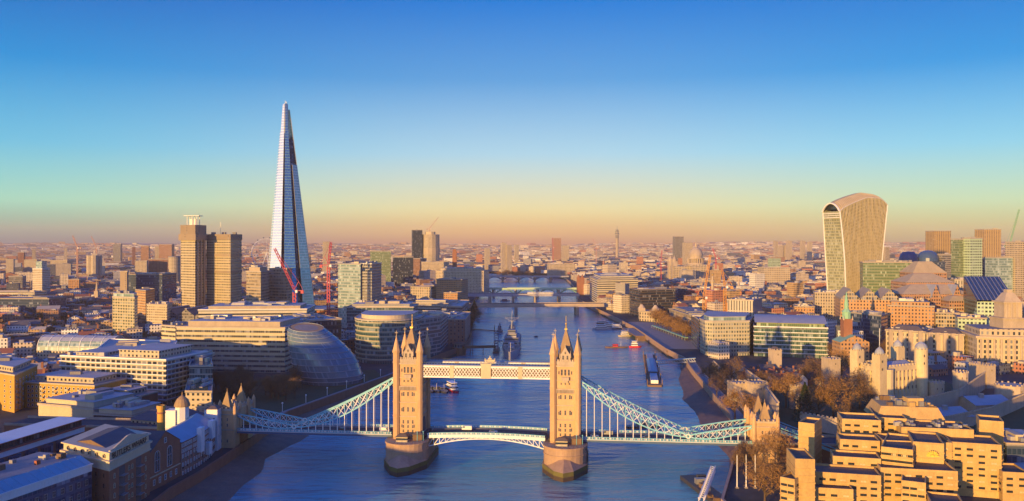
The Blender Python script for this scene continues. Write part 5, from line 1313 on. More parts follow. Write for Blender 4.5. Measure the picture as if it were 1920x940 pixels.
def old_market():
    q = para(P(1197, 1215), P(1199, 1185), P(1234, 1165)); o = Bk('market_hall', 'low golden stone market hall with twin domed pavilions and pitched roof on the quay', 'market', q, 20, 'stone_large', 'roofgrey', plant=0)
    for p in (P(1203, 1190), P(1229, 1176)): MB().box(p[0], p[1], 19, 9, 9, 6).cone(p[0], p[1], 25, 30, 5, 1.5, 8).build('pavilion', M['stone'], o)
old_market()
Bk('office_building', 'broad dark glass office stepping up behind the market hall', 'offices', para(P(1180, 1290), P(1201, 1235), P(1266, 1260)), 47, 'dark_glass_grid', 'roofgrey', plant=3, fh=4.2, ledge=.5, lmat='timber')
Bk('office_building', 'navy glass block between the dark office and the red one', 'offices', para(P(1265, 1370), P(1270, 1350), P(1289, 1360)), 43, 'navy_glass_grid', 'roofgrey', plant=1)
Bk('office_building', 'red-clad office block left of the leaning yellow crane', 'offices', para(P(1286, 1345), P(1291, 1330), P(1311, 1335)), 41, 'red_clad', 'roofpale', plant=1, ledge=.25, lmat='redtrim')
Bk('office_building', 'big cream office with horizontal bands beside the flat bridge, north bank', 'offices', para(P(1106, 1640), P(1120, 1500), P(1196, 1520)), 51, 'white_band_office', 'roofpale', plant=4, ledge=.6, fh=3.9, pent=(7, 6, 'white_band_office'))
Bk('office_building', 'white blank-ended slab at the north foot of the flat bridge', 'offices', para(P(1154, 1400), P(1172, 1370), P(1180, 1385)), 49, 'corrugated_stone', 'roofpale', plant=1, ledge=None)
o = thing('station_tower_pair', 'pair of old brick station towers by the railway bridge', 'towers', P(1088, 1760) + (G,))
for u in (1085, 1092): p = P(u, 1760); m = MB(); m.box(p[0], p[1], G - 1, 8, 9, 38); m.cone(p[0], p[1], 44, 51, 4.6, .4, 8); m.build('brick_tower', M['brick'], o)
MB().prism(front(P(1083, 1765), P(1120, 1758), 60), G - 1, 24, 0, 1).build('station_block', [mt('orange_brick'), M['roofgrey']], o)
Bk('office_building', 'wide green glass office in front of the flared tower', 'offices', para(P(1612, 1085), P(1618, 1060), P(1717, 1050)), 92, 'green_glass_grid', 'roofgrey', plant=3, fh=4)
def gothic_office():
    o = thing('gothic_office', 'stepped terracotta office with steep pitched roofs, left of the green glass tower', 'offices', P(1745, 930) + (G,))
    def g(u0, u1, d, dep, ve, vr, m=0):
        q = front(P(u0, d), P(u1, d), dep); claim(q, 90); b = MB(); b.prism(q, G - 1, Zv(ve, d), 0, top=False); b.build('wall', mt('terracotta'), o)
        c = MB(); i = min(dep * .46, (u1 - u0) / F * d * .3); p = front(P(u0 + (u1 - u0) * .36, d + dep * .3), P(u0 + (u1 - u0) * .64, d + dep * .3), dep * .3) if m else offset(q, -i)
        c.frustum(offset(q, .5), Zv(ve, d), ccw(p), Zv(vr, d), 0); c.build('steep_roof', M['tan'], o)
        for k in range(2, int((Zv(ve, d) - G) / 4)): MB().prism(offset(q, .45), G + 4 * k, G + 4 * k + .9, 0, bot=True).build('floor_ledge', M['concrete'], o)
    g(1692, 1820, 925, 40, 552, 535); g(1700, 1790, 955, 40, 530, 514, 0); g(1712, 1775, 985, 34, 512, 491, 0); g(1780, 1822, 905, 25, 565, 556)
    for u, d in ((1755, 922), (1795, 922)): 
        b = MB(); q = front(P(u - 9, d), P(u + 9, d), 20); z = Zv(534, d); b.gable([q[0], q[1], q[2], q[3]], G, z - 14, z, 0, 1); b.build('gabled_bay', [mt('terracotta'), M['leadgrey']], o)
gothic_office()
def gabled_block():
    o = thing('office_building', 'broad brown block with shallow gables in front of the green glass office', 'offices', P(1630, 900) + (G,)); q = front(P(1576, 905), P(1688, 890), 55); claim(q, 60)
    MB().prism(q, G - 1, 56, 0, 1).build('wall', [mt('orange_brick'), M['roofgrey']], o)
    for k in range(3):
        a, b = lerp(q[0], q[1], k / 3 + .01), lerp(q[0], q[1], (k + 1) / 3 - .01); c, e = lerp(q[3], q[2], (k + 1) / 3 - .01), lerp(q[3], q[2], k / 3 + .01)
        MB().gable([a, b, c, e], 56.01, 58, 68, 0, 1).build('gabled_roof', [mt('stone_grid'), M['tan']], o)
gabled_block()
def blue_domes():
    d = 1500; o = thing('office_building', 'office under rounded blue glass roofs between the ribbed tower and the flared tower', 'offices', P(1735, d) + (G,)); q = front(P(1698, d), P(1772, d), 50); claim(q, 105)
    MB().prism(q, G - 1, 84, 0, 1).build('wall', [mt('navy_glass_grid'), M['roofgrey']], o)
    for u, r, zt in ((1714, 17, 102), (1751, 20, 104)):
        x = Xu(u, d); rr_ = r / F * d; MB().lathe(x, d + 22, [(rr_, 84), (rr_ * .97, 90), (rr_ * .84, 96), (rr_ * .6, 101), (rr_ * .3, zt - .8), (.3, zt)], 20).build('domed_roof', plain('navy_roof', (.04, .08, .17), .35, amt=.3), o, smooth=True)
blue_domes()
def sloped_roof():
    o = thing('office_building', 'office with huge sloping glass roof at the right edge above the domed stone tower', 'offices', P(1870, 860) + (G,)); a, b = P(1832, 850), P(1905, 840); q = front(a, b, 60); claim(q, 80)
    MB().prism(q, G - 1, Zv(566, 850), 0, top=False).build('wall', mt('mint_wall'), o); m = MB(); z0, z1 = Zv(563, 850), Zv(519, 900)
    A, B, C_, D = [Vector(x) for x in q]; m.face([tuple(A) + (z0,), tuple(B) + (z0,), tuple(C_) + (z1,), tuple(D) + (z1,)]); m.face([tuple(B) + (z0 - 3,), tuple(C_) + (G,), tuple(C_) + (z1,), tuple(B) + (z0,)]); m.face([tuple(A) + (z0 - 3,), tuple(A) + (z0,), tuple(D) + (z1,), tuple(D) + (G,)]); m.build('sloping_roof', M['glassdark'], o)
    for k in range(9): t = (k + .5) / 9; s, e = lerp(A, B, t), lerp(D, C_, t); MB().beam(s + (z0 + .3,), e + (z1 + .3,), .7).build('roof_rib', M['metal'], o)
sloped_roof()
Bk('office_building', 'cream stone office hiding the foot of the flared tower', 'offices', front(P(1528, 1040), P(1586, 1030), 34), 55, 'stone_windows', 'roofpale', plant=4)
Bk('office_building', 'low orange brick office left of the foot of the flared tower', 'offices', front(P(1490, 1010), P(1527, 1004), 30), 40, 'orange_brick', 'roofgrey', plant=3)
Bk('office_building', 'beige ribbed office right of the stepped terracotta office', 'offices', front(P(1790, 1010), P(1834, 1005), 40), 72, 'corrugated_stone', 'roofpale', plant=2)
Bk('office_building', 'orange stone office with few windows below the terracotta office', 'offices', front(P(1664, 880), P(1752, 865), 40), 51, 'orange_brick', 'roofgrey', plant=5, pent=(4, 4, 'orange_brick'))
Bk('office_building', 'low ochre office right of the orange stone office', 'offices', front(P(1754, 870), P(1800, 862), 40), 44, 'stone_grid', 'roofgrey', plant=2)
Bk('office_building', 'dark navy glass office in shadow behind the green-spired church', 'offices', para(P(1590, 880), P(1652, 835), P(1664, 860)), 44, 'navy_glass_grid', 'roofgrey', plant=3, fh=4)
def domed_hq():
    d = 735; o = thing('authority_building', 'monumental white stone building with columned square tower at the right edge', 'public building', P(1895, d) + (G,)); q = front(P(1832, d), P(1960, d - 12), 50); claim(q, 75)
    MB().prism(q, G - 1, 34, 0, top=False).build('wall', mt('stone_large'), o); MB().prism(offset(q, 1.2), 34, 36, 0, bot=True).build('cornice', M['stone'], o); MB().prism(offset(q, -3), 36, 42, 0, 1).build('attic', [mt('stone_large'), M['roofgrey']], o)
    c = P(1890, d + 16); m = MB(); m.box(c[0], c[1], 36, 21, 21, 14); m.box(c[0], c[1], 50, 23, 23, 1.2); m.build('tower_base', M['stone'], o)
    m = MB(); m.box(c[0], c[1], 51.2, 16, 16, 13); m.box(c[0], c[1], 64.2, 18.6, 18.6, 1.4); m.frustum(rect(c[0], c[1], 15, 15), 65.6, rect(c[0], c[1], 7, 7), 73, 0); m.box(c[0], c[1], 73, 5, 5, 3); m.build('tower_top', M['stone'], o)
    for k in range(4):
        for s in (-8.5, 8.5): MB().prism(ngon(c[0] - 6.6 + 4.4 * k, c[1] + s, .8, 8), 51.2, 64.2, 0).build('column', M['stone'], o)
    for k in range(9): p = lerp(q[0], q[1], .05 + .1 * k); MB().prism(ngon(p[0], p[1] - .9, .9, 8), 14, 33.5, 0).build('column', M['stone'], o)
domed_hq()
def terrace(u0, d0, u1, d1, z, label, pav):
    q = front(P(u0, d0), P(u1, d1), 24); o = Bk('stone_hall', label, 'public building', q, z, 'stone_large', 'roofgrey', plant=3, cornice=.8)
    MB().hip(offset(q, -.6), z + .76, z + 5.5, 7, 0).build('mansard_roof', M['slate'], o)
    for k in range(pav):
        p = lerp(q[0], q[1], (k + .5) / pav); MB().box(p[0], p[1] - .6, G, 4, 1.6, z - G + 2).build('projecting_bay', M['stone'], o)
terrace(1661, 795, 1735, 775, 34, 'pale classical stone hall with mansard roof right of the navy glass office', 4)
terrace(1737, 775, 1808, 760, 33, 'golden classical stone terrace with columns beyond the old castle keep', 5)
Bk('office_building', 'low building with pale mint walls and slanted grey roof left of the white stone tower', 'offices', front(P(1796, 815), P(1850, 805), 40), 44, 'mint_wall', 'roofgrey', plant=1)
def church():
    d = 765; o = thing('church', 'orange brick church with square tower and tall green copper spire', 'church', P(1600, d) + (G,)); q = para(P(1575, 775), P(1580, 752), P(1632, 760)); claim(q, 40)
    m = MB(); q_ = ccw(q); m.gable(front(P(1576, 756), P(1630, 756), 20), G - 1, 28, 34, 0, 1); m.build('nave', [mt('orange_brick'), M['green']], o)
    p = P(1587, 770); MB().box(p[0], p[1], G - 1, 8, 8, 42).build('bell_tower', M['brick'], o); m = MB(); m.prism(ngon(p[0], p[1], 3.8, 8), 48, 54, 0); m.cone(p[0], p[1], 54, 57, 4.2, 2.2, 8); m.prism(ngon(p[0], p[1], 2.0, 8), 57, 60, 0); m.cone(p[0], p[1], 60, 73, 2.2, .1, 8); m.build('copper_spire', M['green'], o)
    for x in (-4, 4):
        for y in (-4, 4): MB().cone(p[0] + x, p[1] + y, 47, 51, .8, .1, 6).build('pinnacle', M['stone'], o)
church()
for u, d, zt, lb in ((711 / 3.917, 1500, 50, 'small pale church spire among the rooftops, far left'), (1577, 1010, 62, 'thin stone church spire at the foot of the flared tower'), (1174, 2350, 62, 'white church spire left of the cathedral'), (1385, 1700, 50, 'pale church tower right of the memorial column')):
    x, y = P(u, d); o = thing('church_tower', lb, 'church', (x, y, G)); MB().box(x, y, G - 1, 7, 7, zt * .5).build('bell_tower', M['stone'], o); MB().prism(ngon(x, y, 2.6, 8), zt * .5, zt * .62, 0).cone(x, y, zt * .62, zt, 2.8, .1, 8).build('spire', M['stone'], o); MB().gable(rect(x + 14, y + 2, 20, 12), G - 1, 16, 22, 0, 1).build('nave', [M['stone'], M['slate']], o)
# ------------------------------------------------------------ the old fortress
def crenel(m, q, z, w=1.2, h=1.1, t=.7, gap=1.3):
    q = ccw(q)
    for i in range(len(q)):
        a, b = Vector(q[i]), Vector(q[(i + 1) % len(q)]); L = (b - a).length; n = max(1, int(L / (w + gap))); d = (b - a).normalized(); r = math.atan2(d.y, d.x); nn = Vector((-d.y, d.x)) * t * .5
        for k in range(n): p = a + d * (k + .5) * L / n + nn; m.box(p.x, p.y, z, w, t, h, r)
def keep():
    N_, L_, R_ = P(1649, 545), P(1607, 567), P(1727, 562); q = para(L_, N_, R_); o = thing('castle_keep', 'great pale stone castle keep with four domed corner turrets and battlements', 'castle', cen(q) + (G,)); claim(q, 45)
    Z = 36.2; z0 = 12
    MB().prism(q, z0, Z, 0, top=False).build('wall', M['keep'], o)
    MB().prism(offset(q, .3), z0, 18.5, 0).build('plinth', M['keep'], o)
    m = MB(); m.prism(offset(q, -1.2), Z - 2, Z - 1.6, 0); p = offset(q, -4); m.gable([p[0], p[1], p[2], p[3]], Z - 1.59, Z - .8, Z + 1.6, 0, 0); m.build('roof', M['leadgrey'], o)
    b = MB(); crenel(b, offset(q, .05), Z, 1.5, 1.3, .8, 1.4); b.build('battlements', M['keep'], o)
    Q = [L_, N_, R_, q[3]]
    for i, (c, r) in enumerate(zip(Q, (3.2, 3.2, 4.3, 3.2))):
        m = MB(); rot = math.atan2(R_[1] - N_[1], R_[0] - N_[0]); zt = 45 if i != 2 else 46.5
        if i == 2: m.prism(ngon(c[0], c[1], r, 16), z0, zt, 0)
        else: m.box(c[0], c[1], z0, r * 2, r * 2, zt - z0, rot)
        crenel(m, rect(c[0], c[1], r * 2, r * 2, rot) if i != 2 else ngon(c[0], c[1], r, 10), zt, .9, .9, .5, .9)
        t = m.build('corner_turret', M['keep'], o)
        MB().lathe(c[0], c[1], [(r * .95, zt + .2), (r * .9, zt + 1.8), (r * .66, zt + 3.4), (r * .3, zt + 4.5), (.2, zt + 5.0), (.12, zt + 7.4)], 12).sphere((c[0], c[1], zt + 6), .4, 5).build('turret_dome', M['leadgrey'], t)
        if i in (0, 1, 2): windows(t, (c[0] - .9, c[1] - r - (.1 if i == 2 else .9)), (c[0] + .9, c[1] - r - (.1 if i == 2 else .9)), [zt - 5, zt - 10], 1, .9, 1.8, 'stone', arch=True, cross=False)
    MB().beam(N_ + (50,), N_ + (62,), .3).build('flagpole', M['white'], o)
    for a, c, n in ((N_, R_, 9), (L_, N_, 5)):
        for k in range(n + 1):
            t = .08 + .84 * k / n; x = lerp(a, c, t); d = (Vector(c) - Vector(a)).normalized(); nn = Vector((d.y, -d.x)); MB().box(x[0] + nn.x * .3, x[1] + nn.y * .3, z0, 1.2, .9, Z - z0 - 3, math.atan2(d.y, d.x)).build('buttress', M['keep'], o)
        windows(o, lerp(a, c, .08), lerp(a, c, .92), [20.5, 26.6], n, 1.3, 2.4, 'stone', arch=True, m0=0, cross=False)
        windows(o, lerp(a, c, .08), lerp(a, c, .92), [32.0], n, .7, 1.5, 'stone', m0=0, cross=False)
    ap = lerp(N_, R_, .16); MB().prism(ngon(ap[0], ap[1], 4.5, 14), z0, Z - 1, 0).build('apse', M['keep'], o)
keep()
def castle_wall(label, pts, z, z0=G - 1, mat='stone'):
    m = MB(); 
    for a, b in zip(pts, pts[1:]):
        d = (Vector(b) - Vector(a)).normalized(); n = Vector((-d.y, d.x)) * 1.4; m.prism([a, b, tuple(Vector(b) + n), tuple(Vector(a) + n)], z0, z, 0); L = math.dist(a, b); k = int(L / 2.6); r = math.atan2(d.y, d.x)
        for i in range(k): p = Vector(a) + d * (i + .5) * L / k; m.box(p.x, p.y, z, 1.3, .7, 1.0, r)
    o = m.build('curtain_wall', M[mat]); return tag(o, label, 'castle wall')
def castle_tower(label, u, d, r, z, round_=True, cap=None):
    x, y = P(u, d); o = thing('castle_tower', label, 'castle', (x, y, G)); claim(rect(x, y, 2 * r, 2 * r), z, 1); m = MB(); q = ngon(x, y, r, 14) if round_ else rect(x, y, 2 * r, 2 * r, .2); m.prism(q, G - 1, z, 0); m.build('wall', M['stone'], o)
    b = MB(); b.prism(offset(q, .3), z - .2, z + .4, 0, bot=True); crenel(b, offset(q, .3), z + .4, 1.1, 1.0, .6, 1.1); b.build('battlements', M['stone'], o)
    windows(o, (x - r * .7, y - r - .05), (x + r * .7, y - r - .05), [z - 4], 2, .6, 1.5, 'stone', cross=False)
    if cap: MB().hip(offset(q, -.8), z + .4, z + 3, r * .5, 0).build('roof', M[cap], o)
castle_wall('outer fortress wall along the riverside walk, nearest the water', [(133, 462), (152, 540), (168, 640), (176, 730)], 14)
castle_wall('inner fortress wall behind the wharf trees', [(166, 520), (180, 600), (186, 700)], 18)
castle_wall('inner fortress wall east of the keep, mostly in shade', [P(1735, 530), P(1800, 560), P(1850, 640)], 19)
castle_wall('outer fortress wall in shade at the right edge', [P(1735, 480), P(1860, 520), P(1960, 600)], 15)
castle_wall('inner fortress wall in front of the keep, in shade', [(172, 500), P(1580, 480), P(1735, 500)], 16)
for a in (('square gate tower with sunlit front among the wharf trees', 1417, 585, 6, 20, False, None), ('low twin gate tower behind the first wharf trees', 1382, 590, 5, 19, False, None), ('small round wall tower left of the dark conifer', 1492, 560, 4, 22, True, None), ('pale ruined wall tower right of the keep', 1755, 560, 5, 24, True, None),
          ('round tower in half shade right of the keep, by the lawn', 1801, 585, 5, 27, True, None), ('small square sunlit tower at the far end of the east wall', 1834, 660, 4.5, 22, False, None), ('sunlit square turret nearest the right edge of the lawn', 1851, 640, 4, 24, False, None), ('square tower with pyramid roof near the church', 1453, 700, 4, 28, False, 'slate'), ('sunlit square tower left of the keep, above the trees', 1558, 640, 5, 29, False, None), ('wide low bastion tower in half shade, right edge', 1893, 575, 9, 20, True, None)):
    castle_tower(*a)
HOUSES = []
for k in range(26):                                          # half-timbered houses of the fortress
    u = 1395 + (k % 13) * 13 + R.uniform(-3, 3); d = 655 + (k // 13) * 28 + R.uniform(-8, 8); x, y = P(u, d); w_, l_ = R.uniform(6, 9), R.uniform(9, 14); z = R.uniform(14, 18)
    o = thing('timbered_house', '', 'house', (x, y, G), 'small gabled houses inside the fortress'); q = rect(x, y, w_, l_, R.choice([0, PI / 2]) + .2); claim(q, z, 0)
    wm_, rm2 = R.choice(['cream', 'brick', 'cream', 'white']), R.choice(['redtile', 'slate']); HOUSES.append((o, wm_ + (' red-tiled' if rm2 == 'redtile' else ' slate-roofed') + ' gabled house', u, d))
    MB().gable(q, G - 1, z - 4, z, 0, 1).build('wall', [M[wm_], M[rm2]], o); MB().box(x + 1.5, y + 1, z - 3, 1.2, 1.2, 5).build('chimney', M['brick'], o)
for k, (u0, u1, d, z, mat, rf, lb) in enumerate(((1768, 1830, 455, 15, 'concrete', 'lead', 'long shed with dark blue roof, farther of the two at the right'), (1775, 1960, 415, 16, 'concrete', 'lead', 'long shed with bright blue roof reaching the right edge'), (1790, 1960, 375, 15, 'concrete', 'lead', 'nearer blue-roofed shed behind the ochre hotel'), (1830, 1900, 545, 16, 'stone', 'leadgrey', 'grey-roofed barracks hall in shade right of the keep'), (1770, 1826, 500, 17, 'stone', 'leadgrey', 'smaller grey-roofed hall just below the keep'), (1610, 1650, 480, 14, 'cream', 'redtile', 'small house with lit upper wall behind the hotel roof'), (1655, 1700, 495, 13, 'stone', 'redtile', 'low tiled house at the foot of the keep'))):
    q = front(P(u0, d), P(u1, d + 6), 22); o = thing('shed' if rf == 'lead' else 'fortress_house', lb, 'shed' if rf == 'lead' else 'house', cen(q) + (G,)); claim(q, z); m = MB(); m.gable([q[0], q[3], q[2], q[1]], G - 1, z - 4, z, 0, 1, .6); m.build('wall', [M[mat], M[rf]], o); p = lerp(q[0], q[2], .4); MB().box(p[0], p[1], z - 2, 3, 2, 3.6).build('roof_vent', M['metal'], o)
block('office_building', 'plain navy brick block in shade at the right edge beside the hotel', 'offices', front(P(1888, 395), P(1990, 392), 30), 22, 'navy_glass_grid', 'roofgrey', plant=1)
# ------------------------------------------------------------ the hotel: stepped concrete
def hotel():
    o = thing('terraced_hotel', 'huge ochre concrete hotel stepped like a ziggurat, lower right corner', 'hotel', P(1680, 370) + (G,))
    sun_ = M['hotel']
    def wing(uL, dL, uR, dR, dep, z, rows=True, n=None, terr=True, chamf=False):
        a, b = P(uL, dL), P(uR, dR); q = front(a, b, dep); claim(q, z)
        w = MB(); w.prism(q, G - 1, z, 0, top=False); w.build('wall', sun_, o)
        p = MB(); p.prism(q, z, z + .9, 0, top=False); p.prism(offset(q, -.45), z, z + .9, 0, top=False); 
        Q, I = ccw(q), offset(q, -.45)
        for i in range(4): j = (i + 1) % 4; p.face([Q[i] + (z + .9,), Q[j] + (z + .9,), I[j] + (z + .9,), I[i] + (z + .9,)])
        p.build('parapet', sun_, o)
        MB().prism(offset(q, -.46), z - .3, z + .1, 0).build('roof_terrace', M['brownroof'], o)
        L = math.dist(a, b); n = n or max(1, int(L / 4.0)); zz = [z - 2.5 - 2.75 * k for k in range(int((z - G - 3) / 2.75))]
        if rows:
            for s_, e_, nn in ((Q[0], Q[1], n), (Q[1], Q[2], max(1, int(dep / 4.4))), (Q[3], Q[0], max(1, int(dep / 4.4)))):
                windows(o, s_, e_, zz, nn, 2.5, 1.0, 'black', m0=.03, cross=True, name='window', skip=lambda i, k: (i * 7 + k * 5) % 11 in (3, 6, 9)); windows(o, s_, e_, zz, nn, 2.5, 1.0, 'hotel', 'cream', m0=.03, cross=True, name='window', skip=lambda i, k: (i * 7 + k * 5) % 11 not in (3, 6, 9))
                d_ = (Vector(e_) - Vector(s_)); 
        for zk in zz[::1]:
            MB().prism(offset(q, .22), zk - .9, zk - .45, 0, bot=True).build('floor_band', sun_, o)
        return q
    wing(1497, 392, 1527, 388, 14, 33, rows=False); wing(1463, 338, 1490, 334, 16, 22.5, n=2); wing(1491, 337, 1528, 336, 18, 30, rows=False)
    wing(1529, 349, 1652, 343, 14, 21.5); wing(1562, 361, 1652, 356, 12, 25); wing(1575, 373, 1650, 369, 12, 29.5); wing(1579, 390, 1652, 386, 16, 35)
    wing(1641, 396, 1700, 392, 26, 34.5); wing(1652, 358, 1712, 352, 30, 29.8, n=6); wing(1690, 340, 1736, 336, 18, 20.5, n=3); wing(1745, 327, 1810, 323, 16, 15.5, n=4); wing(1712, 362, 1770, 358, 22, 31.0, rows=False)
    wing(1782, 368, 1878, 362, 18, 29.5); wing(1836, 392, 1882, 388, 14, 34, rows=False); wing(1880, 358, 1930, 356, 16, 19); wing(1690, 384, 1826, 378, 18, 32.5, rows=False)
    wing(1600, 378, 1880, 372, 10, 24.5); wing(1651, 350, 1796, 344, 20, 23); wing(1655, 371, 1785, 366, 14, 29.5); wing(1528, 342, 1600, 339, 8, 17)
    # mansard-like top
    m = MB(); q = front(P(1642, 404), P(1776, 398), 26); m.frustum(ccw(q), 32, offset(q, -3.2), 38.6, 0); m.build('sloped_top', sun_, o)
    q2 = offset(q, -3.6)
    for k in range(34):
        p = lerp(lerp(q2[0], q2[1], R.random()), lerp(q2[3], q2[2], R.random()), R.random()); MB().box(p[0], p[1], 38.6, R.uniform(1, 3.5), R.uniform(1, 2.4), R.uniform(.6, 2.6)).build('roof_plant', M[R.choice(['metal', 'roofpale', 'hotel', 'timber', 'roofgrey'])], o)
    p = lerp(q2[0], q2[1], .68); m = MB(); m.box(p[0], p[1] + 6, 38.6, 7.5, 6, 3.6); m.build('lift_house', M['hotel'], o)
    for u, d, z in ((1700, 386, 33.4), (1760, 384, 33.4), (1800, 381, 33.4)):
        for j in range(8): x, y = P(u + R.uniform(-20, 20), d + R.uniform(0, 8)); MB().box(x, y, z - .6, R.uniform(.8, 2), R.uniform(.8, 2), R.uniform(.8, 2)).build('roof_plant', M[R.choice(['metal', 'roofpale', 'roofgrey'])], o)
    # emblem: a yellow rising-sun fan on a pale panel
    a, b = P(1735, 357.5), P(1763, 356.5); dd = (Vector(b) - Vector(a)).normalized(); s = MB(); c = Vector(lerp(a, b, .45)); zc = 26.6
    def fan(r0, r1, a0, a1):
        pts = [(r0, a0), (r1, a0), (r1, a1), (r0, a1)]; s.face([(c.x + dd.x * r * math.cos(t), c.y + dd.y * r * math.cos(t) - .5, zc + r * math.sin(t)) for r, t in pts][::1])
    for k in range(9):
        t0 = PI * (k + .12) / 9; t1 = PI * (k + .82) / 9; fan(1.0, 2.5, t0, t1)
    for k in range(8): fan(0, .8, PI * k / 8, PI * (k + 1) / 8)
    s.build('emblem', M['yellow'], o)
hotel()
# ------------------------------------------------------------ bridges up the river
def flat_bridge(name, label, d, x0, x1, z, th, piers, mat, pm, wd=30, slope=0.0, arch=False, rail=True):
    o = thing(name, label, 'bridge', ((x0 + x1) / 2, d, 0)); m = MB(); n = 24
    m.prism([(x0, d), (x1, d + slope), (x1, d + slope + wd), (x0, d + wd)], z - th, z, 0, 1, bot=True); m.build('deck', [M[mat], M['asphalt']], o)
    for x in piers:
        y = d + slope * (x - x0) / (x1 - x0); p = MB(); p.prism([(x - 2.6, y - 1), (x, y - 5), (x + 2.6, y - 1), (x + 2.6, y + wd + 1), (x, y + wd + 5), (x - 2.6, y + wd + 1)], -2, z - th, 0); p.build('pier', M[pm], o)
    if rail:
        for e in (0, wd - .4): MB().prism([(x0, d + e), (x1, d + slope + e), (x1, d + slope + e + .4), (x0, d + e + .4)], z + .002, z + 1.1, 0).build('parapet', M[mat], o)
    if arch:
        xs = [x0] + list(piers) + [x1]
        for a, b in zip(xs, xs[1:]):
            g = MB(); K = 12
            for y in (d - .2, d + wd + .2):
                for i in range(K):
                    t0, t1 = i / K, (i + 1) / K; zz = lambda t: 3.5 + (z - th - 4) * math.sin(PI * t) ** .8
                    g.beam((a + (b - a) * t0, y, zz(t0)), (a + (b - a) * t1, y, zz(t1)), 1.0, 1.6)
                    g.beam((a + (b - a) * t1, y, zz(t1)), (a + (b - a) * t1, y, z - th), .6)
            g.build('arch_rib', M[arch], o)
    return o
flat_bridge('road_bridge', 'plain flat concrete road bridge, nearest of the far bridges', 1342, -72, 150, 17.5, 4.2, (6.5, 106), 'stone', 'concrete', 32, 20)
flat_bridge('railway_bridge', 'railway bridge on paired piers, second of the far bridges', 1600, -85, 130, 18.5, 4.0, (-43, 2, 45, 91), 'shipgrey', 'concrete', 34, 10)
flat_bridge('arched_bridge', 'green arched road bridge beyond the railway bridge', 1800, -78, 145, 19, 2.2, (-40, 8, 55, 100), 'mint', 'concrete', 18, 0, 'green')
flat_bridge('arched_bridge', 'dark arched bridge with stout piers, farthest up the river', 2500, -75, 170, 17, 2.2, (-28, 20, 68, 116), 'shipgrey', 'granite', 34, 0, 'navy')
o = thing('train', 'white train crossing the railway bridge', 'train', (45, 1610, 18.6))
for k in range(5):
    x = 35 + k * 11.5; m = MB(); q = rect(x, 1612, 11, 3, .046); m.prism(q, 19, 22.2, 0, bot=True); m.hip(offset(q, -.05), 22.2, 22.7, .5, 0); m.prism(offset(q, .03), 20.6, 21.5, 1, top=False); m.build('carriage', [M['white'], M['glassdark']], o)
o = thing('railway_viaduct', 'long brick railway viaduct crossing the rooftops on the left', 'viaduct', P(200, 1000) + (G,)); a, b = P(-60, 900), P(470, 1060); q = front(a, b, 16); claim(q, 16)
MB().prism(q, G - 1, 15, 0, 1).build('arches', [M['brick'], M['roofgrey']], o)
for e in (0.04, .5, .96): s, t = lerp(q[0], q[3], e), lerp(q[1], q[2], e); MB().beam(s + (15.5,), t + (15.5,), .6, 1.0).build('parapet', M['roofpale'], o)
# ------------------------------------------------------------ boats
def hull(m, x, y, L, W, z0, z1, rot, mi=0, bow=.25, stern=.12, flare=1.0):
    c, s = math.cos(rot), math.sin(rot)
    def pl(k): 
        w = W / 2 * k; pts = [(L / 2, 0), (L / 2 - L * bow * .45, w * .62), (L / 2 - L * bow, w), (-L / 2 + L * stern, w), (-L / 2, w * .7), (-L / 2, -w * .7), (-L / 2 + L * stern, -w), (L / 2 - L * bow, -w), (L / 2 - L * bow * .45, -w * .62)]
        return [(x + px * c - py * s, y + px * s + py * c) for px, py in pts]
    m.frustum(pl(.82 * flare), z0, pl(1), z1, mi, True, mi + 1)
def boat(name, label, x, y, L, W, rot, hm, cm, h=1.8, cab=(.5, .7, 2.6), tiers=1, group=None, funnel=None):
    o = thing(name, label, 'boat', (x, y, 0), group); m = MB(); hull(m, x, y, L, W, -.3, h, rot); m.build('hull', [M[hm], M['deckwood']], o)
    c, s = math.cos(rot), math.sin(rot); z = h
    for k in range(tiers):
        l_, w_ = L * cab[0] * (1 - .22 * k), W * cab[1] * (1 - .12 * k); off = -L * .06; q = rect(x + off * c, y + off * s, l_, w_, rot)
        b = MB(); b.prism(q, z + .01, z + cab[2], 0); b.prism(offset(q, .25), z + cab[2], z + cab[2] + .15, 0, bot=True); b.build('cabin', M[cm], o)
        MB().prism(offset(q, .04), z + cab[2] * .45, z + cab[2] * .8, 0, top=False).build('window_band', M['glassdark'], o); z += cab[2] + .15
    if funnel: MB().lathe(x - .15 * L * c, y - .15 * L * s, [(.8, z), (.7, z + 3), (.5, z + 3)], 10).build('funnel', M[funnel], o)
    MB().beam((x + L * .18 * c, y + L * .18 * s, h), (x + L * .18 * c, y + L * .18 * s, z + 3), .16).build('mast', M['white'], o)
    return o
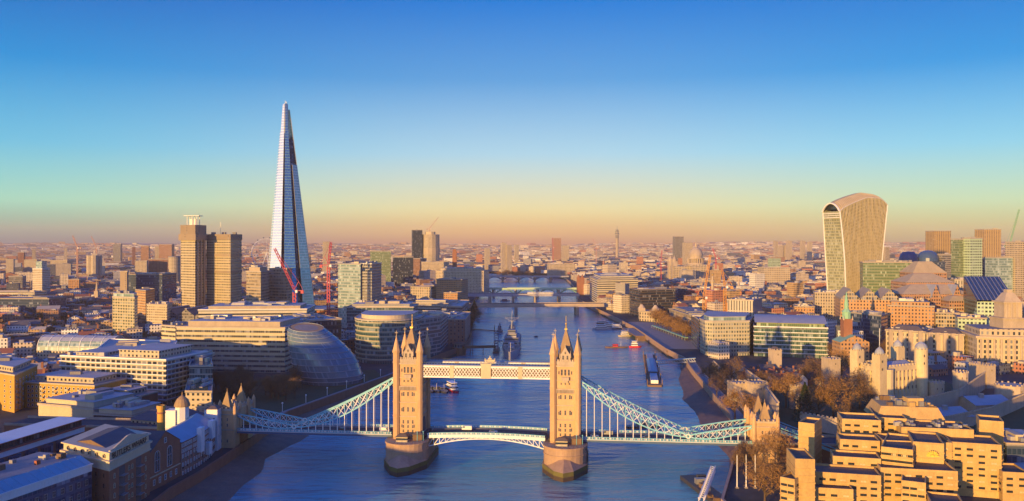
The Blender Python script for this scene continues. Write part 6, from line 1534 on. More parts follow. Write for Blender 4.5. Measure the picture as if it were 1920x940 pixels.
def warship():
    x0, y0, x1, y1 = Xu(957, 832), 832, Xu(963, 1015), 1012; L = math.dist((x0, y0), (x1, y1)); rot = math.atan2(y0 - y1, x0 - x1); cx, cy = (x0 + x1) / 2, (y0 + y1) / 2
    o = thing('museum_warship', 'grey camouflaged old warship with masts and gun turrets moored midstream', 'warship', (cx, cy, 0)); c, s = math.cos(rot), math.sin(rot)
    def at(t, n=0): return (cx + t * c - n * s, cy + t * s + n * c)
    m = MB(); hull(m, cx, cy, L, 19.5, -.5, 8.5, rot, 0, .3, .1); m.build('hull', [M['shipgrey'], M['deckwood']], o)
    MB().prism([at(-60, 9.3), at(40, 9.6), at(40, -9.6), at(-60, -9.3)], 4.4, 8.4, 0, top=False).build('camouflage_panel', M['shipdark'], o)
    def tier(t, l, w, z, h, mt_='shipgrey', nm='superstructure'):
        p = at(t); q = rect(p[0], p[1], l, w, rot); b = MB(); b.prism(q, z, z + h, 0); b.prism(offset(q, .4), z + h, z + h + .3, 0, bot=True); b.prism(offset(q, .05), z + h * .55, z + h * .8, 1, top=False); b.build(nm, [M[mt_], M['glassdark']], o)
    tier(24, 30, 16.5, 8.5, 4.4); tier(26, 22, 14.5, 12.9, 4, 'shipdark'); tier(28, 14, 10, 17, 4); tier(29, 9, 8, 21.3, 3.4, 'shipdark'); tier(-18, 50, 15, 8.5, 4.2); tier(-25, 18, 10, 12.8, 4); tier(-42, 12, 9, 12.8, 3.5, 'shipdark')
    for t in (8, -14): p = at(t); MB().lathe(p[0], p[1], [(4, 12), (3.4, 25), (3.6, 25), (3.6, 26), (2.8, 26)], 14).build('funnel', M['shipgrey'], o)
    for t, zt in ((18, 41), (-30, 38)):
        b = MB(); p = at(t)
        for n in (-2.5, 2.5): b.beam(at(t - 2, n) + (12,), p + (zt - 8,), .6)
        b.beam(at(t + 4) + (12,), p + (zt - 8,), .6); b.beam(p + (zt - 10,), p + (zt + 3,), .4); b.beam(at(t, -7.5) + (zt - 4.5,), at(t, 7.5) + (zt - 4.5,), .32); b.beam(at(t, -4) + (zt - 8,), at(t, 4) + (zt - 8,), .3); b.box(p[0], p[1], zt - 9, 2, 2, 1.2); b.beam(at(t, -7.5) + (zt - 4.5,), p + (zt - 8,), .25); b.beam(at(t, 7.5) + (zt - 4.5,), p + (zt - 8,), .25)
        b.build('mast', M['metal'], o)
    for t, z in ((50, 8.5), (62, 8.5), (-58, 8.5), (-70, 8.5)):
        z += 2.5 if t in (50, -58) else 0; b = MB(); p = at(t); sg = 1 if t > 0 else -1
        b.prism(ngon(p[0], p[1], 4, 10), 8.4, z + .3, 0); q = rect(p[0], p[1], 8, 7, rot); b.frustum(ccw(q), z + .3, offset(q, -.8), z + 3, 0)
        for n in (-2, 0, 2): b.beam(at(t + sg * 3, n) + (z + 1.7,), at(t + sg * 11, n) + (z + 2.8,), .5)
        b.build('gun_turret', M['shipgrey'], o)
    for k in range(30):
        t, n = R.uniform(-50, 40), R.choice([-1, 1]) * R.uniform(5.5, 8.5); p = at(t, n); MB().box(p[0], p[1], 8.5, R.uniform(1, 3), R.uniform(1, 2), R.uniform(1, 5), rot).build('deck_fitting', M[R.choice(['shipgrey', 'shipdark', 'white', 'metal'])], o)
    p = at(L / 2 - 4); MB().beam(p + (8.5,), p + (18,), .25).build('jackstaff', M['white'], o)
    # floating stage with stair towers alongside
    o2 = thing('boarding_pontoon', 'dark boarding pontoon with two stair towers beside the warship', 'pontoon', at(15, -16) + (0,)); pp = at(12, 17) if at(12, 17)[0] < at(12, -17)[0] else at(12, -17)
    MB().box(pp[0], pp[1], -.3, 7, 44, 1.8).build('float', M['hull'], o2)
    for dy, h in ((-14, 13), (8, 19)):
        b = MB()
        for ex in (-2, 2):
            for ey in (-3, 3): b.beam((pp[0] + ex, pp[1] + dy + ey, 1.5), (pp[0] + ex, pp[1] + dy + ey, h), .5)
        for z in range(4, int(h) + 1, 3): b.box(pp[0], pp[1] + dy, z, 4.6, 6.6, .4)
        b.box(pp[0] + 3, pp[1] + dy, h - 1, 9, 3, 1); b.build('stair_tower', M['shipdark'], o2)
    o3 = thing('gangway', 'long covered footbridge from the south bank to the warship', 'footbridge', (pp[0] - 20, 840, G)); b = MB(); e = (pp[0] - 1, pp[1] - 18, 7); st = (Xu(868, 870), 872, 9)
    b.beam(st, e, 3.2, 2.6); b.build('walkway', M['timber'], o3)
    for t in (.22, .3, .62):
        p = lerp(st, e, t); q = MB(); q.beam((p[0], p[1] - 1.5, -2), (p[0], p[1] - 1.5, p[2] + (12 if t == .3 else 0)), .6); q.beam((p[0], p[1] + 1.5, -2), (p[0], p[1] + 1.5, p[2]), .6); q.build('pile', M['timber'], o3)
warship()
o = thing('river_pavilion', 'round glass pavilion at the south end of the warship footbridge', 'pavilion', P(861, 880) + (G,)); x, y = P(861, 878); m = MB(); m.prism(ngon(x, y, 7, 16), -1, 8, 0); m.prism(ngon(x, y, 6.4, 16), 8, 12, 1); m.cone(x, y, 12, 13.4, 7.4, 3, 16, 0); m.build('wall', [M['timber'], mt('glass_grid')], o)
boat('tugboat', 'dark tugboat with tall funnel moored left of the warship', *P(937, 1100), 24, 8, -PI / 2, 'hull', 'shipdark', 2.4, (.4, .6, 3), 2, None, 'hull')
o = thing('mooring_boom', 'thin mooring boom running from the south bank to the dark tugboat', 'boom', (-35, 1110, 0)); MB().beam((-52, 1130, 1), (-18, 1104, 1), 1.2, 1).build('boom', M['timber'], o); MB().beam((-23, 1102, -2), (-23, 1102, 9), .9).build('pile', M['timber'], o)
o = thing('mooring_buoy', 'small dark buoy alone on the water right of the warship', 'buoy', Wp(1005, 632, 0) + (0,)); x, y = Wp(1005, 632, 0); MB().lathe(x, y, [(2.2, -.3), (2.4, .6), (2.0, 1.2), (.3, 1.3)], 12).build('float', M['hull'], o); MB().beam((x, y, 1.2), (x, y, 2.2), .3).build('ring', M['metal'], o)
x, y = Wp(1168, 652, 0); boat('cargo_barge', 'rusty barge with a red cabin behind the red and white boat', x - 7, y, 26, 7, .05, 'timber', 'red', 1.4, (.22, .6, 2.4))
boat('river_boat', 'red-hulled boat with white cabin, right end of the barge pair', x + 14, y + 2, 14, 6, .05, 'red', 'white', 1.8, (.5, .7, 2.6), 2)
for u, v, L, r, lb, hm in ((1129, 618, 27, .12, 'long white cruiser, outermost of the moored boats under the north quay', 'shipgrey'), (1143, 616, 26, .05, 'white passenger boat in the middle of the moored boats', 'white'), (1158, 617, 24, .2, 'dark-hulled passenger boat, innermost of the moored boats', 'hull'), (1130, 607, 18, .2, 'small boat behind the moored cruisers', 'timber')):
    x, y = Wp(u, v, 0); boat('passenger_boat', lb, x, y, L, 6.5, r, hm, 'white', 1.6, (.55, .75, 2.3), 2 if L > 20 else 1)
x, y = Wp(1173, 631, 0); boat('motor_yacht', 'cream motor yacht alone between the moored boats and the red one', x, y, 19, 6, .35, 'cream', 'white', 1.8, (.5, .7, 2.4), 2)
x, y = Wp(848, 735, 0); boat('passenger_boat', 'red and white passenger boat behind the left bridge tower', x, y + 4, 24, 7, -1.15, 'red', 'white', 1.8, (.6, .75, 2.5), 2)
for k, (u, v, lb) in enumerate(((829, 736, 'dark lighter nearest the red and white boat'), (815, 735, 'dark lighter in the middle of the moored row'), (803, 735, 'dark lighter closest to the left bridge tower'))):
    x, y = Wp(u, v, 0); boat('lighter', lb, x, y + 4, 22, 6, -1.2, 'hull', 'shipdark', 1.6, (.4, .6, 2))
x, y = Wp(912, 577, 0); x, y = Wp(947, 565, 0); boat('river_boat', 'small dark boat under the railway bridge', x, y, 20, 6, .1, 'hull', 'shipdark', 1.6)
x, y = Wp(1208, 802, 0); boat('sailing_barge', 'old sailing barge with bare mast half hidden behind the right-hand chains', x - 60 + 60, y, 24, 6, .2, 'timber', 'deckwood', 1.6, (.3, .6, 1.8))
# landing stages
a, b = Wp(1217, 668, 0), Wp(1228, 726, 0); o = thing('river_pier', 'long floating landing stage with blue roofed shelter, moored off the fortress beach', 'landing stage', (a[0] * .5 + b[0] * .5, a[1] * .5 + b[1] * .5, 0)); dd = Vector(b) - Vector(a); rot = math.atan2(dd.y, dd.x); cx, cy = (a[0] + b[0]) / 2, (a[1] + b[1]) / 2; L = dd.length
m = MB(); m.box(cx, cy, -.4, L, 11, 2.0, rot); m.build('pontoon', M['timber'], o)
q = rect(cx + dd.x * .02, cy + dd.y * .02, L * .42, 7, rot); MB().prism(q, 1.6, 5, 0).build('shelter', M['glassblue'], o); MB().hip(offset(q, .6), 5, 6.4, 2.4, 0).build('shelter_roof', M['lead'], o); q = rect(cx + dd.x * .36, cy + dd.y * .36, L * .2, 6, rot); MB().prism(q, 1.6, 4.4, 0, 1).build('shelter', [M['white'], M['leadgrey']], o); q = rect(cx - dd.x * .33, cy - dd.y * .33, L * .22, 6, rot); MB().prism(q, 1.6, 4.2, 0, 1).build('kiosk', [M['cream'], M['roofpale']], o)
for t in (.02, .2, .4, .6, .8, .98):
    for e in (-6, 6): p = Vector(a) + dd * t + Vector((-dd.y, dd.x)).normalized() * e; MB().beam((p.x, p.y, -3), (p.x, p.y, 5.5), .7).build('pile', M['timber'], o)
o = thing('gangway', 'long blue-grey truss gangway from the fortress quay down to the landing stage', 'footbridge', P(1272, 740) + (3,)); s, e = P(1304, 770) + (8.5,), (cx + 5, cy + 4, 4.4); m = MB()
for z in (0, 3):
    for n in (-1.6, 1.6): m.beam((s[0], s[1] + n, s[2] + z), (e[0], e[1] + n, e[2] + z), .4)
for i in range(16):
    for n in (-1.6, 1.6): p, q = lerp(s, e, i / 16), lerp(s, e, (i + 1) / 16); m.beam((p[0], p[1] + n, p[2]), (q[0], q[1] + n, q[2] + 3), .3)
m.build('truss', M['leadgrey'], o); MB().beam((s[0], s[1], s[2] + 3.3), (e[0], e[1], e[2] + 3.3), 3.6, .3).build('canopy', M['lead'], o)
o = thing('timber_jetty', 'old timber jetty on dark piles beside the quay, with flat paved top', 'jetty', P(1268, 875) + (0,)); q = [Wp(1246, 640, 6.5), Wp(1283, 638, 6.5), Wp(1293, 655, 6.5), Wp(1250, 658, 6.5)]; MB().prism(q, 5.2, 6.6, 0, 1, bot=True).build('deck', [M['timber'], M['paving']], o); Q = offset(q, -.8)
for i in range(4):
    for k in range(9): p = lerp(Q[i], Q[(i + 1) % 4], k / 9); MB().beam(p + (-2,), p + (5.2,), .8).build('pile', M['timber'], o)
o = thing('timber_jetty', 'long sunlit piled wharf in front of the market hall', 'jetty', P(1212, 1050) + (0,)); q = [(157, 1090), (161, 1000), (148, 1000), (143, 1090)]; MB().prism(q, 5.2, 6.5, 0, 1, bot=True).build('deck', [M['timber'], M['paving']], o)
for k in range(16): p = lerp((148, 1000.5), (160.5, 1000.5), k / 15); MB().beam(p + (-2,), p + (5.2,), .7).build('pile', M['timber'], o)
o = thing('footbridge', 'white lattice gangway at the bottom edge beside the dark pontoons', 'footbridge', (84, 385, 3)); s, e = Wp(1337, 884, 6), Wp(1314, 945, 4); m = MB(); s, e = s + (6,), e + (4,)
for z in (0, 2.6):
    for n in (-1.1, 1.1): m.beam((s[0] + n, s[1], s[2] + z), (e[0] + n, e[1], e[2] + z), .3)
for i in range(18):
    p, q = lerp(s, e, i / 18), lerp(s, e, (i + 1) / 18)
    for n in (-1.1, 1.1): m.beam((p[0] + n, p[1], p[2]), (q[0] + n, q[1], q[2] + 2.6), .22); m.beam((p[0] + n, p[1], p[2] + 2.6), (q[0] + n, q[1], q[2]), .22)
    m.beam((p[0] - 1.1, p[1], p[2] + 2.6), (q[0] + 1.1, q[1], q[2] + 2.6), .2)
m.build('truss', M['white'], o)
o = thing('pontoon', 'dark work pontoon with crates against the north quay, bottom edge', 'pontoon', (92, 390, 0)); m = MB(); m.box(92.5, 388, -.3, 8, 60, 2.2, .16); m.build('float', M['hull'], o)
for k in range(7): MB().box(92 + R.uniform(-2, 2), 368 + k * 7, 1.9, R.uniform(2, 5), R.uniform(2, 4), R.uniform(1, 2.6), .16).build('crate', M[R.choice(['timber', 'metal', 'hull', 'white'])], o)
# flagpoles, lamps, cars
for u, lb in ((1382, 'tall bare white flagpole, leftmost of three by the bridge foot'), (1399, 'tall bare white flagpole, middle of three by the bridge foot'), (1416, 'tall bare white flagpole, rightmost of three by the bridge foot')):
    x, y = P(u, 378); o = thing('flagpole', lb, 'flagpole', (x, y, G), 'flagpoles by the bridge foot'); MB().lathe(x, y, [(.26, G), (.14, 22), (.02, 22)], 8).build('pole', M['white'], o); MB().sphere((x, y, 22.1), .3, 5).build('truck', M['gold'], o); MB().box(x, y, G, 1.4, 1.4, .5).build('base', M['paving'], o)
def car(name, label, s, n, dirn, col, van=False):
    x, y = bp(s, n); z = RZ + .02 + (.9 * (1 - (s / 31) ** 2) if abs(s) < 31 else 0); o = thing(name, label, name.replace('_', ' ').split()[-1], (x, y, z)); L, W, H = (5.4, 2.1, 2.4) if van else (4.4, 1.85, 1.45)
    m = MB()
    def pr(pts, w, mi):
        A = [bp(s + dirn * a, n + w) + (z + h,) for a, h in pts]; B = [bp(s + dirn * a, n - w) + (z + h,) for a, h in pts]; k = len(pts); f = 1 if dirn > 0 else -1
        m.face(A[::f], mi); m.face(B[::-f], mi)
        for i in range(k): j = (i + 1) % k; m.face([A[i], B[i], B[j], A[j]], mi)
    if van: pr([(-2.7, .35), (2.7, .35), (2.7, 1.1), (2.2, 1.3), (1.5, 2.35), (-2.7, 2.4)], W / 2, 0)
    else: pr([(-2.2, .3), (2.2, .3), (2.2, .75), (1.1, .9), (-2.1, .95)], W / 2, 0)
    m.build('body', M[col], o); m = MB()
    if van: pr([(1.0, 1.35), (2.1, 1.35), (1.55, 2.15), (1.0, 2.15)], W / 2 + .02, 0)
    else: pr([(1.0, .9), (.4, 1.42), (-1.2, 1.45), (-1.9, .95)], W / 2 - .12, 0)
    m.build('cabin', M['glassdark'], o)
    for a in (-1.45, 1.45):
        for w in (-.85, .85):
            c = bp(s + a, n + w); k = MB(); p0, p1 = Vector(bp(s + a, n + w - .1)), Vector(bp(s + a, n + w + .1)); 
            r0 = [(p0.x + .34 * math.cos(t) * AX.x, p0.y + .34 * math.cos(t) * AX.y, z + .34 + .34 * math.sin(t)) for t in [2 * PI * i / 10 for i in range(10)]]; r1 = [(x + (p1 - p0).x, y + (p1 - p0).y, zz) for x, y, zz in r0]
            k.face(r0); k.face(r1[::-1])
            for i in range(10): k.face([r0[i], r1[i], r1[(i + 1) % 10], r0[(i + 1) % 10]])
            k.build('wheel', M['black'], o)
car('delivery_van', 'white van on the bridge roadway just left of the left tower', -HS - 14.5, 2.6, 1, 'white', True)
car('parked_car', 'white car at the middle of the raised centre span', 3.0, 2.6, 1, 'white')
car('parked_car', 'pale silver car on the right side span beneath the chains', HS + 42, 2.6, -1, 'metal')
car('parked_car', 'dark car on the shaded left side span', -HS - 38, 2.6, 1, 'hull')
car('delivery_van', 'grey van on the far lane of the right side span', HS + 22, -2.6, -1, 'metal', True)
car('parked_car', 'red car on the far lane of the left side span', -HS - 60, -2.6, 1, 'red')
car('parked_car', 'dark hatchback near the joint rings of the right side span', HS + 62, 2.6, 1, 'navy')
car('parked_car', 'white car close to the right-hand tower on the right side span', HS + 15, 2.6, 1, 'white')
car('delivery_van', 'white van on the far lane of the raised centre span', -12, -2.6, -1, 'white', True)
car('parked_car', 'dark car on the far lane near the left shore tower', -HS - 84, -2.6, -1, 'hull')
o = thing('quay_canopy', 'long teal canopy along the quay in front of the bare trees', 'canopy', P(1253, 960) + (G,)); s, t = Wp(1222, 611, 10), Wp(1284, 634, 10); m = MB(); dd = (Vector(t) - Vector(s)).normalized(); nn = Vector((-dd.y, dd.x)) * 4; q = [s, t, tuple(Vector(t) + nn), tuple(Vector(s) + nn)]; m.prism(q, 10, 10.6, 0, bot=True); m.build('roof', M['green'], o)
for k in range(14): p = lerp(q[0], q[1], k / 13); MB().beam(p + (G,), p + (10,), .4).build('post', M['metal'], o)
# ------------------------------------------------------------ unseen blocks added out of view to shade the south bank
for x, y, w_, d_, z, lb in ((-335, 200, 170, 40, 41, 'tall unseen block added outside the left edge to shade the wharf buildings'), (-219, 205, 58, 40, 31, 'unseen block added on the near south bank to shade the left bridge pier'), (-316, 390, 50, 18, 62, 'unseen slab added outside the left edge to shade the egg-shaped hall')):
    q = rect(x, y, w_, d_); o = thing('warehouse' if z < 55 else 'tower_block', lb, 'warehouse' if z < 55 else 'tower block', (x, y, G)); FOOT.append(offset(q, 4))
    MB().prism(q, G - 1, z, 0, 1).build('wall', [mt('warehouse_brick'), M['slate']], o); MB().prism(offset(q, .6), z + .002, z + .8, 0, bot=True).build('parapet', M['cream'], o)
# ------------------------------------------------------------ telling look-alikes apart
MARKS = [(537, 1169, 'the glass spire'), (395, 1193, 'the hospital towers'), (1605, 1150, 'the flared tower'), (1305, 2219, 'the domed cathedral'), (608, 668, 'the egg-shaped hall'), (235, 926, 'the slim cream tower'), (430, 715, 'the long cream office'),
         (78, 1650, 'the white staggered tower'), (715, 800, 'the curved glass office'), (675, 1085, 'the pale glass slabs'), (782, 2475, 'the slim dark tower'), (842, 1475, 'the orange brick block'), (1157, 5149, 'the communications tower'), (1150, 1510, 'the banded cream office'),
         (1222, 1260, 'the broad dark office'), (1363, 824, 'the rounded riverside office'), (1483, 815, 'the curved-roof office'), (1750, 930, 'the terracotta gothic office'), (1820, 1255, 'the green glass tower'), (1670, 555, 'the castle keep'), (1595, 765, 'the green-spired church'),
         (1890, 735, 'the white stone tower'), (137, 790, 'the barrel-roofed hall'), (210, 590, 'the balcony flats'), (852, 2128, 'the square brick chimney'), (1044, 4384, 'the pinkish slab tower'), (1336, 1280, 'the memorial column'), (177, 2300, 'the lobed tower block'), (1015, 2500, 'the farthest arched bridge'), (1427, 434, 'the north shore tower'), (1216, 1180, 'the market hall'), (1290, 1060, 'the customs house'), (270, 1400, 'the navy glass block'), (1500, 1500, 'the flared tower roofs'), (925, 1600, 'the railway bridge'), (143, 1750, 'the orange brick flats'), (1767, 2100, 'the left ribbed tower')]
ORD = ['leftmost', 'second from left', 'third from left', 'fourth from left', 'fifth from left', 'sixth from left', 'seventh from left', 'eighth from left', 'ninth from left', 'tenth from left', 'eleventh from left', 'twelfth from left']
def autolabel(items, plural):
    """items: (object, look, u, depth); label = look + where it stands, with a count from the left where several share both"""
    g = {}
    for o, look, u, d in items:
        mu, md, mn = min((m for m in MARKS if m[2] != 'the flared tower roofs'), key=lambda m: (abs(m[0] - u) / 40) + abs(math.log(m[1] / d)) * 3)
        rel = 'behind' if d > md * 1.12 else ('in front of' if d < md * .9 else 'beside')
        if abs(u - mu) > 28: rel = ('left of' if u < mu else 'right of') if rel == 'beside' else (rel.replace('behind', 'behind and').replace('in front of', 'before and') + (' left of' if u < mu else ' right of'))
        g.setdefault((look, rel, mn), []).append((u, o))
    for (look, rel, mn), l in g.items():
        l.sort(key=lambda t: t[0])
        for i, (u, o) in enumerate(l):
            if len(l) == 1: o['label'] = '%s %s %s' % (look, rel, mn)
            elif len(l) == 2: o['label'] = '%s %s %s, %s of two' % (look, rel, mn, ('left', 'right')[i])
            else: o['label'] = '%s %s %s, %s' % (look, rel, mn, 'rightmost' if i == len(l) - 1 else (ORD[i] if i < 12 else 'number %d from left' % (i + 1)))
            if len(o['label'].split()) > 16: o['label'] = o['label'].replace(' from left', ' left').replace('before and ', '')
def sc_u(o): l = world_loc(o); return 960 + F * l.x / l.y
autolabel(HOUSES, 'houses')
# ------------------------------------------------------------ trees
def leaf_mat(name, c0, c1):
    m, t = newmat(name); N = NT(t); g = N.n('ShaderNodeNewGeometry')
    n = N.n('ShaderNodeTexNoise', [g.outputs['Position'], None, .35, 3.0, .6]).outputs[0]
    r = N.n('ShaderNodeObjectInfo').outputs['Random']; f = N.m('ADD', N.m('MULTIPLY', n, 1.1), N.m('MULTIPLY_ADD', r, .5, -.3))
    p = N.out(N.mix(f, c4(c0), c4(c1)), .9, spec=.2); p.inputs['Subsurface Weight'].default_value = 0
    return m
leaf_mat('bare_twigs', (.12, .075, .045), (.24, .145, .07)); leaf_mat('russet_leaves', (.20, .11, .04), (.36, .20, .07)); leaf_mat('dark_needles', (.015, .028, .014), (.04, .055, .025))
TREES = {}
def tree_mesh(kind, seed):
    rr = random.Random(seed); t, c = MB(), MB(); H = 15.0; con = kind == 'dark_needles'
    def limb(p, q, r0, r1):
        p, q = Vector(p), Vector(q); n = 5; d = (q - p).normalized(); a = d.cross(Vector((.3, .9, .2))).normalized(); b = d.cross(a)
        A = [p + (a * math.cos(2 * PI * i / n) + b * math.sin(2 * PI * i / n)) * r0 for i in range(n)]; B = [q + (a * math.cos(2 * PI * i / n) + b * math.sin(2 * PI * i / n)) * r1 for i in range(n)]
        for i in range(n): j = (i + 1) % n; t.face([A[i], A[j], B[j], B[i]])
    limb((0, 0, 0), (0, 0, 3.5), .45, .34); limb((0, 0, 3.5), (rr.uniform(-.4, .4), rr.uniform(-.4, .4), H * .72), .34, .1)
    tips = []
    for k in range(15):
        a = rr.uniform(0, 2 * PI); z0 = rr.uniform(2.8, 8.5); l = rr.uniform(3.2, 6.0) * (1 - (z0 - 3) / 14); e = (math.cos(a) * l, math.sin(a) * l, z0 + rr.uniform(2, 4.6)); limb((0, 0, z0), e, .17, .05); tips.append(e)
        for j in range(2): f = (e[0] + rr.uniform(-1.6, 1.6), e[1] + rr.uniform(-1.6, 1.6), e[2] + rr.uniform(.6, 2.4)); limb(e, f, .06, .02); tips.append(f)
    tips.append((0, 0, H * .85))
    def leaf(p, s):
        a = Vector((rr.gauss(0, 1), rr.gauss(0, 1), rr.gauss(0, 1))).normalized(); b = a.cross(Vector((rr.gauss(0, 1), rr.gauss(0, 1), rr.gauss(0, 1)))).normalized(); p = Vector(p)
        if con: c.face([p - a * s * .5, p + b * s * .3, p + a * s * .5])
        else: c.face([p - a * s - b * s * .08, p + a * s * .3 - b * s * .12, p + a * s, p + a * s * .2 + b * s * .12])
    if con:
        for k in range(1700): z = rr.uniform(1.6, H + 2); r = (H + 2.4 - z) * .30 * rr.uniform(.55, 1.05); a = rr.uniform(0, 2 * PI); leaf((r * math.cos(a), r * math.sin(a), z + rr.uniform(-.5, .5)), rr.uniform(.5, 1.0))
    else:
        for e in tips:
            for k in range(52): 
                v = Vector((rr.gauss(0, 1), rr.gauss(0, 1), rr.gauss(0, .8))) * .95; leaf(Vector(e) + v, rr.uniform(.3, .75))
    return t, c
for kind in ('bare_twigs', 'russet_leaves', 'dark_needles'):
    TREES[kind] = []
    for s in range(3):
        t, c = tree_mesh(kind, s * 5 + len(kind)); a = t.build('trunk', M['bark'], loc=(0, 0, 0)); b = c.build('crown', MATS[kind], loc=(0, 0, 0)); TREES[kind].append((a.data, b.data)); bpy.data.objects.remove(a); bpy.data.objects.remove(b)
tree_items = []
LOOK = {'bare_twigs': 'bare brown winter tree', 'russet_leaves': 'russet winter tree', 'dark_needles': 'dark evergreen'}
def tree(x, y, h, kind='bare_twigs', z=G, wide=1.0, label=None):
    o = thing('conifer' if kind == 'dark_needles' else 'tree', label or '', 'tree', (x, y, z), 'winter trees of the city'); k = R.randrange(3); s = h / 15
    o.scale = (s * wide, s * wide, s); o.rotation_euler = (0, 0, R.uniform(0, 6.28))
    for nm, me in zip(('trunk', 'crown'), TREES[kind][k]):
        c = bpy.data.objects.new(nm, me); COL.objects.link(c); c.parent = o
    if not label: tree_items.append((o, ('tall ' if h > 16.5 else 'small ' if h < 10.5 else '') + LOOK[kind], 960 + F * x / y, y))
def treeu(u, vb, hpx, kind='bare_twigs', wide=1.0, label=None, z=G):
    x, y = Wp(u, vb, z); tree(x, y, hpx * y / F, kind, z, wide, label)
for u, vb, hp, k, w_ in ((1378, 792, 62, 'russet_leaves', 1.15), (1352, 730, 52, 'bare_twigs', 1.1), (1371, 728, 56, 'bare_twigs', 1.1), (1330, 722, 48, 'bare_twigs', 1.1), (1344, 745, 44, 'bare_twigs', 1), (1395, 745, 40, 'bare_twigs', 1), (1408, 790, 50, 'russet_leaves', 1), (1474, 765, 64, 'russet_leaves', 1.2), (1500, 775, 52, 'bare_twigs', 1.1), (1562, 792, 84, 'russet_leaves', 1.15), (1535, 790, 62, 'russet_leaves', 1.1),
                         (1593, 772, 76, 'bare_twigs', 1.2), (1612, 765, 60, 'bare_twigs', 1.1), (1578, 715, 60, 'russet_leaves', .9), (1560, 725, 50, 'bare_twigs', 1), (1527, 715, 48, 'bare_twigs', 1), (1510, 722, 42, 'bare_twigs', 1), (1450, 745, 46, 'bare_twigs', 1), (1430, 735, 40, 'bare_twigs', 1), (1625, 780, 52, 'bare_twigs', 1), (1545, 740, 46, 'bare_twigs', 1.1), (1488, 742, 44, 'russet_leaves', 1.1), (1592, 800, 46, 'bare_twigs', 1),
                         (1820, 668, 58, 'russet_leaves', 1.1), (1800, 664, 40, 'bare_twigs', 1), (1858, 672, 46, 'bare_twigs', 1.1), (1880, 676, 40, 'russet_leaves', 1), (1460, 885, 78, 'russet_leaves', 1.1), (1434, 950, 84, 'russet_leaves', 1.1), (1447, 915, 60, 'bare_twigs', 1), (1418, 880, 52, 'bare_twigs', 1), (1470, 925, 60, 'russet_leaves', 1.1), (1395, 868, 44, 'bare_twigs', 1), (1384, 885, 40, 'bare_twigs', 1), (1425, 905, 50, 'bare_twigs', 1), (1770, 655, 30, 'bare_twigs', 1), (1660, 672, 34, 'bare_twigs', 1), (1640, 668, 30, 'bare_twigs', 1), (1560, 676, 32, 'bare_twigs', 1)):
    treeu(u, vb, hp, k, w_)
treeu(1509, 800, 72, 'dark_needles', 1.2, 'dark evergreen standing in front of the russet trees left of the keep'); treeu(1620, 742, 40, 'dark_needles', 1.1)
for k in range(16): treeu(1228 + k * 4.2 + R.uniform(-2, 2), 607 + k * 2.0 + R.uniform(-2, 4), R.uniform(22, 30), 'russet_leaves', 1.1)
for k in range(14): treeu(1226 + k * 4.6 + R.uniform(-2, 2), 600 + k * 2.0 + R.uniform(-2, 3), R.uniform(20, 27), 'russet_leaves', 1.2)
for k in range(34): u = R.uniform(400, 565); treeu(u, R.uniform(718, 752) - max(0, u - 560) * .06, R.uniform(30, 44), 'bare_twigs', 1.0)
for k in range(10): treeu(890 - k * 3.2 + R.uniform(-3, 3), 600 + k * 4 + R.uniform(-4, 4), R.uniform(26, 36), 'dark_needles' if k % 3 else 'bare_twigs', 1.6)
for k in range(36): treeu(R.uniform(0, 220), R.uniform(568, 660), R.uniform(14, 22) * 1.0, R.choice(['bare_twigs', 'russet_leaves', 'bare_twigs', 'dark_needles']), 1.2)
for k in range(24): treeu(R.uniform(120, 225), R.uniform(512, 530), R.uniform(12, 16), 'bare_twigs', 1.3)
for k in range(20): treeu(R.uniform(930, 1010), R.uniform(517, 524), R.uniform(9, 13), R.choice(['russet_leaves', 'bare_twigs']), 1.4)
for k in range(14): treeu(R.uniform(240, 470), R.uniform(590, 640), R.uniform(16, 24), 'bare_twigs', 1.1)
# lamps along the riverside path
for k in range(9):
    p = lerp((-151, 550), (-84, 780), k / 8); o = thing('street_lamp', '%s slim white lamp post on the shaded riverside path' % ('nearest', 'second nearest', 'third nearest', 'fourth', 'middle', 'sixth', 'third farthest', 'second farthest', 'farthest')[k], 'street lamp', (p[0], p[1], G), 'lamps along the riverside path'); MB().beam(p + (G,), p + (G + 5,), .3).build('post', M['white'], o); MB().sphere(p + (G + 5.4,), .6, 6).build('lamp_head', M['white'], o)
# ------------------------------------------------------------ the rest of the city
RIV = LB + RB[::-1]
def inpoly(x, y, p):
    c = False; n = len(p)
    for i in range(n):
        (x0, y0), (x1, y1) = p[i], p[i - 1]
        if (y0 > y) != (y1 > y) and x < (x1 - x0) * (y - y0) / (y1 - y0) + x0: c = not c
    return c
FB = [(min(a for a, _ in p), max(a for a, _ in p), min(b for _, b in p), max(b for _, b in p), p) for p in FOOT]
ZONES = [(-236, -55, 480, 790), (100, 345, 430, 800), (160, 224, 830, 1175), (110, 420, 250, 520), (-235, -120, 380, 560), (345, 600, 430, 700)]
def free(q):
    c = cen(q)
    for x0, x1, y0, y1 in ZONES:
        if x0 < c[0] < x1 and y0 < c[1] < y1: return False
    qx0, qx1, qy0, qy1 = min(a for a, _ in q), max(a for a, _ in q), min(b for _, b in q), max(b for _, b in q)
    for x0, x1, y0, y1, p in FB:
        if qx1 < x0 or qx0 > x1 or qy1 < y0 or qy0 > y1: continue
        if any(inpoly(a, b, p) for a, b in q + [c]) or any(inpoly(a, b, q) for a, b in p): return False
    if c[1] < 3500 and any(inpoly(a, b, RIV) for a, b in offset(q, 9) + [c]): return False
    return True
PAL = [((.58, .49, .35), 'cream'), ((.52, .43, .33), 'stone'), ((.32, .18, .11), 'brown brick'), ((.40, .17, .10), 'red brick'), ((.48, .32, .15), 'yellow brick'), ((.34, .33, .33), 'grey'), ((.74, .70, .62), 'white'), ((.09, .10, .13), 'dark glass')]
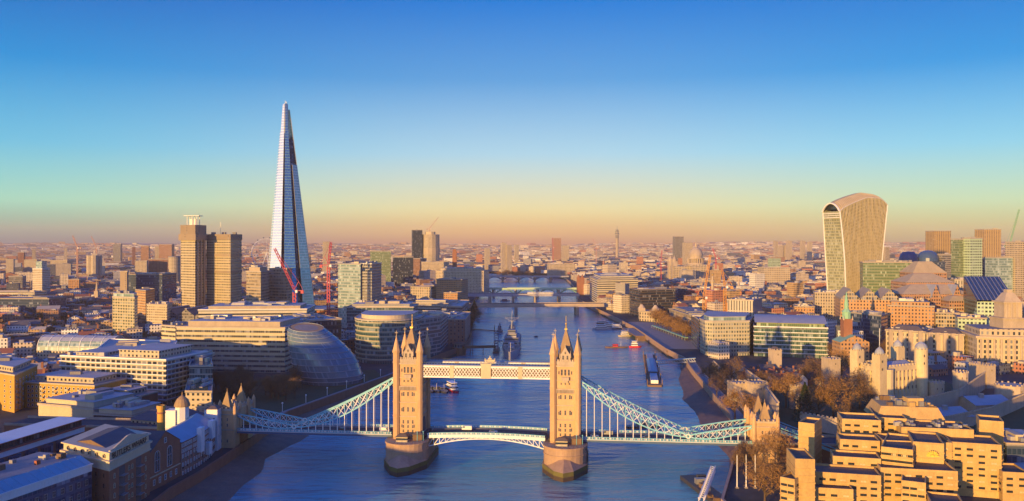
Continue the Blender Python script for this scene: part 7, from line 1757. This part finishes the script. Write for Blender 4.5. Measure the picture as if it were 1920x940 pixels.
RF = [((.26, .25, .25), 'grey-roofed'), ((.42, .40, .38), 'white-roofed'), ((.10, .095, .10), 'slate-roofed'), ((.27, .10, .055), 'tile-roofed'), ((.36, .33, .28), 'pale-roofed')]
cand = []; g = random.Random(21); y = 540.0
while y < 12600:
    st = 25 if y < 1000 else 29 if y < 1900 else 38 if y < 3200 else 56 if y < 6000 else 84 if y < 9500 else 125
    x = -(.63 * y + 90)
    while x < .63 * y + 90:
        left = x < -60
        if g.random() < (.86 if not left or y > 2500 else .72):
            w_, d_ = st * g.uniform(.5, 1.0), st * g.uniform(.4, .78)
            rot = (.28 if left else .12) + .35 * math.sin(x / 600 + y / 900) + g.uniform(-.05, .05); cx, cy = x + g.uniform(-.15, .15) * st, y + g.uniform(-.2, .2) * st; q = rect(cx, cy, w_, d_, rot)
            h = g.uniform(7, 13) if y < 800 else (g.uniform(9, 20) if left else g.uniform(15, 30)) if y < 1800 else g.uniform(11, 27)
            if y > 1000 and g.random() < .035: h *= g.uniform(1.6, 2.4)
            if y > 4200: h *= .8
            if free(q):
                flat = g.random() < (.5 if left else .68) or h > 30
                pw = [6, 4, 6, 3, 4, 3, 3, 2 if flat else 0] if left else [7, 7, 3, 3, 2, 2, 4, 2 if flat else 0]
                zb = G - 1 if cy < 8400 else hill_h(cx, cy) - 2
                cand.append((cx, cy, w_, d_, rot, zb, zb + 1 + h, flat, g.choices(range(8), pw)[0], g.choices(range(5), [4, 5, 2, 0, 3] if flat else [0, 0, 5, 3, 1])[0], g.random()))
        x += st * (1.02 if y < 3000 else 1.1)
    y += st * .95
# what shows in the photograph's frame: a coarse picture of who hides whom
buf = np.full((470, 960), -1, int)
ent = [(d, u0, u1, v0, 900, -2) for (u0, u1, v0, d) in SHADE]
for i, c in enumerate(cand):
    q = rect(*c[:5]); us = [960 + F * a / b for a, b in q]; yn, yf = min(b for _, b in q), max(b for _, b in q); ent.append((c[1], min(us), max(us), 455 + F * (CH - c[6]) / yf, 455 + F * (CH - c[5]) / yn, i))
ent.sort(reverse=True)
for d, u0, u1, v0, v1, i in ent:
    a, b, c, e = int(max(0, u0 / 2)), int(min(960, u1 / 2 + 1)), int(max(0, v0 / 2)), int(min(470, v1 / 2 + 1))
    if b > a and e > c: buf[c:e, a:b] = i
cnt = np.bincount(buf[buf >= 0], minlength=len(cand)); order = np.argsort(-cnt)
single = set(); nf = npd = 0
for i in order:
    if cnt[i] < 4: break
    if cand[i][7] and nf < 235: single.add(int(i)); nf += 1
    elif not cand[i][7] and npd < 235: single.add(int(i)); npd += 1
def shell(m, c, ms=0, mr=1):
    cx, cy, w_, d_, rot, zb, zt, flat, pc, rc, rnd = c; q = rect(cx, cy, w_, d_, rot); wc, rcl = PAL[pc][0], RF[rc][0]; k = .85 + .3 * rnd; wc = tuple(x * k for x in wc)
    if flat:
        m.col = wc; m.prism(q, zb, zt, ms, top=False); m.col = rcl; m.face([(a, b, zt - .4) for a, b in ccw(q)], mr)
    else:
        n0 = len(m.f); m.col = wc; q = q if w_ < d_ else [q[1], q[2], q[3], q[0]]; m.gable(q, zb, zt - min(4, min(w_, d_) * .28), zt, ms, mr)
        for j in range(n0, len(m.f)):
            if m.m[j] == mr: m.c[j] = rcl
city = MB(); FM = [MATS['far_wall'], MATS['far_roof']]; items = []
for i, c in enumerate(cand):
    cx, cy, w_, d_, rot, zb, zt, flat, pc, rc, rnd = c
    if i in single:
        m = MB(); shell(m, c); o = m.build('office_building' if flat else 'gabled_building', FM, loc=(cx, cy, zb)); h = zt - zb
        tag(o, '', 'building' if not flat else 'house', 'flat-roofed blocks of the city' if flat else 'gabled buildings of the city')
        items.append((o, '%s%s %s %s' % ('low ' if h < 13 else 'tall ' if h > 28 else '', PAL[pc][1], RF[rc][1], 'block' if flat else 'gabled building'), 960 + F * cx / cy, cy))
        m = MB(); rr = random.Random(i)
        if flat and cy < 2600:
            p = rect(cx, cy, w_ * .6, d_ * .5, rot)[rr.randrange(4)]; m.box((p[0] + cx) / 2, (p[1] + cy) / 2, zt - .39, w_ * rr.uniform(.15, .4), d_ * rr.uniform(.2, .45), rr.uniform(1.6, 3.6), rot); m.build('roof_plant', M[rr.choice(['roofpale', 'roofgrey', 'metal', 'cream'])], o)
        elif cy < 2600:
            p = rect(cx, cy, w_ * .8, d_ * .8, rot)[rr.randrange(4)]; m.box(p[0], p[1], zt - 4, 1.8, 1.2, 5.4, rot); m.build('chimney', M['brick'], o)
    else:
        shell(city, c)
        if flat and cy < 3500:
            city.col = RF[4][0]; city.box(cx + w_ * .12, cy, zt - .39, w_ * .35, d_ * .4, 2.6, rot, 1, 1)
autolabel(items, 'blocks')
o = city.build('distant_city', FM, loc=(0, 0, 0)); o['kind'] = 'stuff'; o['label'] = 'mass of distant rooftops and small blocks spreading to the horizon'; o['category'] = 'city'
# tree clumps between the far roofs
wd = MB(); g = random.Random(5)
for k in range(1500):
    y = 900 + 6500 * g.random() ** 1.4; x = g.uniform(-.63, .63) * y
    if not free(rect(x, y, 16, 16)): continue
    if x > 0 and g.random() < .55: continue
    for j in range(g.randint(1, 3)):
        r = g.uniform(4, 8); cx, cy, cz = x + g.uniform(-9, 9), y + g.uniform(-9, 9), G + g.uniform(5, 10)
        for t in range(46):
            a = Vector((g.gauss(0, 1), g.gauss(0, 1), g.gauss(0, .8))).normalized() * r * g.uniform(.6, 1.05); p = Vector((cx, cy, cz)) + a; e1 = Vector((g.gauss(0, 1), g.gauss(0, 1), g.gauss(0, 1))).normalized() * r * .34; e2 = e1.cross(a).normalized() * r * .28
            wd.face([p - e1, p + e2, p + e1, p - e2 * .6])
o = wd.build('distant_trees', MATS['bare_twigs'], loc=(0, 0, 0)); o['kind'] = 'stuff'; o['label'] = 'brown tree clumps scattered between the distant roofs'; o['category'] = 'trees'
autolabel(tree_items, 'trees')
# no two things share a label unless nothing tells them apart
seen = {}
for o in COL.objects:
    if o.parent is None and 'label' in o: seen.setdefault(o['label'], []).append(o)
print('top-level', sum(1 for o in COL.objects if o.parent is None), 'objects', len(COL.objects), 'single', len(single), 'city', len(cand), 'dupes', [(k, len(v)) for k, v in seen.items() if len(v) > 1][:20])
